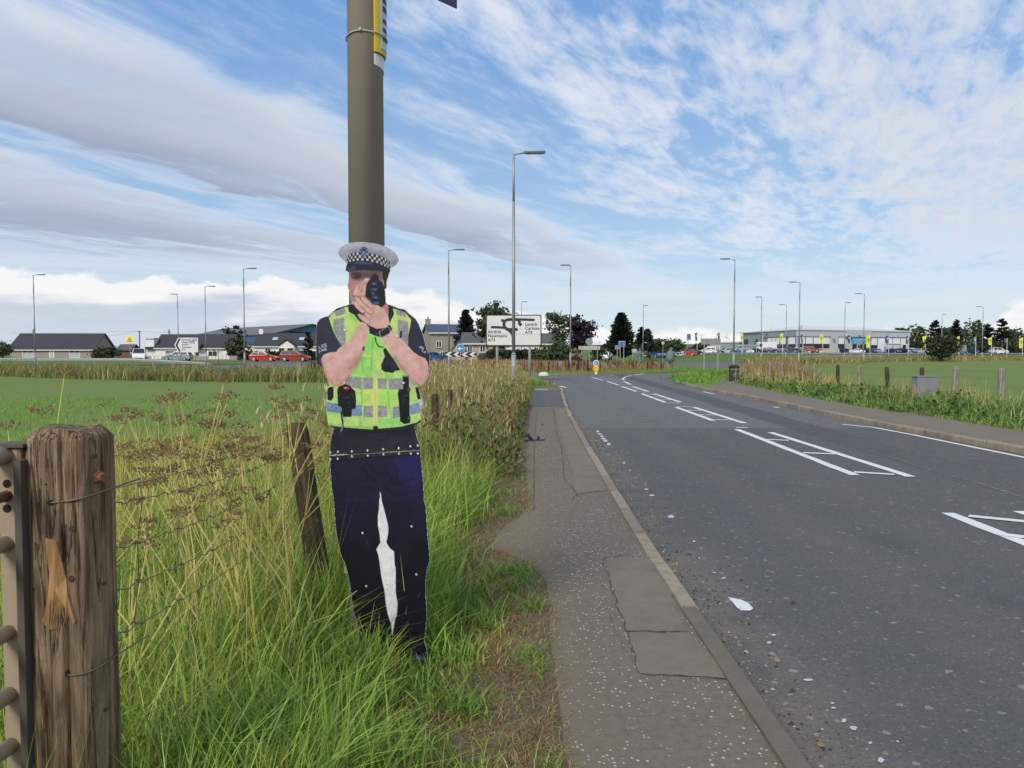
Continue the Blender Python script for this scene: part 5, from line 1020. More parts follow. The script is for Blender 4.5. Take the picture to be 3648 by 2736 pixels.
# six line wires with crimps, droppers between them
tops = [1.02, .90, .78, .64, .5, .36, .22]
A = Vector((pt.x + .09, PY0 + .04, 0)); Bs = stakes[0][0]
def wpt(t, zz): p = A.lerp(Vector((Bs.x - .06, Bs.y, 0)), t); p.z = zz + .02 * t - .02 * math.sin(math.pi * t); return p
ztop = {0: (at(395, 1735, 2).z, at(1022, 1540, 4.05).z), 1: (at(405, 1790, 2).z, at(1030, 1618, 4.05).z), 2: (at(410, 1950, 2).z, at(1045, 1708, 4.05).z), 3: (at(420, 2100, 2).z, at(1060, 1800, 4.05).z), 4: (at(430, 2255, 2).z, at(1075, 1870, 4.05).z)}
WZ = []
for k, (za, zb_) in ztop.items():
    pts = []; n = 90
    for i in range(n + 1):
        t = i / n; p = A.lerp(Vector((Bs.x - .05, Bs.y, 0)), t); p.z = za + (zb_ - za) * t - .025 * math.sin(math.pi * t)
        if k: p.z += .005 * math.sin(i * 1.35) * (1 if i % 14 < 9 else .2)
        pts.append(p - FO)
    mb = MB(); mb.tube(pts, .0017 if k else .0014, 5); mb.build('line_wire', m_wire, fence, True); WZ.append(pts)
for i in range(8, 90, 13):
    off = random.uniform(-.03, .03); mb = MB(); mb.tube([WZ[k][min(89, i + (k % 2))] + Vector((off * k * .3, 0, 0)) for k in range(1, 5)], .0014, 5); mb.build('dropper', m_wire, fence)
    for k in range(1, 5):
        p = WZ[k][min(89, i + (k % 2))] + Vector((off * k * .3, 0, 0)); mb = MB(); mb.tube([p + Vector((-.008, 0, -.004)), p + Vector((0, -.004, .004)), p + Vector((.008, 0, -.003))], .003, 5); mb.build('knot', m_wire, fence)
for a, b in zip(stakes, stakes[1:]):
    for k in range(5):
        z1, z2 = a[0].z - .06 - .13 * k, b[0].z - .06 - .13 * k; p, q = Vector((a[0].x + .03 * k, a[0].y, z1)), Vector((b[0].x, b[0].y, z2)); mb = MB(); mb.tube([p - FO, (p + q) / 2 - FO - Vector((0, 0, .015)), q - FO], .0016, 5); mb.build('line_wire', m_wire, fence)

# ---- dried hogweed and yellow stalks behind the fence
m_stalk = pm('dry_stalk', L3(196, 180, 106), .7, .2, 6); m_seed = pm('seed_brown', L3(104, 84, 50), .85, .3, 30)
def hogweed(px, pyt, Y, label, branch=5, seed=0, group=None, base_px=None, thick=1.0):
    rg = random.Random(seed); tip = at(px, pyt, Y); H = tip.z; bx = at(base_px or px, 1600, Y).x
    root = thing('dry_hogweed', label, 'plant', (bx, Y, 0), 0, group); dxy = tip.x - bx
    st_ = MB(); sd = MB()
    def umbel(p, d, s):
        nr = 9
        for q in range(nr):
            a = 2 * math.pi * q / nr + rg.uniform(-.2, .2); rr = s * rg.uniform(.5, 1); e = p + Vector((rr * math.cos(a), rr * math.sin(a), s * rg.uniform(.35, .7)))
            st_.tube([p, e], [.0012, .0008], 3)
            for w in range(4):
                c = e + Vector((rg.gauss(0, .010), rg.gauss(0, .010), rg.gauss(0, .007))); z_ = rg.uniform(.003, .0065)
                sd.add([c + Vector((z_, 0, 0)), c + Vector((-z_, z_ * .4, 0)), c + Vector((0, 0, z_ * 1.3)), c + Vector((0, -z_, -z_ * .5))], [(0, 1, 2), (0, 2, 3), (1, 3, 2), (0, 3, 1)])
    def limb(p, d, L, r, lev):
        e = p + d * L; mid = p + d * (L * .5) + Vector((rg.gauss(0, .02), rg.gauss(0, .02), 0)) * L; st_.tube([p, mid, e], [r, r * .85, r * .7], 5)
        if lev == 0: umbel(e, d, rg.uniform(.025, .045)); return
        nb = 3 if lev > 1 else rg.choice((2, 3))
        for q in range(nb):
            a = rg.uniform(0, 6.28); sp = rg.uniform(.35, .75) if q else .15; dd = (d + Vector((math.cos(a) * sp, math.sin(a) * sp * .6, .05))).normalized(); limb(e, dd, L * rg.uniform(.55, .85), r * .66, lev - 1)
    d = Vector((dxy / max(H, .3), 0, 1)).normalized(); limb(Vector((0, 0, -.03)), d, H * (.43 if branch > 4 else .55), .0058 * thick, 2 if branch > 4 else 1)
    if branch > 4:
        for q in range(2): a = rg.uniform(0, 6.28); limb(d * (H * rg.uniform(.2, .35)), Vector((math.cos(a) * .6, math.sin(a) * .4, 1)).normalized(), H * .3, .004 * thick, 1)
    st_.build('stem', m_stalk, root); sd.build('seed_head', m_seed, root)['kind'] = 'stuff'; return root
hogweed(765, 1325, 3.3, 'tallest dry hogweed, yellow forked stem left of the leaning stake', 6, 1, base_px=870, thick=1.35)
hogweed(960, 1420, 3.7, 'dry hogweed with brown umbels just left of the leaning stake', 6, 5, base_px=945, thick=1.2)
hogweed(130, 1390, 2.6, 'dry hogweed whose brown heads rise above the timber gate post', 6, 9, base_px=110)
hogweed(640, 1440, 3.0, 'dry hogweed leaning left in the middle of the wire panel', 6, 13, base_px=720)
hogweed(430, 1530, 2.7, 'dry hogweed with low brown heads right of the gate post', 6, 17, base_px=470)
GL = 'dry yellow umbel stalk in the thicket behind the near wire'
for i in range(18):
    px = random.uniform(250, 1130); Y = random.uniform(2.9, 6.5); hogweed(px, random.uniform(1440, 1640) - (6.5 - Y) * 8, Y, GL, 3 if i % 2 else 6, 30 + i, 'dry umbel stalks behind the near wire', px + random.uniform(-60, 60), .8)
# ================================================================== STREET FURNITURE
m_post = pm('lamp_galv', (.3, .31, .315), .5, .12, 2, metal=.3); m_postb = pm('lamp_base_tan', (.3, .265, .22), .6, .12, 3)
m_lant = pm('lantern_dark', (.11, .115, .125), .5, .1); m_glass = pm('lamp_lens', (.45, .46, .46), .25, .05)
def lamp(px, pyt, label, side=1, Y=None, H=8.7, short=False, base=None, reach=None, z0=0.0, tan=False, az=0.0):
    if Y is None: Y = (H - CAM_H) * FPX / (1254 - pyt) if pyt < 1254 else 60
    p = at(px, pyt, Y); H = p.z - z0
    root = thing('street_lamp', label, 'lamp post', (p.x, Y, z0), 0, 'street lamps round the roundabout')
    mb = MB(); mb.cyl((0, 0, -.2), (0, 0, 1.35), .088, .088, 14); mb.cyl((0, 0, 1.35), (0, 0, 1.43), .088, .062, 14); mb.build('base', m_postb if tan else m_post, root, True)
    mb = MB(); mb.cyl((0, 0, 1.4), (0, 0, H * .8), .064, .054, 12); mb.cyl((0, 0, H * .8), (0, 0, H), .044, .042, 12); mb.build('shaft', m_postb if tan else m_post, root, True)
    mb = MB(); mb.box((0, -.089, .7), (.09, .012, .5)); mb.build('access_door', m_post, root)
    r = reach or (.12 if short else .42); d = Vector((side * math.cos(az), math.sin(az), 0)); e = d * r + Vector((0, 0, H + .03))
    mb = MB(); mb.tube([(0, 0, H - .05), d * .1 + Vector((0, 0, H - .02)), e], .028, 8); mb.build('arm', m_post, root, True)
    t = math.atan2(d.y, d.x); mb = MB(); mb.prism([(-.05, -.05), (.12, -.13), (.5, -.12), (.72, -.05), (.72, .05), (.5, .12), (.12, .13), (-.05, .05)], lambda a, b: (a, b, .055 if abs(b) < .06 else .03), lambda a, b: (a, b, -.03))
    la = mb.build('lantern', m_lant, root, loc=e); la.rotation_euler = (0, 0, t)
    mb = MB(); mb.box((.38, 0, -.036), (.44, .16, .012)); mb.build('lens', m_glass, la)
    return root
lamp(1830, 547, 'tallest lamp post, standing in front of the big white direction sign', 1, H=8.7, tan=False)
lamp(1598, 891, 'lamp post rising in front of the black and white chevron board', 1)
lamp(2033, 946, 'lamp post on the island beside the purple tree', -1, short=True)
lamp(867, 958, 'lamp post nearest the police cutout on its left, by the red cars', 1)
lamp(118, 980, 'lamp post in front of the grey cottage at far left', 1)
lamp(730, 1021, 'lamp post just right of the arrow-shaped sign', 1)
lamp(632, 1049, 'shorter lamp post rising behind the arrow-shaped sign', -1, short=True)
lamp(1858, 1076, 'distant lamp post peeping over the big direction sign', 1, short=True)
lamp(2292, 1089, 'lamp post in front of the small dark conifers, its lantern tilted up', 1, short=True, az=.6)
lamp(2618, 924, 'tall lamp post directly behind the litter bin', -1)
lamp(2850, 1006, 'tall lamp post in front of the showroom corner', -1)
lamp(2714, 1059, 'lamp post before the white box lorry, its arm to the left', -1, short=True)
lamp(2802, 1086, 'small lamp post between two yellow flags left of the showroom corner', -1)
lamp(3080, 1047, 'tall lamp post before the blue showroom entrance panel', -1)
lamp(3011, 1079, 'lamp post right of the round showroom emblem, arm to the right', 1, short=True)
lamp(3503, 1093, 'tall lamp post at far right among the dark conifers', -1)
lamp(3357, 1121, 'lamp post behind the dark roadside bush at right', 1, short=True)

# ---- big roundabout direction sign
m_signw = pm('sign_white', (.66, .66, .63), .45, .05, 2, dirt=(.5, .5, .46), dirt_amt=.1); m_signp = pm('sign_post', (.33, .31, .28), .6, .12, 3)
SY = 40.5
def sgn(px, py, Y): p = at(px, py, Y); return p
a = sgn(1731, 1121, SY); b = sgn(1929, 1233, SY); big = thing('direction_sign', 'large white roundabout direction sign on two posts', 'road sign', ((a.x + b.x) / 2, SY, 0))
BW, BT, BB = b.x - a.x, a.z, b.z; BHh = BT - BB
def rrect(x0, z0, x1, z1, r, n=4):
    out = []
    for cx_, cz_, s in ((x1 - r, z0 + r, -90), (x1 - r, z1 - r, 0), (x0 + r, z1 - r, 90), (x0 + r, z0 + r, 180)):
        for k in range(n + 1): t = R(s + 90 * k / n); out.append((cx_ + r * math.cos(t), cz_ + r * math.sin(t)))
    return out
mb = MB(); mb.xz(rrect(-BW / 2, BB, BW / 2, BT, .1), -.02, .02); pnl = mb.build('black_border', m_ink, big)
mb = MB(); mb.xz(rrect(-BW / 2 + .055, BB + .055, BW / 2 - .055, BT - .055, .07), -.026, -.021); face = mb.build('panel', m_signw, big)
for px in (1771, 1887):
    xx = xat(px, SY) - big.location.x; mb = MB(); mb.cyl((xx, .09, -.2), (xx, .09, BT - .2), .07, .07, 12); mb.build('post', m_signp, big, True)
mb = MB(); mb.box((0, -.0275, BB + .375 * BHh), (BW - .09, .001, .012)); mb.build('panel_joint', pm('joint_grey', (.25, .25, .25)), big)
k_ = BW / 615.0
def su(u, v): return ((u - 768) * k_ - BW / 2, BT - (v - 800) * k_ * (BHh / (345 * k_)))
def sline(pts, w, y=-.0285, name='route_line'):
    mb = MB(); P = [Vector(su(*p)).to_3d() for p in pts]; w = w * k_ * 1.35
    for i in range(len(P)):
        t = (P[min(i + 1, len(P) - 1)] - P[max(i - 1, 0)]).normalized(); n = Vector((-t.y, t.x, 0)) * (w / 2); mb.v += [(P[i].x + n.x, y, P[i].y + n.y), (P[i].x - n.x, y, P[i].y - n.y)]
        if i: mb.f.append((2 * i - 2, 2 * i - 1, 2 * i + 1, 2 * i))
    return mb.build(name, m_ink, big)
ring = [(1120, 963), (1060, 963), (1012, 962), (988, 950), (970, 926), (966, 897), (980, 869), (1006, 855), (1060, 851), (1108, 853), (1130, 860), (1140, 880), (1136, 900)]
sline(ring, 24); sline([(830, 937), (900, 939), (985, 945)], 20, -.0292); sline([(937, 862), (975, 868)], 22, -.0292); sline([(1075, 828), (1075, 860)], 18, -.0292); sline([(1090, 852), (1190, 854), (1300, 857)], 20, -.0299); sline([(1136, 895), (1160, 920)], 26, -.0292); sline([(1070, 1122), (1070, 1040), (1058, 1005), (1025, 972), (985, 948)], 25, -.0299); sline([(1070, 1010), (1085, 960)], 10, -.0306)
for p in ((830, 937), (1300, 857)):
    mb = MB(); q = su(*p); mb.xz([(q[0] + 10 * k_ * math.cos(R(t)), q[1] + 10 * k_ * math.sin(R(t))) for t in range(0, 360, 30)], -.0306, -.0299); mb.build('route_end', m_ink, big)
for i, t in enumerate(('Airdrie', 'Newmains', 'A73')): q = su(790, 1003 + i * 45); lettering(t, .225, (q[0], -.028, q[1]), m_ink, big, bold=.004, space=1.06)
for i, t in enumerate(('Lanark', 'Carluke', 'A73')): q = su(1200, 920 + i * 45); lettering(t, .225, (q[0], -.028, q[1]), m_ink, big, bold=.004, space=1.06)

# ---- arrow-shaped sign to the left
AY = 86.0
a = at(621, 1203, AY); b = at(706, 1255, AY); arw = thing('arrow_sign', 'arrow-shaped white direction sign pointing left before the white house', 'road sign', ((a.x + b.x) / 2, AY, 0))
w_, zt_, zb_ = (b.x - a.x) / 2, a.z, b.z; zm = (zt_ + zb_) / 2
mb = MB(); mb.xz([(-w_, zm), (-w_ + .42, zt_), (w_ - .05, zt_), (w_, zt_ - .05), (w_, zb_ + .05), (w_ - .05, zb_), (-w_ + .42, zb_)], -.03, .02); mb.build('panel', m_signw, arw)
mb = MB(); mb.xz([(-w_ + .13, zm), (-w_ + .5, zt_ - .08), (-w_ + .72, zt_ - .08), (-w_ + .36, zm), (-w_ + .72, zb_ + .08), (-w_ + .5, zb_ + .08)], -.036, -.0305); mb.build('chevron', m_ink, arw)
m_mblue = pm('motorway_blue', (.03, .16, .5), .5); m_agreen = pm('route_patch', (.05, .06, .03), .5)
for i, (t, extra, mm) in enumerate((('Edinburgh', '(M8)', m_mblue), ('Glasgow', '(A8)', m_agreen), ('Airdrie', None, None), ('Newmains', None, None), ('A73', None, None))):
    zz = zt_ - .31 - i * .275; lettering(t, .25, (-w_ + .82, -.032, zz), m_ink, arw, bold=.006)
    if extra:
        xx = 1.15 if i == 0 else .95; lw = .55 if i == 0 else .5; mb = MB(); mb.box((-w_ + .82 + xx + lw / 2 - .03, -.033, zz + .085), (lw, .004, .26)); pz = mb.build('route_patch', mm, arw); lettering(extra, .23, (-w_ + .82 + xx, -.037, zz), m_signw, arw, bold=.006)
for px in (641, 693): xx = xat(px, AY) - arw.location.x; mb = MB(); mb.cyl((xx, .08, -.2), (xx, .08, zt_ - .2), .05, .05, 10); mb.build('post', m_signp, arw, True)

# ---- chevron board and blue turn-left disc on the island
CY_ = 54.0
a = at(1585, 1253, CY_); b = at(1698, 1272, CY_); cb = thing('chevron_board', 'black board with four white left chevrons on the island', 'road sign', ((a.x + b.x) / 2, CY_, 0)); w_ = (b.x - a.x) / 2; zc_, hh_ = (a.z + b.z) / 2, (a.z - b.z) / 2
mb = MB(); mb.box((0, 0, zc_), (2 * w_, .03, 2 * hh_)); mb.build('board', m_ink, cb)
for k in range(4):
    x0 = -w_ + .04 + k * w_ / 2; mb = MB(); mb.xz([(x0, zc_), (x0 + .26, zc_ + hh_ - .02), (x0 + .5, zc_ + hh_ - .02), (x0 + .25, zc_), (x0 + .5, zc_ - hh_ + .02), (x0 + .26, zc_ - hh_ + .02)], -.022, -.0155); mb.build('chevron', m_signw, cb)
for px in (1640, 1679): xx = xat(px, CY_) - cb.location.x; mb = MB(); mb.cyl((xx, .06, -.1), (xx, .06, zc_), .035, .035, 8); mb.build('post', m_signw, cb)
m_blue = pm('sign_blue', (.03, .2, .52), .45)
p = at(1641, 1242, CY_ - .1); ts = thing('turn_left_sign', 'round blue turn-left sign above the chevron board', 'road sign', (p.x, CY_ - .1, 0))
mb = MB(); mb.cyl((0, 0, p.z), (0, -.02, p.z), .3, .3, 24); mb.build('disc', m_signw, ts); mb = MB(); mb.cyl((0, -.021, p.z), (0, -.026, p.z), .28, .28, 24); mb.build('blue_face', m_blue, ts)
mb = MB(); mb.xz([(-.22, p.z), (-.06, p.z + .14), (.0, p.z + .1), (-.06, p.z + .035), (.2, p.z + .035), (.2, p.z - .035), (-.06, p.z - .035), (.0, p.z - .1), (-.06, p.z - .14)], -.031, -.027); mb.build('arrow', m_signw, ts); mb = MB(); mb.cyl((0, .03, -.1), (0, .03, p.z + .2), .03, .03, 8); mb.build('post', m_signp, ts)

# ---- yellow keep-left bollard
by = gp(2123, 1331, 0.0); bo = thing('keep_left_bollard', 'yellow bollard with blue keep-left disc at the island edge', 'bollard', (by.x, by.y, -.05))
m_boly = pm('bollard_yellow', (.8, .45, .01), .4, .05)
mb = MB(); mb.box((0, 0, .12), (.14, .12, .24)); mb.build('foot', m_signw, bo); mb = MB(); mb.xz(rrect(-.17, .2, .17, .66, .12), -.09, .09); mb.build('body', m_boly, bo)
mb = MB(); mb.xz(rrect(-.185, .58, .185, .96, .18, 6), -.095, .095); mb.build('head', m_signw, bo); mb = MB(); mb.cyl((0, -.097, .77), (0, -.108, .77), .135, .135, 20); dsc = mb.build('blue_disc', m_blue, bo)
mb = MB(); mb.xz([(-.08, .69), (-.08, .78), (-.05, .75), (.05, .85), (.08, .82), (-.02, .72), (.01, .69)], -.113, -.109); mb.build('arrow', m_signw, dsc)

# ---- warning sign by the cottages
p = at(462, 1209, 112); ws = thing('children_sign', 'yellow-backed warning triangle with walking figures before the cottages', 'road sign', (p.x, 112, 0)); m_wy = pm('sign_yellow', (.85, .75, .02), .45); m_red = pm('sign_red', (.5, .03, .03), .5)
mb = MB(); mb.box((0, 0, p.z), (.98, .03, 1.0)); mb.build('backing', m_wy, ws)
mb = MB(); mb.xz([(-.42, p.z - .36), (.42, p.z - .36), (0, p.z + .4)], -.024, -.016); tr = mb.build('red_triangle', m_red, ws); mb = MB(); mb.xz([(-.3, p.z - .29), (.3, p.z - .29), (0, p.z + .26)], -.03, -.025); mb.build('white_triangle', m_signw, tr)
for xx, s in ((-.09, .8), (.07, 1)): mb = MB(); mb.cyl((xx, -.034, p.z + .08 * s), (xx, -.031, p.z + .08 * s), .05, .05, 10); mb.xz([(xx - .05, p.z - .26), (xx - .02, p.z - .1), (xx - .06, p.z + .02), (xx + .05, p.z + .02), (xx + .03, p.z - .1), (xx + .07, p.z - .26)], -.034, -.031); mb.build('figure', m_ink, ws)
mb = MB(); mb.cyl((.0, .04, -.1), (0, .04, p.z - .1), .05, .05, 8); mb.build('post', m_signp, ws)

# ---- other signs
m_back = pm('sign_back_grey', (.24, .26, .26), .5, .1)
def back_sign(px0, py0, px1, py1, Y, posts, label, mat=m_back, z0=0.0, name='sign_back', shape=None):
    a, b = at(px0, py0, Y), at(px1, py1, Y); r = thing(name, label, 'road sign', ((a.x + b.x) / 2, Y, z0)); w = (b.x - a.x) / 2
    mb = MB()
    if shape == 'round': mb.cyl((0, 0, (a.z + b.z) / 2 - z0), (0, -.03, (a.z + b.z) / 2 - z0), w, w, 24)
    else: mb.box((0, 0, (a.z + b.z) / 2 - z0), (2 * w, .03, a.z - b.z))
    pan_ = mb.build('panel', mat, r)
    for px in posts: xx = xat(px, Y) - r.location.x; mb = MB(); mb.cyl((xx, -.06, -.2), (xx, -.06, a.z - z0), .038, .038, 8); mb.build('post', m_signp, r)
    if not shape:
        mb = MB(); mb.box((0, -.022, a.z - z0 - .12), (2 * w - .02, .012, .03)); mb.box((0, -.022, b.z - z0 + .12), (2 * w - .02, .012, .03)); mb.build('channel', m_back, r)
    return r, a, b
back_sign(2497, 1206, 2567, 1227, 55, (2508, 2557), 'grey back of a wide road sign on the right kerb nose')
back_sign(2061, 1233, 2138, 1246, 88, (2072, 2128), 'long pale board on two posts left of the big conifer', pm('pale_board', (.5, .48, .4), .6), .2, 'low_board')
back_sign(2086, 1204, 2112, 1231, 84, (2099,), 'round grey sign back above the long pale board', m_back, .2, 'round_sign_back', 'round')
back_sign(2191, 1230, 2207, 1245, 80, (2199,), 'small grey sign back left of the blue information board', m_back, .2)
back_sign(3427, 1229, 3443, 1252, 165, (3436,), 'grey rectangular sign back before the far right flags', m_back, .3)
r, a, b = back_sign(2203, 1215, 2228, 1236, 78, (2209, 2222), 'blue information board on two posts before the big conifer', pm('board_blue', (.08, .25, .55), .5), .2, 'information_board')
w = (b.x - a.x) / 2; zc_ = (a.z + b.z) / 2 - .2
mb = MB(); mb.box((-w * .25, -.017, zc_), (w * 1.1, .004, (a.z - b.z) * .75)); mb.build('dark_field', pm('board_navy', (.02, .05, .18), .5), r)
for q in range(7): mb = MB(); mb.box((-w * .75 + q * w * .14, -.021, zc_), (w * .06, .003, .06 + .03 * (q % 2))); mb.build('pale_stroke', m_signw, r)
mb = MB(); mb.box((0, -.018, zc_ + (a.z - b.z) * .43), (2 * w - .04, .004, .05)); mb.build('top_line', m_signw, r)
r, a, b = back_sign(2251, 1243, 2269, 1255, 92, (2254, 2266), 'small white plate with two dark lines among the island weeds', m_signw, .2, 'white_plate')
for q in (.1, -.1): mb = MB(); mb.box((0, -.018, (a.z + b.z) / 2 - .2 + q), (.4, .004, .05)); mb.build('dark_line', m_ink, r)
p = at(2362, 1222, 118); sp = thing('speed_limit_sign', 'round white speed limit sign with red ring before the parked cars', 'road sign', (p.x, 118, 0))
mb = MB(); mb.cyl((0, 0, p.z), (0, -.02, p.z), .26, .26, 24); mb.build('red_ring', m_red, sp); mb = MB(); mb.cyl((0, -.021, p.z), (0, -.026, p.z), .21, .21, 24); mb.build('white_face', m_signw, sp); lettering('50', .26, (0, -.028, p.z - .09), m_ink, sp, align='CENTER', bold=.006); mb = MB(); mb.cyl((0, .03, -.1), (0, .03, p.z + .2), .035, .035, 8); mb.build('post', m_signp, sp)

# ---- litter bin
m_bin = pm('bin_black', (.02, .021, .022), .5, .2, 8); m_gold = pm('bin_crest', (.35, .3, .2), .5)
p = gp(2616, 1352); p = Vector((xat(2616, 38.5), 38.5, 0)); bn = thing('litter_bin', 'black litter bin with domed lid and pale crest at the path', 'litter bin', p, R(-14))
mb = MB(); mb.bbox((0, 0, .27), (.5, .42, .54), .03); bd = mb.build('body', m_bin, bn)
for sx_ in (-.22, .22):
    for sy_ in (-.18, .18): mb = MB(); mb.box((sx_, sy_, .62), (.05, .05, .17)); mb.build('corner_post', m_bin, bn)
mb = MB(); mb.prism([(-.28, -.24), (.28, -.24), (.28, .24), (-.28, .24)], lambda a, b: (a, b, .7), lambda a, b: (a, b, .74)); mb.prism([(-.24, -.2), (.24, -.2), (.24, .2), (-.24, .2)], lambda a, b: (a * .6, b * .6, .82), lambda a, b: (a, b, .742)); mb.build('lid', m_bin, bn)
mb = MB(); mb.box((0, .02, .62), (.4, .34, .16)); mb.build('liner', pm('bin_liner', (.12, .13, .13), .6), bn)
mb = MB(); mb.tube([(.07 * math.cos(R(t)), -.212, .3 + .07 * math.sin(R(t))) for t in range(0, 361, 24)], .009, 5); mb.build('crest', m_gold, bn); mb = MB(); mb.box((0, -.213, .3), (.05, .006, .07)); mb.build('crest_mark', m_gold, bn)

# ---- roadside fence at right: stakes, rails of wire, cabinet
rf = thing('stake_fence', 'row of grey timber fence stakes beyond the right footpath', 'fence', (12.2, 25, 0)); FO2 = Vector(rf.location)
m_gstake, T, co = smat('grey_stake')
x, y, z = T.sep(co); g1 = T.noise(T.xyz(x, y, T.m('MULTIPLY', z, .1)), 30, 6, .65); finish(T, T.mix(T.sstep(g1, .3, .7), (.13, .11, .085), (.34, .3, .24)), .92, g1, .8, .01, .1)
tops_ = []
for i, (px, py) in enumerate(((3569, 1310), (3399, 1304), (3284, 1309), (3167, 1307), (3062, 1301), (2985, 1299), (2902, 1293), (2840, 1293), (2788, 1292), (2744, 1291))):
    Y = 12.2 * FPX / (px - 1824); p = at(px, py, Y); r_ = .075 if i in (0, 1) else (.06 if i < 9 else .1)
    o = log_mesh(r_, p.z, 18, 14, 60 + i, .3, [(R(-90), .08, .2, 2, .008, .03)], .012).build('stake', m_stake if i in (2, 3, 5) else m_gstake, rf, True, Vector((p.x, Y, 0)) - FO2); o.rotation_euler = (random.gauss(0, .02), random.gauss(0, .025), 0); tops_.append(p)
for k in range(4):
    mb = MB(); mb.tube([Vector((p.x, p.y, p.z - .1 - .2 * k)) - FO2 for p in tops_], .003, 4); mb.build('line_wire', m_wire, rf)
p = Vector((xat(3297, 21.6), 21.6, 0)); cbn = thing('utility_cabinet', 'grey moulded utility cabinet half hidden by weeds at the fence', 'cabinet', p); m_cab = pm('cabinet_grey', (.2, .21, .215), .6, .12, 4, dirt=(.12, .12, .1), dirt_amt=.2)
mb = MB(); mb.xz(rrect(-.3, -.1, .3, .76, .06), -.15, .15); mb.build('body', m_cab, cbn); mb = MB(); mb.xz(rrect(-.27, .05, -.01, .7, .03), -.165, -.151); mb.xz(rrect(.01, .05, .27, .7, .03), -.165, -.151)
mb = MB(); mb.xz(rrect(-.275, .05, -.008, .7, .03), -.162, -.151); mb.build('door', m_cab, cbn); mb = MB(); mb.xz(rrect(.008, .05, .275, .7, .03), -.162, -.151); mb.build('door', m_cab, cbn); mb = MB(); mb.box((0, 0, .77), (.64, .34, .03)); mb.build('top', m_cab, cbn)

# ---- guard rails
m_rail = pm('guard_rail', (.36, .37, .36), .5, .15, 3, metal=.3)
def guard(name, label, pts, zf, posts, sides=1):
    r = thing(name, label, 'guard rail', (*pts[0], 0)); o = Vector(r.location)
    prof = [(-.03, -.16), (.03, -.12), (-.03, -.04), (-.03, .04), (.03, .12), (-.03, .16)]
    L = smooth_line(pts, 3.0); vs = []; fs = []
    for i, p in enumerate(L):
        t = (L[min(i + 1, len(L) - 1)] - L[max(i - 1, 0)]).normalized(); n = Vector((-t.y, t.x, 0)); zz = zf(p.x, p.y, i / (len(L) - 1))
        vs += [p + n * a + Vector((0, 0, zz + b)) - o for a, b in prof]
        if i: fs += [((i - 1) * 6 + k, i * 6 + k, i * 6 + k + 1, (i - 1) * 6 + k + 1) for k in range(5)]
    mb = MB(); mb.add(vs, fs); mb.build('beam', m_rail, r)
    for i in range(0, len(L), posts): p = L[i]; zz = zf(p.x, p.y, i / (len(L) - 1)); mb = MB(); mb.box(p - o + Vector((0, .06, zz / 2)), (.08, .08, abs(zz) + .2)); mb.build('post', m_signp, r)
    return r
guard('guard_rail', 'long steel guard rail before the grey cottage', [(-66, 96), (-58, 90), (-50, 86.8), (-40, 86), (-33.5, 86)], lambda x, y, t: .62 if t < .75 else .62 - (t - .75) * 2.0, 2)
guard('guard_rail', 'steel guard rail running below the showroom cars', [(44, 178), (60, 186), (80, 192), (110, 203), (150, 222), (195, 245)], lambda x, y, t: rise(x, y) + .58, 1)
guard('guard_rail', 'nearer steel guard rail with a ramped left end', [(50, 138), (53, 141), (56, 143), (62, 146), (72, 150)], lambda x, y, t: rise(x, y) + (.65 if t > .25 else .1 + t * 2.2), 1)

# ---- stones, statues, flap of rubber on the path
def rock(px, py, w, h, label, mat, seed=0, z=None, Y=None, group=None):
    p = gp(px, py, 0.0) if Y is None else Vector((xat(px, Y), Y, z or 0)); rg = random.Random(seed); s = p.y / FPX; mb = MB(); n = 14; ringz = [(1, 0), (.97, .35), (.8, .7), (.5, .92), (.15, 1.0)]; vs = []
    ph = [rg.uniform(.82, 1.15) for _ in range(n)]
    for r_, zz in ringz:
        for k in range(n): t = 2 * math.pi * k / n; q = ph[k] * rg.uniform(.93, 1.07); vs.append((w * s / 2 * r_ * q * math.cos(t), w * s / 2 * .7 * r_ * q * math.sin(t), h * s * zz * rg.uniform(.92, 1.05)))
    fs = [(i * n + k, i * n + (k + 1) % n, i * n + n + (k + 1) % n, i * n + n + k) for i in range(4) for k in range(n)] + [tuple(range(4 * n, 5 * n))]
    mb.add(vs, fs); return tag(mb.build('boulder', mat, None, True, (p.x, p.y, (z or 0) - .02)), label, 'boulder', group)
m_wst = pm('painted_stone', (.6, .59, .57), .85, .15, 4, .5, 12, dirt=(.35, .32, .28), dirt_amt=.2); m_gst = pm('grey_stone', (.19, .175, .165), .9, .3, 3, .6, 8)
rock(1938, 1337, 38, 13, 'white painted boulder on the island edge right of the big sign', m_wst, 1)
rock(1605, 1318, 26, 12, 'pale boulder half hidden in grass below the chevron board', m_wst, 2)
rock(1662, 1312, 20, 8, 'small pale boulder right of the chevron board posts', m_wst, 3)
rock(1996, 1304, 38, 30, 'large grey boulder left of the island lamp post', m_gst, 4, .1, 60)
rock(2105, 1304, 30, 26, 'large grey boulder behind the yellow bollard', m_gst, 5, .1, 60)
rock(2150, 1300, 34, 24, 'low grey boulder right of the yellow bollard', m_gst, 6, .1, 62)
rock(2185, 1300, 30, 16, 'small grey boulder among dark dock stalks', m_gst, 7, .1, 62)
rock(1800, 1270, 40, 14, 'dark boulder under the big direction sign', m_gst, 8, .3, 74)
rock(2335, 1285, 22, 12, 'pale boulder at the right of the island near the statues', m_wst, 9, .2, 76)
m_stat = pm('verdigris', (.12, .17, .155), .7, .25, 3)
def Yz(px, py, Y, o): q = at(px, py, Y); return Vector((q.x - o.x, 0, q.z - o.z))
o_ = Vector((xat(2279, 84), 84, .2)); s1 = thing('statue', 'green metal statue with one arm raised high', 'statue', o_)
Hs = at(2279, 1225, 84).z - .2
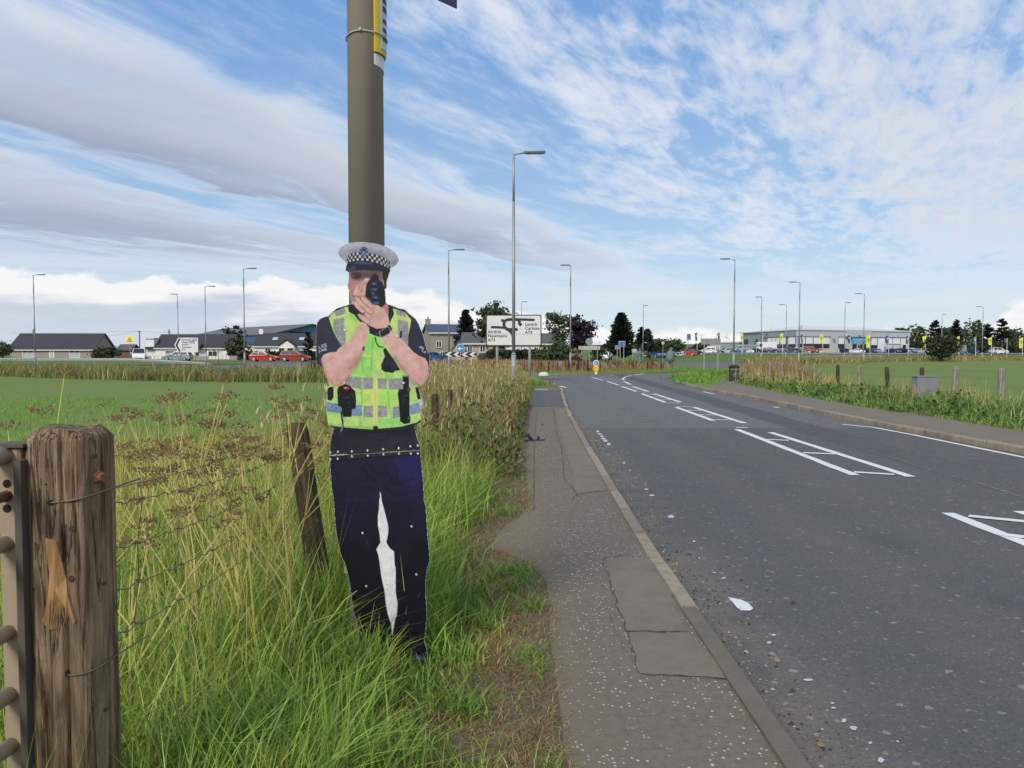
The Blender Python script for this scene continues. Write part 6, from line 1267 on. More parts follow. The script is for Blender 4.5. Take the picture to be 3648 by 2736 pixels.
mb = MB(); mb.lathe([(.3, 0), (.26, .3), (.2, .7), (.24, 1.0), (.3, 1.15), (.2, 1.3), (.1, 1.38)], 12); mb.build('robe', m_stat, s1, True); mb = MB(); mb.lathe([(.05, 1.36), (.11, 1.45), (.12, 1.55), (.06, 1.64), (.01, 1.66)], 10); mb.build('head', m_stat, s1, True)
mb = MB(); mb.tube([(.2, 0, 1.15), (.33, 0, 1.5), (.3, 0, 1.95), (.36, 0, 2.3)], [.09, .08, .06, .03], 8); mb.build('raised_arm', m_stat, s1, True); mb = MB(); mb.tube([(-.22, 0, 1.15), (-.38, -.1, .9), (-.3, -.15, .65)], [.09, .07, .05], 8); mb.build('lowered_arm', m_stat, s1, True)
o_ = Vector((xat(2388, 80), 80, .15)); s2 = thing('statue', 'green metal hooded statue pointing to the right', 'statue', o_)
mb = MB(); mb.lathe([(.1, 0), (.12, .25), (.42, .35), (.46, .7), (.4, 1.1), (.3, 1.35), (.16, 1.5)], 12); mb.build('cloak', m_stat, s2, True); mb = MB(); mb.lathe([(.1, 1.45), (.17, 1.55), (.16, 1.68), (.05, 1.78)], 10, (.1, 0, 0)); mb.build('hood', m_stat, s2, True)
mb = MB(); mb.tube([(.2, 0, 1.25), (.7, -.05, 1.2), (1.35, -.1, 1.08)], [.13, .09, .05], 8); mb.build('pointing_arm', m_stat, s2, True); mb = MB(); mb.tube([(.0, 0, 0), (.2, 0, -.1)], [.16, .2], 8); mb.build('foot', m_stat, s2, True)
m_rub = pm('black_rubber', (.018, .02, .024), .35, .2, 9); p = gp(1905, 1570); fl = thing('shoe', 'torn dark blue-black shoe lying at the footpath edge', 'shoe', p, R(12))
mb = MB(); mb.prism([(-.17, -.04), (-.05, -.05), (.1, -.045), (.17, 0), (.1, .045), (-.05, .05), (-.17, .04)], lambda a, b: (a, b, .022 + .02 * max(0, -a)), lambda a, b: (a, b, .002)); mb.build('sole', pm('sole_blue', (.04, .05, .07), .4), fl)
mb = MB(); mb.tube([(-.06, -.05, .02), (-.09, -.03, .08), (-.1, 0, .1), (-.09, .03, .08), (-.06, .05, .02)], [.02, .022, .025, .022, .02], 6); mb.tube([(-.24, .02, .01), (-.16, .0, .08), (-.1, 0, .1)], [.01, .02, .022], 6); mb.build('upper', m_rub, fl, True); mb = MB(); mb.tube([(.03, -.045, .02), (.06, 0, .07), (.09, .045, .02)], .014, 6); mb.build('strap', m_rub, fl, True)
# ================================================================== TREES
M_BARK = pm('bark', (.09, .075, .06), .95, .25, 6, .5, 20)
def tree(name, label, px, base_py, Y, H, Wd, cols, kind='round', n=1400, leaf=.35, z0=None, seed=0, trunk=.25, group=None, lean=0.0, bare=.12, cat='tree'):
    rg = np.random.default_rng(seed + 500); x = xat(px, Y); zb_ = zat(base_py, Y) if z0 is None else z0
    root = thing(name, label, cat, (x, Y, zb_), 0, group); P = []; N = []; S = []; K = []; limbs = MB()
    if kind == 'cone':
        nb = max(40, n // 16); t = np.sort(rg.random(nb) ** .9)
        limbs.tube([(0, 0, -.3), (lean * .4, 0, H * .5), (lean, 0, H * .97)], [trunk, trunk * .6, .03], 7)
        for i in range(nb):
            a = rg.uniform(0, 2 * np.pi); zz = H * (bare + (1 - bare) * t[i]); env = (1 - t[i]) ** .75 * (1 if t[i] > .12 else .7 + 2.5 * t[i]); L = Wd * .5 * (env * rg.uniform(.62, 1.12) + .05)
            m = 16
            for q in range(m):
                f = ((q + rg.random()) / m) ** .7; up = .22 * L * f * f - .05 * L * f; j = rg.normal(0, .1 * L * f + .05, 3)
                P.append((lean * t[i] + L * f * np.cos(a) + j[0], L * f * np.sin(a) + j[1], zz + up + j[2] * .7)); N.append((np.cos(a), np.sin(a), .55)); S.append(leaf * rg.uniform(.7, 1.5)); K.append(i)
    else:
        nc = max(10, n // 45); C = []
        while len(C) < nc:
            c = rg.uniform(-1, 1, 3)
            if np.linalg.norm(c) < 1 and np.linalg.norm(c) > .25: C.append(c)
        C = np.array(C) * np.array([Wd * .46, Wd * .4, H * (1 - bare) * .47]) * rg.uniform(.85, 1.15, (nc, 1)); C[:, 2] += H * (bare + (1 - bare) * .5); C[:, 0] += lean * C[:, 2] / H
        limbs.tube([(0, 0, -.3), (lean * .2, 0, H * .3), (lean * .55, 0, H * .62)], [trunk, trunk * .75, trunk * .35], 8)
        for i in range(nc):
            if i % 2 == 0: limbs.tube([(lean * .25, 0, H * .28 + .15 * C[i, 2]), (C[i, 0] * .5 + lean * .2, C[i, 1] * .5, C[i, 2] * .75 + H * .05), tuple(C[i])], [trunk * .4, trunk * .22, .02], 5)
            sz = Wd * rg.uniform(.08, .15); m = n // nc
            for q in range(m): d = rg.normal(0, 1, 3) * np.array([1, 1, .6]) * sz; P.append(tuple(C[i] + d)); dn = d / (np.linalg.norm(d) + 1e-6) + rg.normal(0, .6, 3); N.append(tuple(dn)); S.append(leaf * rg.uniform(.6, 1.4)); K.append(i)
    P = np.array(P); N = np.array(N); N /= np.linalg.norm(N, axis=1, keepdims=True) + 1e-6; S = np.array(S); K = np.array(K); m = len(P)
    if kind == 'cone': u = N; v = np.cross(N, rg.normal(0, 1, (m, 3)))
    else: u = np.cross(N, rg.normal(0, 1, (m, 3))); v = np.cross(N, u)
    u /= np.linalg.norm(u, axis=1, keepdims=True) + 1e-6; v /= np.linalg.norm(v, axis=1, keepdims=True) + 1e-6
    s = S[:, None]; w = .38 if kind == 'cone' else .55
    V = np.stack([P - u * s * .6, P + v * s * w, P + u * s * .7, P - v * s * w], 1).reshape(-1, 3); F = np.arange(m * 4).reshape(-1, 4)
    cl = np.array(cols); tint = rg.uniform(.72, 1.28, K.max() + 1)[K]; c = cl[rg.integers(0, len(cl), m)] * (tint * rg.uniform(.85, 1.15, m))[:, None]
    limbs.build('trunk', M_BARK, root, True); link('crown', trimesh('crown', V, F, np.repeat(np.clip(c, 0, 1), 4, 0)), M_LEAF, root); return root
CON = [(.02, .034, .022), (.026, .042, .026), (.034, .05, .032), (.018, .028, .022)]; DEC = [(.05, .078, .026), (.066, .098, .034), (.038, .06, .024), (.08, .105, .045)]; PUR = [(.03, .018, .03), (.045, .024, .036), (.022, .015, .026), (.05, .035, .035)]; OLV = [(.075, .085, .035), (.095, .1, .05), (.055, .066, .03)]
tree('conifer', 'dark conifer left of the sign, behind the stone house', 1660, 1262, 118, 6.6, 3.8, CON, 'cone', 2600, .45, seed=1)
tree('broadleaf_tree', 'broad green tree rising behind the left half of the big sign', 1765, 1268, 100, 6.6, 4.6, DEC, 'round', 2600, .34, seed=2)
tree('conifer', 'big bushy dark conifer standing alone behind the blue board', 2212, 1268, 105, 5.7, 4.6, CON, 'cone', 5200, .36, seed=3, bare=.0)
tree('broadleaf_tree', 'thin leaning green tree with gaps right of the big sign', 2005, 1270, 88, 5.9, 2.8, DEC, 'round', 1100, .22, seed=4, lean=-1.6, bare=.2, trunk=.1)
tree('purple_tree', 'dark purple-leaved tree behind the island lamp post', 2062, 1268, 92, 4.9, 3.4, PUR, 'round', 2200, .28, seed=5)
for i, (px, hh, ww, Y, lab) in enumerate(((2285, 4.2, 3.0, 122, 'small dark conifer immediately right of the big bushy conifer'), (2308, 4.1, 2.6, 128, 'pointed dark conifer behind the tilted lantern post'), (2340, 3.0, 4.5, 150, 'low green scrub tree left of the speed limit sign'), (2395, 2.9, 4.8, 160, 'low green scrub tree right of the speed limit sign'))):
    tree('conifer' if i < 2 else 'scrub_tree', lab, px, 1262, Y, hh, ww, CON if i < 2 else DEC, 'cone' if i < 2 else 'round', 1300, .34, seed=10 + i)
FT = [(3262, 1172, 7.5, 'round', DEC, 'broad dark tree just right of the showroom end'), (3330, 1142, 7.5, 'cone', CON, 'dark conifer left of the far right trees, behind the bush'), (3378, 1160, 7, 'round', DEC, 'green broadleaf tree between two dark conifers at right'), (3405, 1140, 5, 'cone', CON, 'slim dark conifer in the middle of the far right trees'), (3450, 1142, 9, 'round', OLV, 'large olive-green tree behind the third right flag'), (3484, 1140, 4.5, 'cone', CON, 'narrow dark conifer just left of the far right lamp post'), (3520, 1155, 6, 'cone', CON, 'ragged dark conifer just right of the far right lamp post'), (3566, 1135, 8, 'cone', CON, 'tallest wide dark conifer near the right edge'), (3615, 1172, 7, 'round', DEC, 'rounded grey-green tree nearest the right edge'), (3655, 1185, 7, 'round', DEC, 'low dark tree cut by the right edge'), (3215, 1160, 6, 'round', DEC, 'tree top showing above the showroom roof')]
for i, (px, pyt, ww, kd, cc, lab) in enumerate(FT):
    Y = 262 + (i % 3) * 8 if i < 10 else 330; H = zat(pyt, Y) - 1.0; tree('conifer' if kd == 'cone' else 'broadleaf_tree', lab, px, 0, Y, H, ww * 1.25, cc, kd, 1500, .62, z0=1.0, seed=30 + i, bare=.03)
tree('roadside_bush', 'dark rounded roadside bush before the far right flags', 3353, 1283, 118, 4.0, 4.2, [(.03, .045, .02), (.04, .058, .026), (.05, .07, .03)], 'round', 2400, .26, seed=50, bare=.02, cat='bush')
tree('bush', 'olive bush between the white house and the white bungalow', 838, 1276, 140, 3.6, 4.2, OLV, 'round', 1300, .35, seed=51, bare=0, cat='bush')
tree('broadleaf_tree', 'tall dark tree behind the gap between the two white houses', 832, 1270, 165, 7.0, 4.0, CON, 'round', 1300, .4, seed=52)
tree('fir_tree', 'small fir in front of the white bungalow beside the cutout', 1098, 1275, 130, 4.4, 2.4, CON, 'cone', 1100, .3, seed=53, bare=0)
for i, (px, Y, hh, ww, cc, lab) in enumerate(((363, 140, 2.1, 3.2, OLV, 'clipped hedge bush right of the grey cottage'), (395, 141, 2.2, 3.0, DEC, 'second clipped bush right of the grey cottage'), (8, 140, 3.2, 3.0, OLV, 'green bush at the left edge beside the grey cottage'), (1948, 84, 1.9, 3.4, DEC, 'green bush right below the big direction sign'), (1988, 86, 2.4, 3.2, DEC, 'green bush under the thin leaning tree'), (2048, 80, 1.6, 1.3, [(.2, .17, .1), (.16, .14, .08)], 'straw-coloured shrub left of the pale board'), (2125, 112, 2.4, 2.2, DEC, 'green shrub behind the long pale board'), (1740, 95, 1.2, 2.5, DEC, 'low shrub before the tan bungalow'))):
    tree('bush', lab, px, 0, Y, hh, ww, cc, 'round', 900, .25, z0=0, seed=60 + i, bare=0, cat='bush')
tree('sapling', 'bare thin sapling before the white house', 778, 1290, 96, 2.6, 1.6, OLV, 'round', 60, .12, seed=70, trunk=.03, bare=.3)
# clipped hedge before the bungalow, far wood and hedgerows
hd = MB()
def hedge(px0, px1, pyt, Y, zb_, label, n, cols, dep=1.2, leaf=.25, name='hedge', kind=None):
    x0, x1 = xat(px0, Y), xat(px1, Y); zt_ = zat(pyt, Y); P = np.stack([RNG.uniform(x0, x1, n), RNG.uniform(-dep, dep, n) / 2 + Y, zb_ + (zt_ - zb_) * RNG.random(n) ** .7 * (1 + .12 * np.sin(RNG.uniform(x0, x1, n)))], 1)
    u = RNG.normal(0, 1, (n, 3)); v = np.cross(u, RNG.normal(0, 1, (n, 3))); u /= np.linalg.norm(u, axis=1, keepdims=True); v /= np.linalg.norm(v, axis=1, keepdims=True); s = leaf * RNG.uniform(.6, 1.3, (n, 1))
    V = np.stack([P - u * s, P + v * s * .7, P + u * s, P - v * s * .7], 1).reshape(-1, 3); c = np.repeat(palette(n, cols, [1] * len(cols), .3), 4, 0)
    return tag(link(name, trimesh(name, V, np.arange(4 * n).reshape(-1, 4), c), M_LEAF), label, 'hedge', kind=kind)
hedge(850, 1125, 1254, 134, 0, 'dark clipped hedge before the white bungalow', 2600, CON + DEC, 1.5, .25)
hedge(1735, 1930, 1250, 92, .0, 'dark garden hedge behind the posts of the big sign', 1800, CON + DEC, 1.5, .22)
hedge(1930, 2050, 1246, 90, 0, 'dark garden hedge right of the big sign', 1200, CON + DEC, 1.5, .22)
def wood(name, label, px0, px1, Y, zb_, h, n, cols, leaf):
    x0, x1 = xat(px0, Y), xat(px1, Y); xs = RNG.uniform(x0, x1, n); k = .55 + .45 * np.sin(xs * 12 / Y * 9) * np.sin(xs * 5 / Y * 11 + 1); P = np.stack([xs, Y + RNG.uniform(-8, 8, n), zb_ + h * k * RNG.random(n)], 1)
    u = RNG.normal(0, 1, (n, 3)); v = np.cross(u, RNG.normal(0, 1, (n, 3))); u /= np.linalg.norm(u, axis=1, keepdims=True); v /= np.linalg.norm(v, axis=1, keepdims=True); s = leaf * RNG.uniform(.6, 1.3, (n, 1))
    V = np.stack([P - u * s, P + v * s * .8, P + u * s, P - v * s * .8], 1).reshape(-1, 3); tag(link(name, trimesh(name, V, np.arange(4 * n).reshape(-1, 4), np.repeat(palette(n, cols, [1] * len(cols), .3), 4, 0)), M_LEAF), label, 'wood', kind='stuff')
wood('far_wood', 'dark line of distant woodland left of the big conifer', 2085, 2205, 900, 3, 9, 2600, CON + DEC, 2.2)
wood('far_hedgerow', 'distant hedgerow trees behind the parked cars', 2330, 2640, 420, 0, 6.5, 4200, DEC + CON, .9)
wood('far_hedgerow', 'distant tree line behind the cottages at left', -40, 1500, 700, 0, 4, 2600, DEC + CON, 1.6)
wood('far_hedgerow', 'dark undergrowth beneath the far right trees', 3235, 3720, 258, .9, 4.5, 5200, CON + DEC, .6)

# ================================================================== HOUSES
m_win = pm('window_glass', (.03, .035, .04), .35, .1, 2, spec=.4); m_wfr = pm('window_frame', (.72, .72, .7), .5, .04); m_blind = pm('window_blind', (.42, .42, .4), .7, .2, 14)
def tile_mat(name, a, b, pitch=.32):
    if name in MATS: return MATS[name]
    m, T, co = smat(name); x, y, z = T.sep(co); row = T.m('FRACT', T.m('DIVIDE', z, pitch * .55)); c = T.mix(T.noise(co, .9, 5, .65), a, b); c = T.mix(T.m('MULTIPLY', T.sstep(row, .8, .98), .6), c, tuple(v * .45 for v in a)); finish(T, c, .75, row, .6, .03); MATS[name] = m; return m
m_slate = tile_mat('dark_tiles', (.035, .037, .042), (.06, .062, .068)); m_bslate = tile_mat('blue_slate', (.05, .07, .12), (.085, .11, .17)); m_gslate = tile_mat('grey_tiles', (.08, .078, .078), (.12, .118, .115))
m_rend = pm('grey_render', (.29, .265, .235), .9, .12, 1.2, .3, 30); m_white = pm('white_render', (.72, .71, .68), .85, .06, .8, dirt=(.5, .49, .45), dirt_amt=.15); m_tan = pm('tan_render', (.42, .34, .26), .9, .1, 1); m_fascia = pm('fascia', (.6, .6, .58), .6); m_stone, T, co = smat('stone_wall')
br_ = T.n('ShaderNodeTexBrick'); T.put(br_.inputs['Vector'], co); br_.inputs['Scale'].default_value = 2.2; br_.inputs['Color1'].default_value = (.27, .23, .18, 1); br_.inputs['Color2'].default_value = (.2, .17, .135, 1); br_.inputs['Mortar'].default_value = (.33, .3, .25, 1); finish(T, T.mix(T.m('MULTIPLY', T.noise(co, 1.5, 5), .5), br_.outputs[0], (.17, .15, .12)), .9)
def window(root, x, z, w, h, y=0.0, blind=False, bars=1):
    mb = MB(); f = .09
    for c, d in (((x, y - .03, z + h / 2 - f / 2), (w, .1, f)), ((x, y - .03, z - h / 2 + f / 2), (w, .1, f)), ((x - w / 2 + f / 2, y - .032, z), (f, .1, h - .002)), ((x + w / 2 - f / 2, y - .032, z), (f, .1, h - .002))): mb.box(c, d)
    for k in range(bars): mb.box((x - w / 2 + w * (k + 1) / (bars + 1), y - .034, z), (.07, .1, h))
    o = mb.build('window', m_wfr, root); mb = MB(); mb.box((x, y + .0, z), (w - .1, .03, h - .1)); mb.build('pane', m_blind if blind else m_win, o)
    if blind: mb = MB(); mb.box((x, y - .02, z + h * .32), (w - .12, .02, h * .2)); mb.build('pane', m_win, o)
    mb = MB(); mb.box((x, y - .06, z - h / 2 - .04), (w + .2, .16, .07)); mb.build('sill', m_rend, o)
def house(name, label, loc, rz, Wd, D, ze, zr, wall, roof, wins=(), doors=(), chim=(), over=.35, fascia=True, lights=()):
    r = thing(name, label, 'house', loc, rz); mb = MB()
    mb.yz([(0, -.3), (D, -.3), (D, ze), (D / 2, zr - .12), (0, ze)], 0, Wd); mb.build('wall', wall, r)
    sl = (zr - ze) / (D / 2)
    for s in (0, 1):
        y0, y1 = (-over, D / 2) if s == 0 else (D + over, D / 2); z0_ = ze - sl * over; mb = MB(); mb.prism([(y0, z0_), (y1, zr)], lambda y, z: (-over, y, z), lambda y, z: (Wd + over, y, z)) if False else None
        mb.add([(-over, y0, z0_), (Wd + over, y0, z0_), (Wd + over, y1, zr), (-over, y1, zr), (-over, y0, z0_ + .14), (Wd + over, y0, z0_ + .14), (Wd + over, y1, zr + .14), (-over, y1, zr + .14)], [(0, 1, 2, 3), (7, 6, 5, 4), (0, 4, 5, 1), (1, 5, 6, 2), (2, 6, 7, 3), (3, 7, 4, 0)]); ro = mb.build('roof', roof, r)
        if s == 0:
            if fascia: mb = MB(); mb.box((Wd / 2, y0 - .03, z0_ + .02), (Wd + 2 * over, .05, .2)); mb.build('gutter', m_fascia, r)
            for lx, lw in lights:
                t = .55; yy = y0 + (y1 - y0) * t; zz = z0_ + (zr - z0_) * t + .2; mb = MB(); mb.box((lx, yy, zz), (lw, .9, .06), rx=math.atan(sl)); fr_ = mb.build('rooflight', m_wfr, ro); mb = MB(); mb.box((lx, yy, zz + .04), (lw - .2, .7, .04), rx=math.atan(sl)); mb.build('pane', pm('skylight', (.35, .42, .5), .15, .1), r)
    for w_ in wins: window(r, *w_)
    for x, w, h, cc in doors:
        mb = MB(); mb.box((x, -.03, h / 2), (w, .08, h)); d = mb.build('door', m_wfr, r); mb = MB(); mb.box((x, -.08, h * .5), (w * .55, .03, h * .72)); mb.build('pane', cc, d)
    for x, y, w, h, mt in chim:
        mb = MB(); mb.box((x, y, zr + h / 2 - .4), (w, w * .8, h + .8)); c = mb.build('chimney', mt, r); mb = MB(); mb.box((x, y, zr + h + .03), (w + .15, w * .8 + .15, .1)); mb.build('coping', m_rend, c)
        mb = MB(); mb.cyl((x, y, zr + h + .08), (x, y, zr + h + .5), .13, .11, 10); mb.build('chimney_pot', pm('terracotta', (.3, .15, .09), .8), c)
    return r
HY = 150
def hx(px, Y=HY): return xat(px, Y)
x0 = hx(33); ha = house('cottage', 'long low grey cottage with dark tiled roof at far left', (x0, HY, 0), 0, hx(333) - x0, 8, zat(1243, HY), zat(1190, HY + 4), m_rend, m_slate, [(hx(100) - x0, zat(1262, HY), 2.2, 1.5, 0, True), (hx(267) - x0, zat(1262, HY), 2.1, 1.5, 0, True)], [(hx(185) - x0, 1.0, 2.1, m_blind)], [(hx(75) - x0, 4, .3, .5, m_rend)])
x0 = hx(549); hb = house('white_house', 'white house with dark roof behind the arrow sign', (x0, HY, 0), 0, hx(812) - x0, 8, zat(1238, HY), zat(1193, HY + 4), m_white, m_slate, [(hx(606) - x0, zat(1262, HY), 1.9, 1.4, 0, True), (hx(758) - x0, zat(1262, HY), 1.8, 1.3, 0, False), (hx(665) - x0, zat(1260, HY), 1.0, 1.2, 0, True)], [(hx(703) - x0, 1.1, 2.1, m_win)], [(hx(571) - x0, 4, .35, .6, m_rend)])
wd = hx(547) - hx(518); mb = MB(); mb.box((-wd / 2 - .02, 2.5, 2.0), (wd, 5, 4.1)); mb.build('flat_roof_annexe', m_white, hb); mb = MB(); mb.box((-wd / 2 - .02, 2.4, 4.12), (wd + .3, 5.3, .16)); mb.build('annexe_roof', m_fascia, hb); mb = MB(); mb.box((-wd * .5, -.35, 2.2), (wd * .85, .7, .5)); mb.build('door_canopy', m_slate, hb); mb = MB(); mb.box((-wd * .45, -.03, 1.1), (.9, .06, 2.1)); mb.build('annexe_door', m_wfr, hb)
mb = MB(); mb.yz([(-1.4, 2.3), (.0, 3.3), (0, 2.1), (-1.4, 2.1)], hx(690) - x0, hx(722) - x0); mb.build('porch_roof', m_slate, hb)
for k in range(26):
    pass
x0 = hx(905); hc = house('bungalow', 'white bungalow with front gable and rooflights left of the cutout', (x0, HY, 0), 0, hx(1160) - x0, 8, zat(1232, HY), zat(1189, HY + 4), m_white, m_slate, [(hx(954) - x0, zat(1247, HY), 1.1, .8, 0, False)], [], [(.2, 4, .8, 1.0, m_white)], lights=[(hx(970) - x0, .95), (hx(1066) - x0, .9)])
gx0, gx1 = hx(998) - x0, hx(1060) - x0; zg = zat(1210, HY - 1.5); ze_ = zat(1233, HY); gm = (gx0 + gx1) / 2
mb = MB(); mb.xz([(gx0 + .25, -.3), (gx1 - .25, -.3), (gx1 - .25, ze_ + .1), (gm, zg - .2), (gx0 + .25, ze_ + .1)], -1.5, 2.5); mb.build('gable_wall', m_white, hc); 
for s in (-1, 1): xe = gm + s * (gx1 - gx0) / 2; mb = MB(); mb.add([(gm, -1.8, zg), (xe, -1.8, ze_ - .05), (xe, 2.8, ze_ - .05), (gm, 2.8, zg), (gm, -1.8, zg + .13), (xe, -1.8, ze_ + .08), (xe, 2.8, ze_ + .08), (gm, 2.8, zg + .13)], [(0, 1, 2, 3), (7, 6, 5, 4), (0, 4, 5, 1), (1, 5, 6, 2), (2, 6, 7, 3), (3, 7, 4, 0)]); mb.build('gable_roof', m_slate, hc)
window(hc, gm - .95, zat(1247, HY - 1.5), 1.2, .9, -1.5, False, 0); window(hc, gm + .75, zat(1247, HY - 1.5), 1.4, .9, -1.5, False, 0)
mb = MB(); wd = hx(905) - hx(848); mb.box((-wd / 2, 2.5, 1.25), (wd, 4.5, 2.6)); mb.build('side_annexe', m_white, hc); mb = MB(); mb.box((-wd / 2, 2.4, 2.65), (wd + .3, 5, .18)); mb.build('annexe_roof', m_fascia, hc)
# big blue shed behind
pA, pB = Vector((xat(1113, 190), 190)), Vector((xat(800, 228), 228)); ang = math.atan2(pA.y - pB.y, pA.x - pB.x); Ls = (pA - pB).length; shed = thing('blue_shed', 'large blue metal shed with grey roof behind the bungalow', 'shed', (pB.x, pB.y, 0), ang); m_bshed = pm('blue_cladding', (.035, .1, .2), .6, .08, 1); m_sroof = pm('shed_roof', (.13, .13, .128), .8, .2, .3)
zr_ = zat(1156, 190); ze_ = zr_ - 2.6; D = 11
mb = MB(); mb.yz([(-D, -.2), (D, -.2), (D, ze_), (0, zr_ - .1), (-D, ze_)], 0, Ls); mb.build('wall', m_bshed, shed)
for s in (-1, 1): mb = MB(); mb.add([(-.4, s * (D + .4), ze_ - .1), (Ls + .4, s * (D + .4), ze_ - .1), (Ls + .4, 0, zr_), (-.4, 0, zr_), (-.4, s * (D + .4), ze_ + .1), (Ls + .4, s * (D + .4), ze_ + .1), (Ls + .4, 0, zr_ + .2), (-.4, 0, zr_ + .2)], [(0, 1, 2, 3), (7, 6, 5, 4), (0, 4, 5, 1), (1, 5, 6, 2), (2, 6, 7, 3), (3, 7, 4, 0)]); mb.build('roof', m_sroof, shed)
mb = MB(); mb.box((Ls + .03, -4, ze_ + .3), (.06, 4.5, .9)); mb.build('vent_opening', m_hole, shed)
# stone house and tan bungalow behind the cutout and sign
x0 = xat(1534, 128); he = house('stone_house', 'two-storey stone house with blue slate roof right of the cutout', (x0, 128, 0), R(16), 6.2, 7, zat(1184, 128), zat(1157, 131), m_stone, m_bslate, [(1.4, 2.75, .9, 1.1), (4.6, 2.75, .6, 1.0), (1.0, .9, .7, 1.2), (2.2, .9, 1.3, 1.2, 0, False, 2), (4.6, .9, .6, 1.2)], [], [(.2, 3.5, .8, .9, m_stone), (5.9, 3.5, .9, .8, m_stone)])
x0 = xat(1648, 106); hf_ = house('tan_bungalow', 'tan bungalow with grey tiled roof left of the big sign', (x0, 106, 0), 0, xat(1800, 106) - x0, 7, zat(1222, 106), zat(1187, 109), m_tan, m_gslate, [(1.0, zat(1243, 106), .75, .9), (2.75, zat(1243, 106), .8, .95), (4.4, zat(1243, 106), .8, .95)], [], [])
mb = MB(); mb.xz([(-1.35, -.2), (.35, -.2), (.35, 1.75), (-.5, 2.95), (-1.35, 1.75)], -.8, 3.5); mb.build('gable_wall', m_tan, hf_)
for s in (-1, 1): mb = MB(); mb.add([(-.5, -1.0, 3.0), (-.5 + s * 1.0, -1.0, 1.62), (-.5 + s * 1.0, 3.6, 1.62), (-.5, 3.6, 3.0), (-.5, -1.0, 3.1), (-.5 + s * 1.0, -1.0, 1.72), (-.5 + s * 1.0, 3.6, 1.72), (-.5, 3.6, 3.1)], [(0, 1, 2, 3), (7, 6, 5, 4), (0, 4, 5, 1), (1, 5, 6, 2), (2, 6, 7, 3), (3, 7, 4, 0)]); mb.build('gable_roof', m_gslate, hf_)
x0 = xat(1800, 122); house('far_bungalow', 'dark-roofed bungalow half hidden behind the right of the big sign', (x0, 122, 0), 0, xat(2005, 122) - x0, 8, zat(1224, 122), zat(1190, 126), m_white, m_gslate, [(2.0, 1.3, .9, 1.0), (5.0, 1.3, .9, 1.0)], [(3.4, .9, 2.0, m_win)], [])
x0 = xat(418, 165); sh = house('garden_shed', 'low brown shed with grey roof right of the grey cottage', (x0, 165, 0), 0, xat(465, 165) - x0, 4, 1.9, 3.0, pm('brown_wood', (.16, .08, .05), .85), m_gslate, fascia=False); sh['category'] = 'shed'
gw = thing('garden_wall', 'low dark wall with white block pattern before the white house', 'wall', (xat(523, 138), 138, 0)); Lw = xat(850, 138) - xat(523, 138); mb = MB(); mb.box((Lw / 2, 0, .35), (Lw, .2, .8)); mb.build('wall', m_rend, gw)
for k in range(12): mb = MB(); mb.box((1.1 + k * .62 + (2.6 if k > 5 else 0) + (4 if k > 5 else 0), -.11, .45), (.5, .04, .5)); mb.build('white_block', m_white, gw)
wp = thing('utility_pole', 'dark utility pole with wires between grey cottage and white house', 'utility pole', (xat(498, 158), 158, 0)); zt_ = zat(1178, 158); mb = MB(); mb.cyl((0, 0, -.2), (0, 0, zt_), .13, .1, 8); mb.build('pole', M_BARK, wp); mb = MB(); mb.box((0, 0, zt_ - .2), (.6, .08, .1)); mb.build('crossarm', M_BARK, wp)
for ex, ey in ((-9, zat(1199, 158)), (14, zat(1188, 158)), (-26, zat(1186, 158))): mb = MB(); mb.tube([(0, 0, zt_ - .1), (ex / 2, 0, (zt_ + ey) / 2 - .25), (ex, 0, ey)], .02, 4); mb.build('wire', m_ink, wp)
# ================================================================== CAR SHOWROOM
m_cladL = pm('cladding_grey_shaded', (.26, .29, .33), .5, .05, .4); m_cladR = pm('cladding_grey', (.48, .5, .49), .5, .05, .4); m_roofp = pm('roof_pale', (.62, .61, .58), .6, .06, .2); m_mull = pm('mullion', (.09, .1, .11), .5); m_panel = pm('white_blind', (.78, .8, .79), .5, .08, .6); m_dglass = pm('dark_glass', (.02, .024, .03), .35, .2, .3, spec=.4)  # m_cladL: the grey cladding with the left side's shade put into its colour
ZF = 1.05
Cc = Vector((xat(2840, 225), 225, ZF)); Er = Vector((xat(3240, 246), 246, ZF)); El = Vector((xat(2640, 262), 262, ZF))
shw = thing('car_showroom', 'long grey car showroom with pale roof and round emblem', 'showroom', Cc); ZE = zat(1176, 225) - ZF
def along(A, B, px):            # metres from A along A-B where a sight line at px meets the wall
    d = (B - A); tx = (px - 1824) / FPX; t = (A.x - tx * A.y) / (tx * d.y - d.x); return t * d.length
class Facade:
    def __init__(s, A, B): s.A, s.B = A, B; d = (B - A); s.L = d.length; s.u = d.normalized(); s.n = Vector((s.u.y, -s.u.x, 0)); s.n = s.n if s.n.y < 0 else -s.n
    def slab(s, name, a0, a1, z0, z1, out, th, mat, parent=None):
        mb = MB(); p = [s.A - Cc + s.u * a + s.n * o + Vector((0, 0, z)) for o in (out, out - th) for a, z in ((a0, z0), (a1, z0), (a1, z1), (a0, z1))]
        mb.add(p, [(0, 1, 2, 3), (7, 6, 5, 4), (0, 4, 5, 1), (1, 5, 6, 2), (2, 6, 7, 3), (3, 7, 4, 0)]); return mb.build(name, mat, parent or shw)
    def px(s, v): return along(s.A, s.B, v)
FR = Facade(Cc, Er); FL = Facade(Cc, El)
zz = lambda py, Y=228: zat(py, Y) - ZF
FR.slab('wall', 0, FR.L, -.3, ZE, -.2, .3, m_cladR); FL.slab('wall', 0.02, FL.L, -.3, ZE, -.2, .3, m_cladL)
FR.slab('fascia_band', -.05, FR.L, zz(1199, 232), ZE, .25, .44, m_cladR); FL.slab('fascia_band', .3, FL.px(2718), zz(1199, 232), ZE, .25, .44, m_cladL)
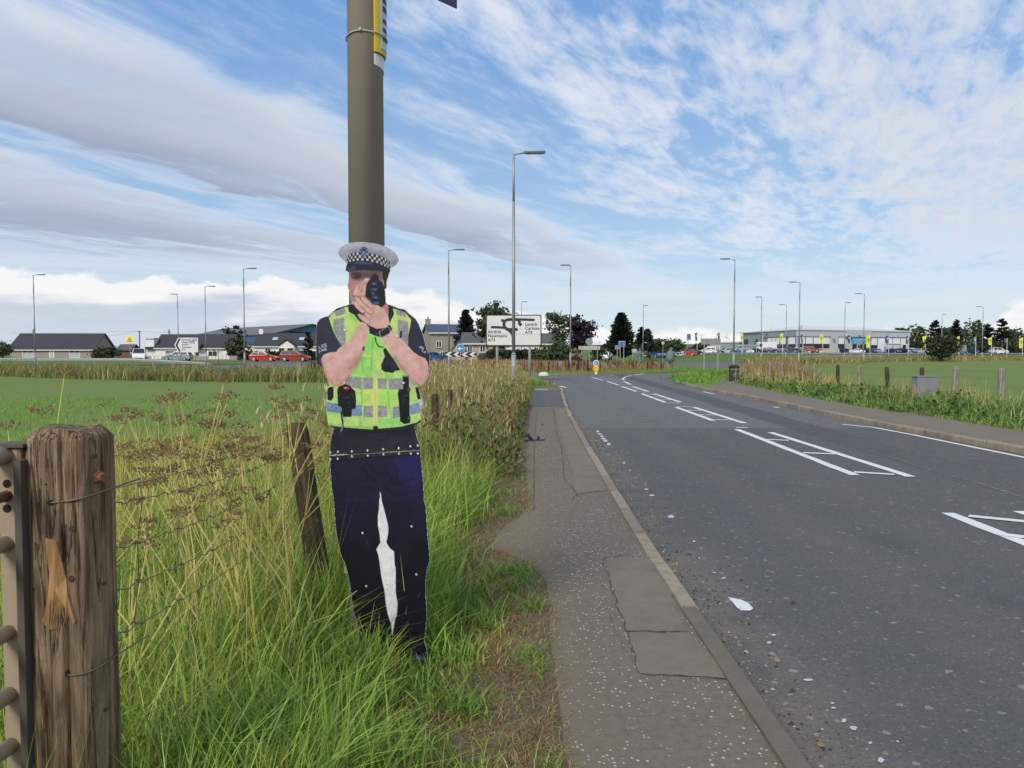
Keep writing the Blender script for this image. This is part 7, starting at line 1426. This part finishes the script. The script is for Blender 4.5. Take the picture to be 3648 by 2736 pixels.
FR.slab('gutter', -.3, FR.L + .6, ZE + .005, ZE + .28, .5, .5, m_roofp); FL.slab('gutter', .3, FL.L + .6, ZE + .005, ZE + .28, .5, .5, m_roofp)
# glazing bays: white blinds over dark glass
def bay(Fd, p0, p1, ymid, ytop=1200, dark=True):
    a0, a1 = sorted((Fd.px(p0), Fd.px(p1))); zt_ = zz(ytop, 232); zm_ = zz(ymid, 232)
    Fd.slab('blind_panel', a0 + .12, a1 - .12, zm_, zt_, -.05, .1, m_panel)
    if dark: Fd.slab('dark_glazing', a0 + .12, a1 - .12, .05, zm_ - .12, -.06, .1, m_dglass)
    Fd.slab('mullion', a0 - .1, a0 + .1, .0, zt_, .02, .2, m_mull)
for a, b in ((2848, 2868), (2868, 2896), (2896, 2925), (2925, 2955), (2984, 3008)): bay(FR, a, b, 1225)
FR.slab('emblem_pier', FR.px(2957), FR.px(2981), 0, zz(1198, 232), .3, .45, m_cladR)
FR.slab('entrance_gable', FR.px(3010), FR.px(3096), zz(1200, 236), ZE + .35, .7, .43, m_cladR)
m_cyan = pm('entrance_blue', (.05, .36, .62), .4, .05)
FR.slab('entrance_panel', FR.px(3031), FR.px(3084), zz(1226, 236), zz(1201, 236), .35, .3, m_cyan)
FR.slab('entrance_glass', FR.px(3031), FR.px(3084), .05, zz(1227, 236), .1, .2, m_dglass)
for v in (3030, 3050, 3070, 3086): FR.slab('mullion', FR.px(v) - .12, FR.px(v) + .12, 0, zz(1226, 236), .4, .2, m_cladR)
for a, b in ((3101, 3124), (3124, 3152), (3152, 3179), (3179, 3206), (3206, 3232)): bay(FR, a, b, 1228 if a < 3120 else 1250, 1202, a < 3120)
FR.slab('door_opening', FR.px(3214), FR.px(3226), .05, zz(1228, 244), .05, .1, m_dglass)
for a, b in ((2832, 2806), (2800, 2778), (2776, 2762), (2762, 2748), (2748, 2732)): bay(FL, a, b, 1226)
FL.slab('window', FL.px(2662), FL.px(2648), zz(1226, 258), zz(1209, 258), -.1, .1, m_dglass); FL.slab('window', FL.px(2696), FL.px(2689), zz(1225, 255), zz(1208, 255), -.1, .1, m_dglass)
# roof, seen edge-on above the gutters
pk1 = at(2852, 1160, 247) - Cc; pk2 = at(3010, 1163, 276) - Cc; e0 = Vector((0, 0, ZE + .28)); eR = Er - Cc + Vector((0, 0, ZE + .28)); eL = El - Cc + Vector((0, 0, ZE + .28)); bk = Vector((35, 60, ZE + .28))
mb = MB(); mb.add([e0, eR, pk2, pk1, eL, bk], [(0, 1, 2, 3), (0, 3, 4), (1, 5, 2), (2, 5, 4, 3)]); mb.build('roof', m_roofp, shw)
mb = MB(); mb.add([pk1 + Vector((0, -.1, .1)), pk1 + Vector((.7, -.1, .1)), e0 + Vector((.5, -.5, .15)), e0 + Vector((0, -.5, .15))], [(0, 1, 2, 3)]); mb.build('hip_flashing', m_cladR, shw)
# round emblem: ring, V over W
ec = Cc + FR.u * FR.px(2967) + FR.n * .32 + Vector((0, 0, zat(1212, 231) - ZF)) - Cc; eR_ = 7.6 * 231 / FPX; ang = math.atan2(FR.u.y, FR.u.x)
mb = MB(); mb.cyl((0, 0, 0), (0, -.08, 0), eR_, eR_, 28); emb = mb.build('emblem', pm('emblem_blue', (.02, .05, .12), .35), shw, loc=ec); emb.rotation_euler = (0, 0, ang)
def estroke(P, w, nm='emblem_stroke'):
    mb = MB()
    for (a, b), (c, d) in zip(P, P[1:]): v = Vector((c - a, d - b)); n = Vector((-v.y, v.x)).normalized() * w / 2; mb.xz([(a + n.x, b + n.y), (c + n.x, d + n.y), (c - n.x, d - n.y), (a - n.x, b - n.y)], -.1, -.081)
    mb.build(nm, m_signw, emb)
k = eR_; mb = MB(); N_ = 28; mb.v = [(k * r * math.cos(2 * math.pi * i / N_), y, k * r * math.sin(2 * math.pi * i / N_)) for i in range(N_) for r, y in ((.9, -.1), (1.0, -.1))]; mb.f = [(2 * i, 2 * i + 1, (2 * i + 3) % (2 * N_), (2 * i + 2) % (2 * N_)) for i in range(N_)]; mb.build('emblem_ring', m_signw, emb)
estroke([(-.32 * k, .76 * k), (0, .1 * k), (.32 * k, .76 * k)], .13 * k); estroke([(-.72 * k, .4 * k), (-.33 * k, -.6 * k), (0, .02 * k), (.33 * k, -.6 * k), (.72 * k, .4 * k)], .13 * k)
# name board, low annexe, flood lamps
nb_ = FR.slab('name_board', FR.px(3137), FR.px(3203), zz(1231, 240), zz(1222, 240), 1.2, .15, m_signw)
def fl_text(t, px0, py, Y, size, mat, out, par=None, Fd=FR):
    o = lettering(t, size, Fd.A - Cc + Fd.u * Fd.px(px0) + Fd.n * out + Vector((0, 0, zat(py, Y) - ZF)), mat, par or shw, bold=.01); o.rotation_euler = (R(90), 0, math.atan2(Fd.u.y, Fd.u.x)); return o
fl_text('Arnold Clark Volkswagen', 3144, 1229.3, 240, .62, m_ink, 1.24)
for p0, p1, y0_, y1_ in ((3036, 3049, 1209, 1211), (3053, 3066, 1209, 1211), (3067, 3079, 1209, 1211), (3037, 3048, 1219, 1221)): FR.slab('pale_lettering_line', FR.px(p0), FR.px(p1), zz(y1_, 237), zz(y0_, 237), .4, .03, m_signw)
back_sign(3053, 1211, 3071, 1229, 190, (3062,), 'round grey sign back before the blue entrance panel', m_back, .8, 'round_sign_back', 'round')
an = Facade(El + Vector((0, 2, 0)), Vector((xat(2530, 275), 275, ZF)))
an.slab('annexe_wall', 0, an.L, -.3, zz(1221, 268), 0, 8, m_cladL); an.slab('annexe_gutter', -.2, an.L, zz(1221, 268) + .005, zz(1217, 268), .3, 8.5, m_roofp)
for px, py, Fd in ((2690, 1217, FL), (2712, 1190, FL), (2734, 1190, FL), (3053, 1196, FR)):
    p = (Cc + Fd.u * Fd.px(px) + Fd.n * .6); p.z = zat(py, p.y); mb = MB(); mb.box(p - Cc, (.5, .5, .4)); mb.tube([p - Cc, p - Cc - Fd.n * .6 + Vector((0, 0, -.3))], .05, 5); mb.build('flood_lamp', m_lant, shw)
# forecourt name board
p = at(2542, 1237, 205); nb2 = thing('name_board', 'long white name board left of the showroom behind parked cars', 'sign', (p.x, 205, .9)); w = (xat(2565, 205) - xat(2519, 205)) / 2
mb = MB(); mb.box((0, 0, p.z - .9), (2 * w, .15, .75)); mb.build('panel', m_signw, nb2); lettering('Arnold Clark Volkswagen', .3, (-w + .15, -.09, p.z - 1.0), m_ink, nb2, bold=.006)
for s in (-1, 1): mb = MB(); mb.cyl((s * w * .8, .1, -.2), (s * w * .8, .1, p.z - .9), .06, .06, 8); mb.build('post', m_signw, nb2)
# box lorry, bus shelter, low buildings and board
p = Vector((xat(2703, 222), 222, ZF)); lo = thing('box_lorry', 'white box lorry with dark round mark parked by the showroom', 'lorry', p); L = (xat(2768, 222) - p.x)
mb = MB(); mb.bbox((L / 2, 1.2, zat(1231, 222) - ZF), (L, 2.4, zat(1218, 222) - zat(1243, 222)), .05); mb.build('box_body', pm('lorry_white', (.72, .72, .7), .4, .04), lo); zb_ = zat(1241, 222) - ZF
mb = MB(); mb.box((L + .9, 1.2, 1.25), (1.6, 2.2, 2.1)); cbx = mb.build('cab', pm('cab_green', (.06, .09, .08), .4), lo); mb = MB(); mb.box((L + 1.2, .08, 1.7), (.8, .06, .7)); mb.build('cab_window', m_dglass, cbx)
mb = MB(); mb.box((L / 2, 1.2, .75), (L - .3, 1.0, .25)); mb.build('chassis', m_ink, lo)
for xx in (.9, 1.9, L + .8): mb = MB(); mb.cyl((xx, -.02, .48), (xx, .3, .48), .48, .48, 14); mb.build('wheel', m_rub, lo)
mb = MB(); mb.cyl((.6, -.03, zat(1230, 222) - ZF), (.6, 0, zat(1230, 222) - ZF), .5, .5, 16); mb.build('round_mark', m_ink, lo)
p = Vector((xat(2636, 196), 196, .75)); bs = thing('bus_shelter', 'pale bus shelter with curved roof before the parked cars', 'bus shelter', p); L = xat(2700, 196) - p.x; zt_ = zat(1233, 196) - .75; m_shel = pm('shelter_frame', (.5, .53, .52), .4); m_shg = pm('shelter_glass', (.4, .45, .45), .2)
for k in range(4): mb = MB(); mb.box((L * (k + .3) / 3.6, 0, zt_ / 2), (.1, .1, zt_)); mb.build('post', m_shel, bs)
mb = MB(); mb.xz([(-.3, zt_), (.3, zt_ + .18), (L - .3, zt_ + .18), (L + .3, zt_), (L + .3, zt_ + .1), (L - .3, zt_ + .32), (.3, zt_ + .32), (-.3, zt_ + .1)], -.6, .9); mb.build('roof', m_shg, bs)
back_sign(2930, 1241, 2990, 1258, 196, (2940, 2982), 'wide beige board backs below the round emblem', pm('board_beige', (.4, .38, .32), .7), .75, 'advert_board')
p = Vector((xat(3237, 255), 255, 1.0)); lb = thing('flat_roof_garage', 'low pale flat-roofed building right of the showroom', 'garage', p); L = xat(3330, 255) - p.x
mb = MB(); mb.box((L / 2, 3, .9), (L, 6, 1.9)); mb.build('wall', m_cladR, lb); mb = MB(); mb.add([(-.3, -.4, 2.6), (L * .55, -.4, 2.0), (L + .3, -.4, 1.9), (L + .3, 6.4, 1.95), (-.3, 6.4, 2.7)], [(0, 1, 2, 3, 4)]); mb.build('roof', m_roofp, lb)

# ---- flags
m_fy = pm('flag_yellow', (.75, .68, .05), .7, .1, 2); m_fd = pm('flag_dark', (.05, .05, .075), .7, .2, 2); m_fp = pm('flag_purple', (.1, .08, .2), .7, .2, 2); m_fg = pm('flag_teal', (.1, .16, .19), .7, .2, 2); m_fpole = pm('flag_pole', (.68, .68, .67), .4, .05)
def flag(px, pyt, pyb, fw, fh, mat, label, Y=203, seed=0, mark=True):
    p = at(px, pyt, Y); zb_ = rise(p.x, Y) * .95; r = thing('flag_pole', label, 'flag', (p.x, Y, zb_), 0, 'flags along the showroom forecourt'); H = p.z - zb_; rg = random.Random(seed); s = Y / FPX
    mb = MB(); mb.cyl((0, 0, -.2), (0, 0, H), .07, .05, 8); mb.build('pole', m_fpole, r)
    n, m_ = 8, 6; V = []; F = []; w, h = fw * s, fh * s; ph = rg.uniform(0, 6)
    for j in range(m_ + 1):
        for i in range(n + 1):
            u, v = i / n, j / m_; dr = .25 * u * u * h * rg.uniform(.8, 1.0); V.append((-.06 - w * u * (1 - .25 * v * u), .25 * u * math.sin(5 * u + ph + 2 * v), H - .1 - h * v - dr * .3 * (1 - v) - .1 * u))
    for j in range(m_):
        for i in range(n): a = j * (n + 1) + i; F.append((a, a + 1, a + n + 2, a + n + 1))
    mb = MB(); mb.add(V, F); cl_ = mb.build('cloth', mat, r, True)
    if mark: mb = MB(); mb.box((-.06 - w * .5, -.3, H - .1 - h * .35), (w * .6, .02, h * .08)); mb.box((-.06 - w * .5, -.3, H - .1 - h * .5), (w * .45, .02, h * .06)); mb.build('printed_mark', pm('flag_ink', (.25, .22, .03), .7) if mat is m_fy else m_panel, cl_)
flag(2647, 1187, 1258, 8, 30, m_fy, 'yellow flag at the left end of the showroom wall', seed=1)
flag(2789, 1187, 1258, 12, 30, m_fy, 'yellow flag right of the white box lorry', seed=2)
flag(2932, 1190, 1258, 12, 30, m_fy, 'yellow flag left of the round emblem', seed=3)
flag(3100, 1192, 1258, 14, 42, m_fy, 'long yellow flag right of the blue entrance panel', seed=4)
flag(3299, 1195, 1260, 11, 40, m_fy, 'yellow flag between showroom and roadside bush', seed=5)
flag(3418, 1197, 1258, 9, 38, m_fy, 'yellow flag right of the roadside bush', seed=6)
flag(3533, 1200, 1258, 10, 27, m_fy, 'yellow flag right of the far right lamp post', seed=7)
flag(3644, 1201, 1258, 12, 37, m_fy, 'yellow flag at the right edge', seed=8)
flag(2484, 1183, 1258, 7, 30, m_fd, 'dark flag left of the grey sign back', seed=9); flag(2565, 1184, 1258, 8, 22, m_fd, 'dark flag right above the grey sign back', seed=10)
flag(2861, 1189, 1258, 6, 34, m_fd, 'dark narrow flag beside the showroom corner post', seed=11); flag(3030, 1192, 1258, 10, 28, m_fd, 'dark flag left of the blue entrance panel', seed=12)
flag(3167, 1194, 1258, 11, 28, m_fp, 'purple flag over the name board', seed=13); flag(3237, 1195, 1258, 10, 28, m_fp, 'purple flag at the right end of the showroom', seed=14)
flag(3477, 1198, 1258, 11, 25, m_fg, 'blue-grey tattered flag left of the far right lamp post', seed=15); flag(3588, 1204, 1258, 8, 14, m_fg, 'small pale flag second from the right edge', seed=16, mark=False)
flag(2717, 1186, 1258, 3, 10, m_fd, 'white pole with furled dark flag before the lorry', seed=17, mark=False)
r, a, b = back_sign(2447, 1190, 2461, 1211, 190, (2449,), 'grey pylon sign left of the dark flags', pm('pylon_grey', (.14, .14, .17), .5), .7, 'pylon_sign')

# ---- wind turbines on the horizon
m_turb = pm('turbine_white', (.55, .56, .58), .5, .03)
def turbine(px, pyh, Y, bl, rot, label):
    p = at(px, pyh, Y); r = thing('wind_turbine', label, 'wind turbine', (p.x, Y, 5), 0, 'wind turbines on the horizon'); H = p.z - 5; s = Y / FPX; B = bl * s
    mb = MB(); mb.cyl((0, 0, -6), (0, 0, H), 1.8, 1.1, 8); mb.build('tower', m_turb, r); mb = MB(); mb.box((0, 1, H), (2.2, 5, 2.2)); mb.build('nacelle', m_turb, r)
    for k in range(3):
        t = rot + k * 2.094; d = Vector((math.cos(t), 0, math.sin(t))); n = Vector((-d.z, 0, d.x)); mb = MB(); c = Vector((0, -2.2, H)); mb.add([c + n * .7, c + d * B * .2 + n * 1.6, c + d * B, c + d * B * .2 - n * .7, c - n * .7] + [c + n * .7 + Vector((0, .5, 0)), c + d * B * .2 + n * 1.6 + Vector((0, .4, 0)), c + d * B + Vector((0, .1, 0)), c + d * B * .2 - n * .7 + Vector((0, .4, 0)), c - n * .7 + Vector((0, .5, 0))], [(0, 1, 2, 3, 4), (9, 8, 7, 6, 5), (0, 5, 6, 1), (1, 6, 7, 2), (2, 7, 8, 3), (3, 8, 9, 4)]); mb.build('blade', m_turb, r)
for a in ((2498, 1197, 2600, 20, 2.4, 'nearest wind turbine, right of the grey pylon sign'), (2588, 1200, 2600, 23, 1.3, 'wind turbine left of the showroom annexe'), (2552, 1203, 2800, 18, 1.5, 'wind turbine behind the second dark flag'), (2425, 1212, 2900, 17, 1.2, 'wind turbine with upright blade left of the pylon sign'), (2408, 1210, 3000, 18, 1.35, 'leftmost tall wind turbine near the pylon sign'), (2453, 1215, 3600, 10, .6, 'small far wind turbine behind the pylon sign'), (2744, 1172, 2600, 22, 1.25, 'wind turbine blade rising above the showroom roof'), (2160, 1213, 3200, 14, .5, 'wind turbine left of the big conifer'), (2135, 1218, 3600, 12, 1.0, 'faint wind turbine above the far wood')): turbine(*a)

# ================================================================== VEHICLES
m_tyre = pm('tyre', (.02, .02, .02), .85); m_rim = pm('alloy', (.45, .46, .47), .35, .08, metal=.6); m_cglass = pm('car_glass', (.025, .03, .036), .45, .1, .5, spec=.3); m_hl = pm('headlamp', (.7, .72, .74), .15, .05); m_tl = pm('tail_lamp', (.35, .02, .02), .25); m_plate = pm('number_plate', (.6, .55, .3), .5); m_trim = pm('car_trim', (.025, .025, .027), .6)
PAINT = {}
def paint(nm, c):
    if nm not in PAINT: PAINT[nm] = pm('paint_' + nm, c, .4, .03, 1, spec=.4, coat=.2)
    return PAINT[nm]
KIND = {   # length, width, lower body outline (x from rear, z), belt z, roof z, greenhouse (belt rear, belt front, roof rear, roof front)
 'hatch': (4.3, 1.8, [(0, .45), (.02, .8), (.1, .95), (2.95, .97), (4.0, .8), (4.25, .62), (4.3, .4), (4.15, .22), (.2, .24)], .95, 1.47, (.12, 3.15, .7, 2.35)),
 'estate': (4.6, 1.82, [(0, .45), (.02, .85), (.1, .98), (3.2, .98), (4.3, .82), (4.55, .62), (4.6, .4), (4.45, .22), (.2, .24)], .97, 1.5, (.08, 3.4, .45, 2.55)),
 'mpv': (4.5, 1.85, [(0, .5), (.02, .9), (.1, 1.02), (3.3, 1.02), (4.2, .88), (4.45, .65), (4.5, .42), (4.35, .24), (.2, .26)], 1.0, 1.65, (.08, 3.7, .35, 2.55)),
 'suv': (4.6, 1.9, [(0, .55), (.02, .95), (.1, 1.1), (3.2, 1.1), (4.3, 1.0), (4.55, .8), (4.6, .5), (4.45, .3), (.2, .32)], 1.08, 1.7, (.08, 3.35, .4, 2.6)),
 'saloon': (4.6, 1.82, [(0, .45), (.02, .8), (.1, .98), (1.0, 1.0), (3.2, .96), (4.3, .8), (4.55, .6), (4.6, .4), (4.45, .22), (.2, .24)], .97, 1.43, (.75, 3.35, 1.4, 2.45)),
 'van': (5.0, 2.0, [(0, .5), (.02, 1.0), (.06, 1.3), (4.2, 1.25), (4.75, 1.0), (4.98, .75), (5.0, .4), (4.85, .22), (.2, .24)], 1.25, 2.0, (.03, 4.35, .1, 3.5))}
def make_car(kind, col, name, label, loc, rz, group=None, cat='car'):
    L, Wd, prof, zb, zr, (br, bf, rr, rf_) = KIND[kind]; c = L / 2; root = thing(name, label, cat, loc, rz, group); pt_ = col
    n = len(prof); hw = Wd / 2; vs = []
    def wf(z): return hw * (.9 if z < .3 else (1.0 if z < .8 else .955))
    ins = [(c + (x - c) * .99, z) for x, z in prof]
    for s in (-1, 1):
        for x, z in prof: vs.append((x - c, s * wf(z) * (1 if .3 < x < L - .45 else .86), z))
    fs = [tuple(range(n)), tuple(reversed(range(n, 2 * n)))] + [(i, n + i, n + (i + 1) % n, (i + 1) % n) for i in range(n)]
    mb = MB(); mb.add(vs, fs); mb.build('body', pt_, root)
    b, t = hw * .93, hw * .74; g = [(br - c, -b, zb - .03), (bf - c, -b, zb - .03), (bf - c, b, zb - .03), (br - c, b, zb - .03), (rr - c, -t, zr), (rf_ - c, -t, zr), (rf_ - c, t, zr), (rr - c, t, zr)]
    mb = MB(); mb.add(g, [(4, 5, 6, 7), (0, 1, 5, 4), (2, 3, 7, 6), (1, 2, 6, 5), (3, 0, 4, 7)]); mb.build('roof', pt_, root)
    G_ = [Vector(p) for p in g]
    def pane(nm, i0, i1, i2, i3, u0, u1, v0, v1):
        def P(u, v): return G_[i0].lerp(G_[i1], u).lerp(G_[i3].lerp(G_[i2], u), v)
        q = [P(u0, v0), P(u1, v0), P(u1, v1), P(u0, v1)]; nn = (q[1] - q[0]).cross(q[3] - q[0]).normalized(); cen = sum(q, Vector()) / 4
        if nn.dot(cen - Vector((0, 0, zb + .2))) < 0: nn = -nn
        mb = MB(); mb.add([p + nn * .012 for p in q], [(0, 1, 2, 3)]); mb.build(nm, m_cglass, root)
    pane('windscreen', 1, 2, 6, 5, .05, .95, .08, .94); pane('rear_window', 3, 0, 4, 7, .08, .92, .1, .9)
    for i in ((0, 1, 5, 4), (3, 2, 6, 7)):
        if kind == 'van': pane('side_window', *i, .72, .93, .15, .85)
        else: pane('side_window', *i, .06, .44, .12, .88); pane('side_window', *i, .48, .9, .12, .88)
    wr = .33 if kind != 'suv' else .36
    for wx in (.82, L - .9):
        for s in (-1, 1):
            mb = MB(); mb.cyl((wx - c, s * (hw - .2), wr), (wx - c, s * (hw + .012), wr), wr, wr, 16); w_ = mb.build('wheel', m_tyre, root); mb = MB(); mb.cyl((wx - c, s * (hw + .013), wr), (wx - c, s * (hw + .024), wr), wr * .68, wr * .6, 12); mb.build('rim', m_rim, w_)
    for s in (-1, 1):
        mb = MB(); mb.box((L - .16 - c, s * hw * .66, .68 if kind != 'suv' else .86), (.24, .34, .13)); mb.build('headlight', m_hl, root); mb = MB(); mb.box((.05 - c, s * hw * .74, .84), (.12, .22, .22)); mb.build('tail_light', m_tl, root)
        mb = MB(); mb.box((bf - c - .25, s * (hw + .06), zb + .06), (.16, .16, .12)); mb.build('door_mirror', pt_, root)
    mb = MB(); mb.box((L - .02 - c, 0, .45), (.06, Wd * .55, .2)); mb.build('grille', m_trim, root); mb = MB(); mb.box((-.005 - c, 0, .62), (.03, .5, .12)); mb.build('number_plate', m_plate, root)
    return root
red = paint('red', (.5, .035, .025)); dred = paint('dark_red', (.3, .04, .035)); white = paint('white', (.72, .73, .73)); silver = paint('silver', (.35, .38, .4)); dblue = paint('dark_blue', (.02, .035, .09)); blue = paint('blue', (.04, .11, .26)); black = paint('black', (.015, .015, .018)); grey = paint('grey', (.14, .15, .16)); lblue = paint('grey_blue', (.26, .32, .36)); bred = paint('brick_red', (.32, .07, .05)); teal = paint('bright_blue', (.05, .2, .42))
def park(px, Y, z): return (xat(px, Y), Y, z)
make_car('van', white, 'parked_van', 'white van facing the road beside the white house', park(497, 118, 0), R(-68), cat='van')
make_car('estate', lblue, 'parked_car', 'silver-blue estate car behind the arrow sign', park(632, 126, 0), R(180))
make_car('hatch', red, 'parked_car', 'bright red hatchback before the hedge of the white bungalow', park(941, 119, 0), 0)
make_car('mpv', dred, 'parked_car', 'darker red people carrier beside the cutout elbow', park(1052, 119, 0), 0)
make_car('hatch', teal, 'parked_car', 'blue car just right of the cutout shoulder by the stone house', park(1545, 112, 0), R(35))
make_car('hatch', white, 'parked_car', 'white car seen from behind left of the big conifer', park(2158, 130, 0), R(75))
FC = [(2300, 140, .15, 'suv', black, 78, 'black off-roader left of the blue off-roader behind the island'), (2338, 150, .2, 'suv', blue, -70, 'blue off-roader behind the statues'), (2366, 158, .3, 'saloon', dblue, 10, 'dark blue saloon below the speed limit sign'), (2318, 165, .3, 'hatch', red, 80, 'red hatchback half hidden left of the blue off-roader'),
 (2416, 178, .45, 'estate', white, 8, 'white estate car right of the hooded statue'), (2449, 178, .5, 'hatch', red, 150, 'bright red hatchback under the pylon sign'), (2484, 190, .6, 'hatch', dblue, -30, 'dark blue hatchback under the first dark flag')]
row = [(2523, 'mpv', white, 'white people carrier behind the left post of the grey sign back'), (2551, 'hatch', black, 'black hatchback below the forecourt name board'), (2586, 'estate', white, 'white estate car left of the tall bin lamp post'), (2627, 'hatch', blue, 'blue hatchback right of the tall bin lamp post'), (2655, 'saloon', white, 'white saloon inside the bus shelter posts'), (2693, 'saloon', dblue, 'dark blue saloon at the right end of the bus shelter'), (2722, 'hatch', dblue, 'dark blue hatchback below the lorry box'), (2746, 'suv', dblue, 'dark blue off-roader below the right half of the lorry'), (2764, 'hatch', black, 'black hatchback beneath the lorry cab'), (2780, 'hatch', blue, 'blue hatchback left of the second yellow flag pole'), (2796, 'suv', black, 'black off-roader behind the small lamp post'), (2815, 'mpv', lblue, 'grey-blue people carrier right of the small lamp post'), (2833, 'estate', grey, 'grey estate car left of the showroom corner lamp post'), (2857, 'mpv', white, 'white people carrier at the showroom corner lamp post'), (2922, 'hatch', black, 'black hatchback right of the brick-red off-roader'), (2948, 'hatch', white, 'white hatchback below the beige board'), (2996, 'hatch', dblue, 'dark hatchback right of the beige board'), (3024, 'saloon', teal, 'blue saloon left of the entrance mullions'), (3050, 'saloon', white, 'white and low saloon at the blue entrance'), (3098, 'hatch', dblue, 'dark hatchback under the long yellow flag'), (3125, 'saloon', silver, 'silver saloon left of the long name board'), (3180, 'saloon', dblue, 'dark saloon under the purple flag'), (3212, 'hatch', black, 'black hatchback before the showroom door'), (3240, 'saloon', blue, 'blue saloon at the right end of the showroom'), (3262, 'saloon', silver, 'silver saloon before the low pale garage'), (3283, 'saloon', white, 'white saloon left of the yellow flag by the bush')]
GRP = 'cars parked on the showroom forecourt'
for px, Y, z, kd, cc, rz, lab in FC: make_car(kd, cc, 'parked_car', lab, park(px, Y, z), R(rz), GRP)
protos = {}
for i, (px, kd, cc, lab) in enumerate(row):
    Y = 211 + (px - 2800) * .03 + (i % 3) * .8; rz = random.choice((20, 160, -60, 30, -20, 200)); make_car(kd, cc, 'parked_car', lab, park(px, Y, max(rise(xat(px, Y), Y), 1.0) + .01), R(rz), GRP)
make_car('suv', bred, 'parked_car', 'brick-red off-roader raised on a ramp by the showroom corner', park(2889, 208, 1.35), R(-18), GRP)
make_car('suv', white, 'parked_car', 'white off-roader near the right edge under the dark conifers', park(3557, 205, .9), R(5), GRP)
make_car('saloon', silver, 'parked_car', 'silver saloon right of the roadside bush', park(3400, 208, 1.0), R(10), GRP)
make_car('saloon', dblue, 'parked_car', 'dark saloon left of the far right lamp post', park(3455, 210, 1.0), R(10), GRP)
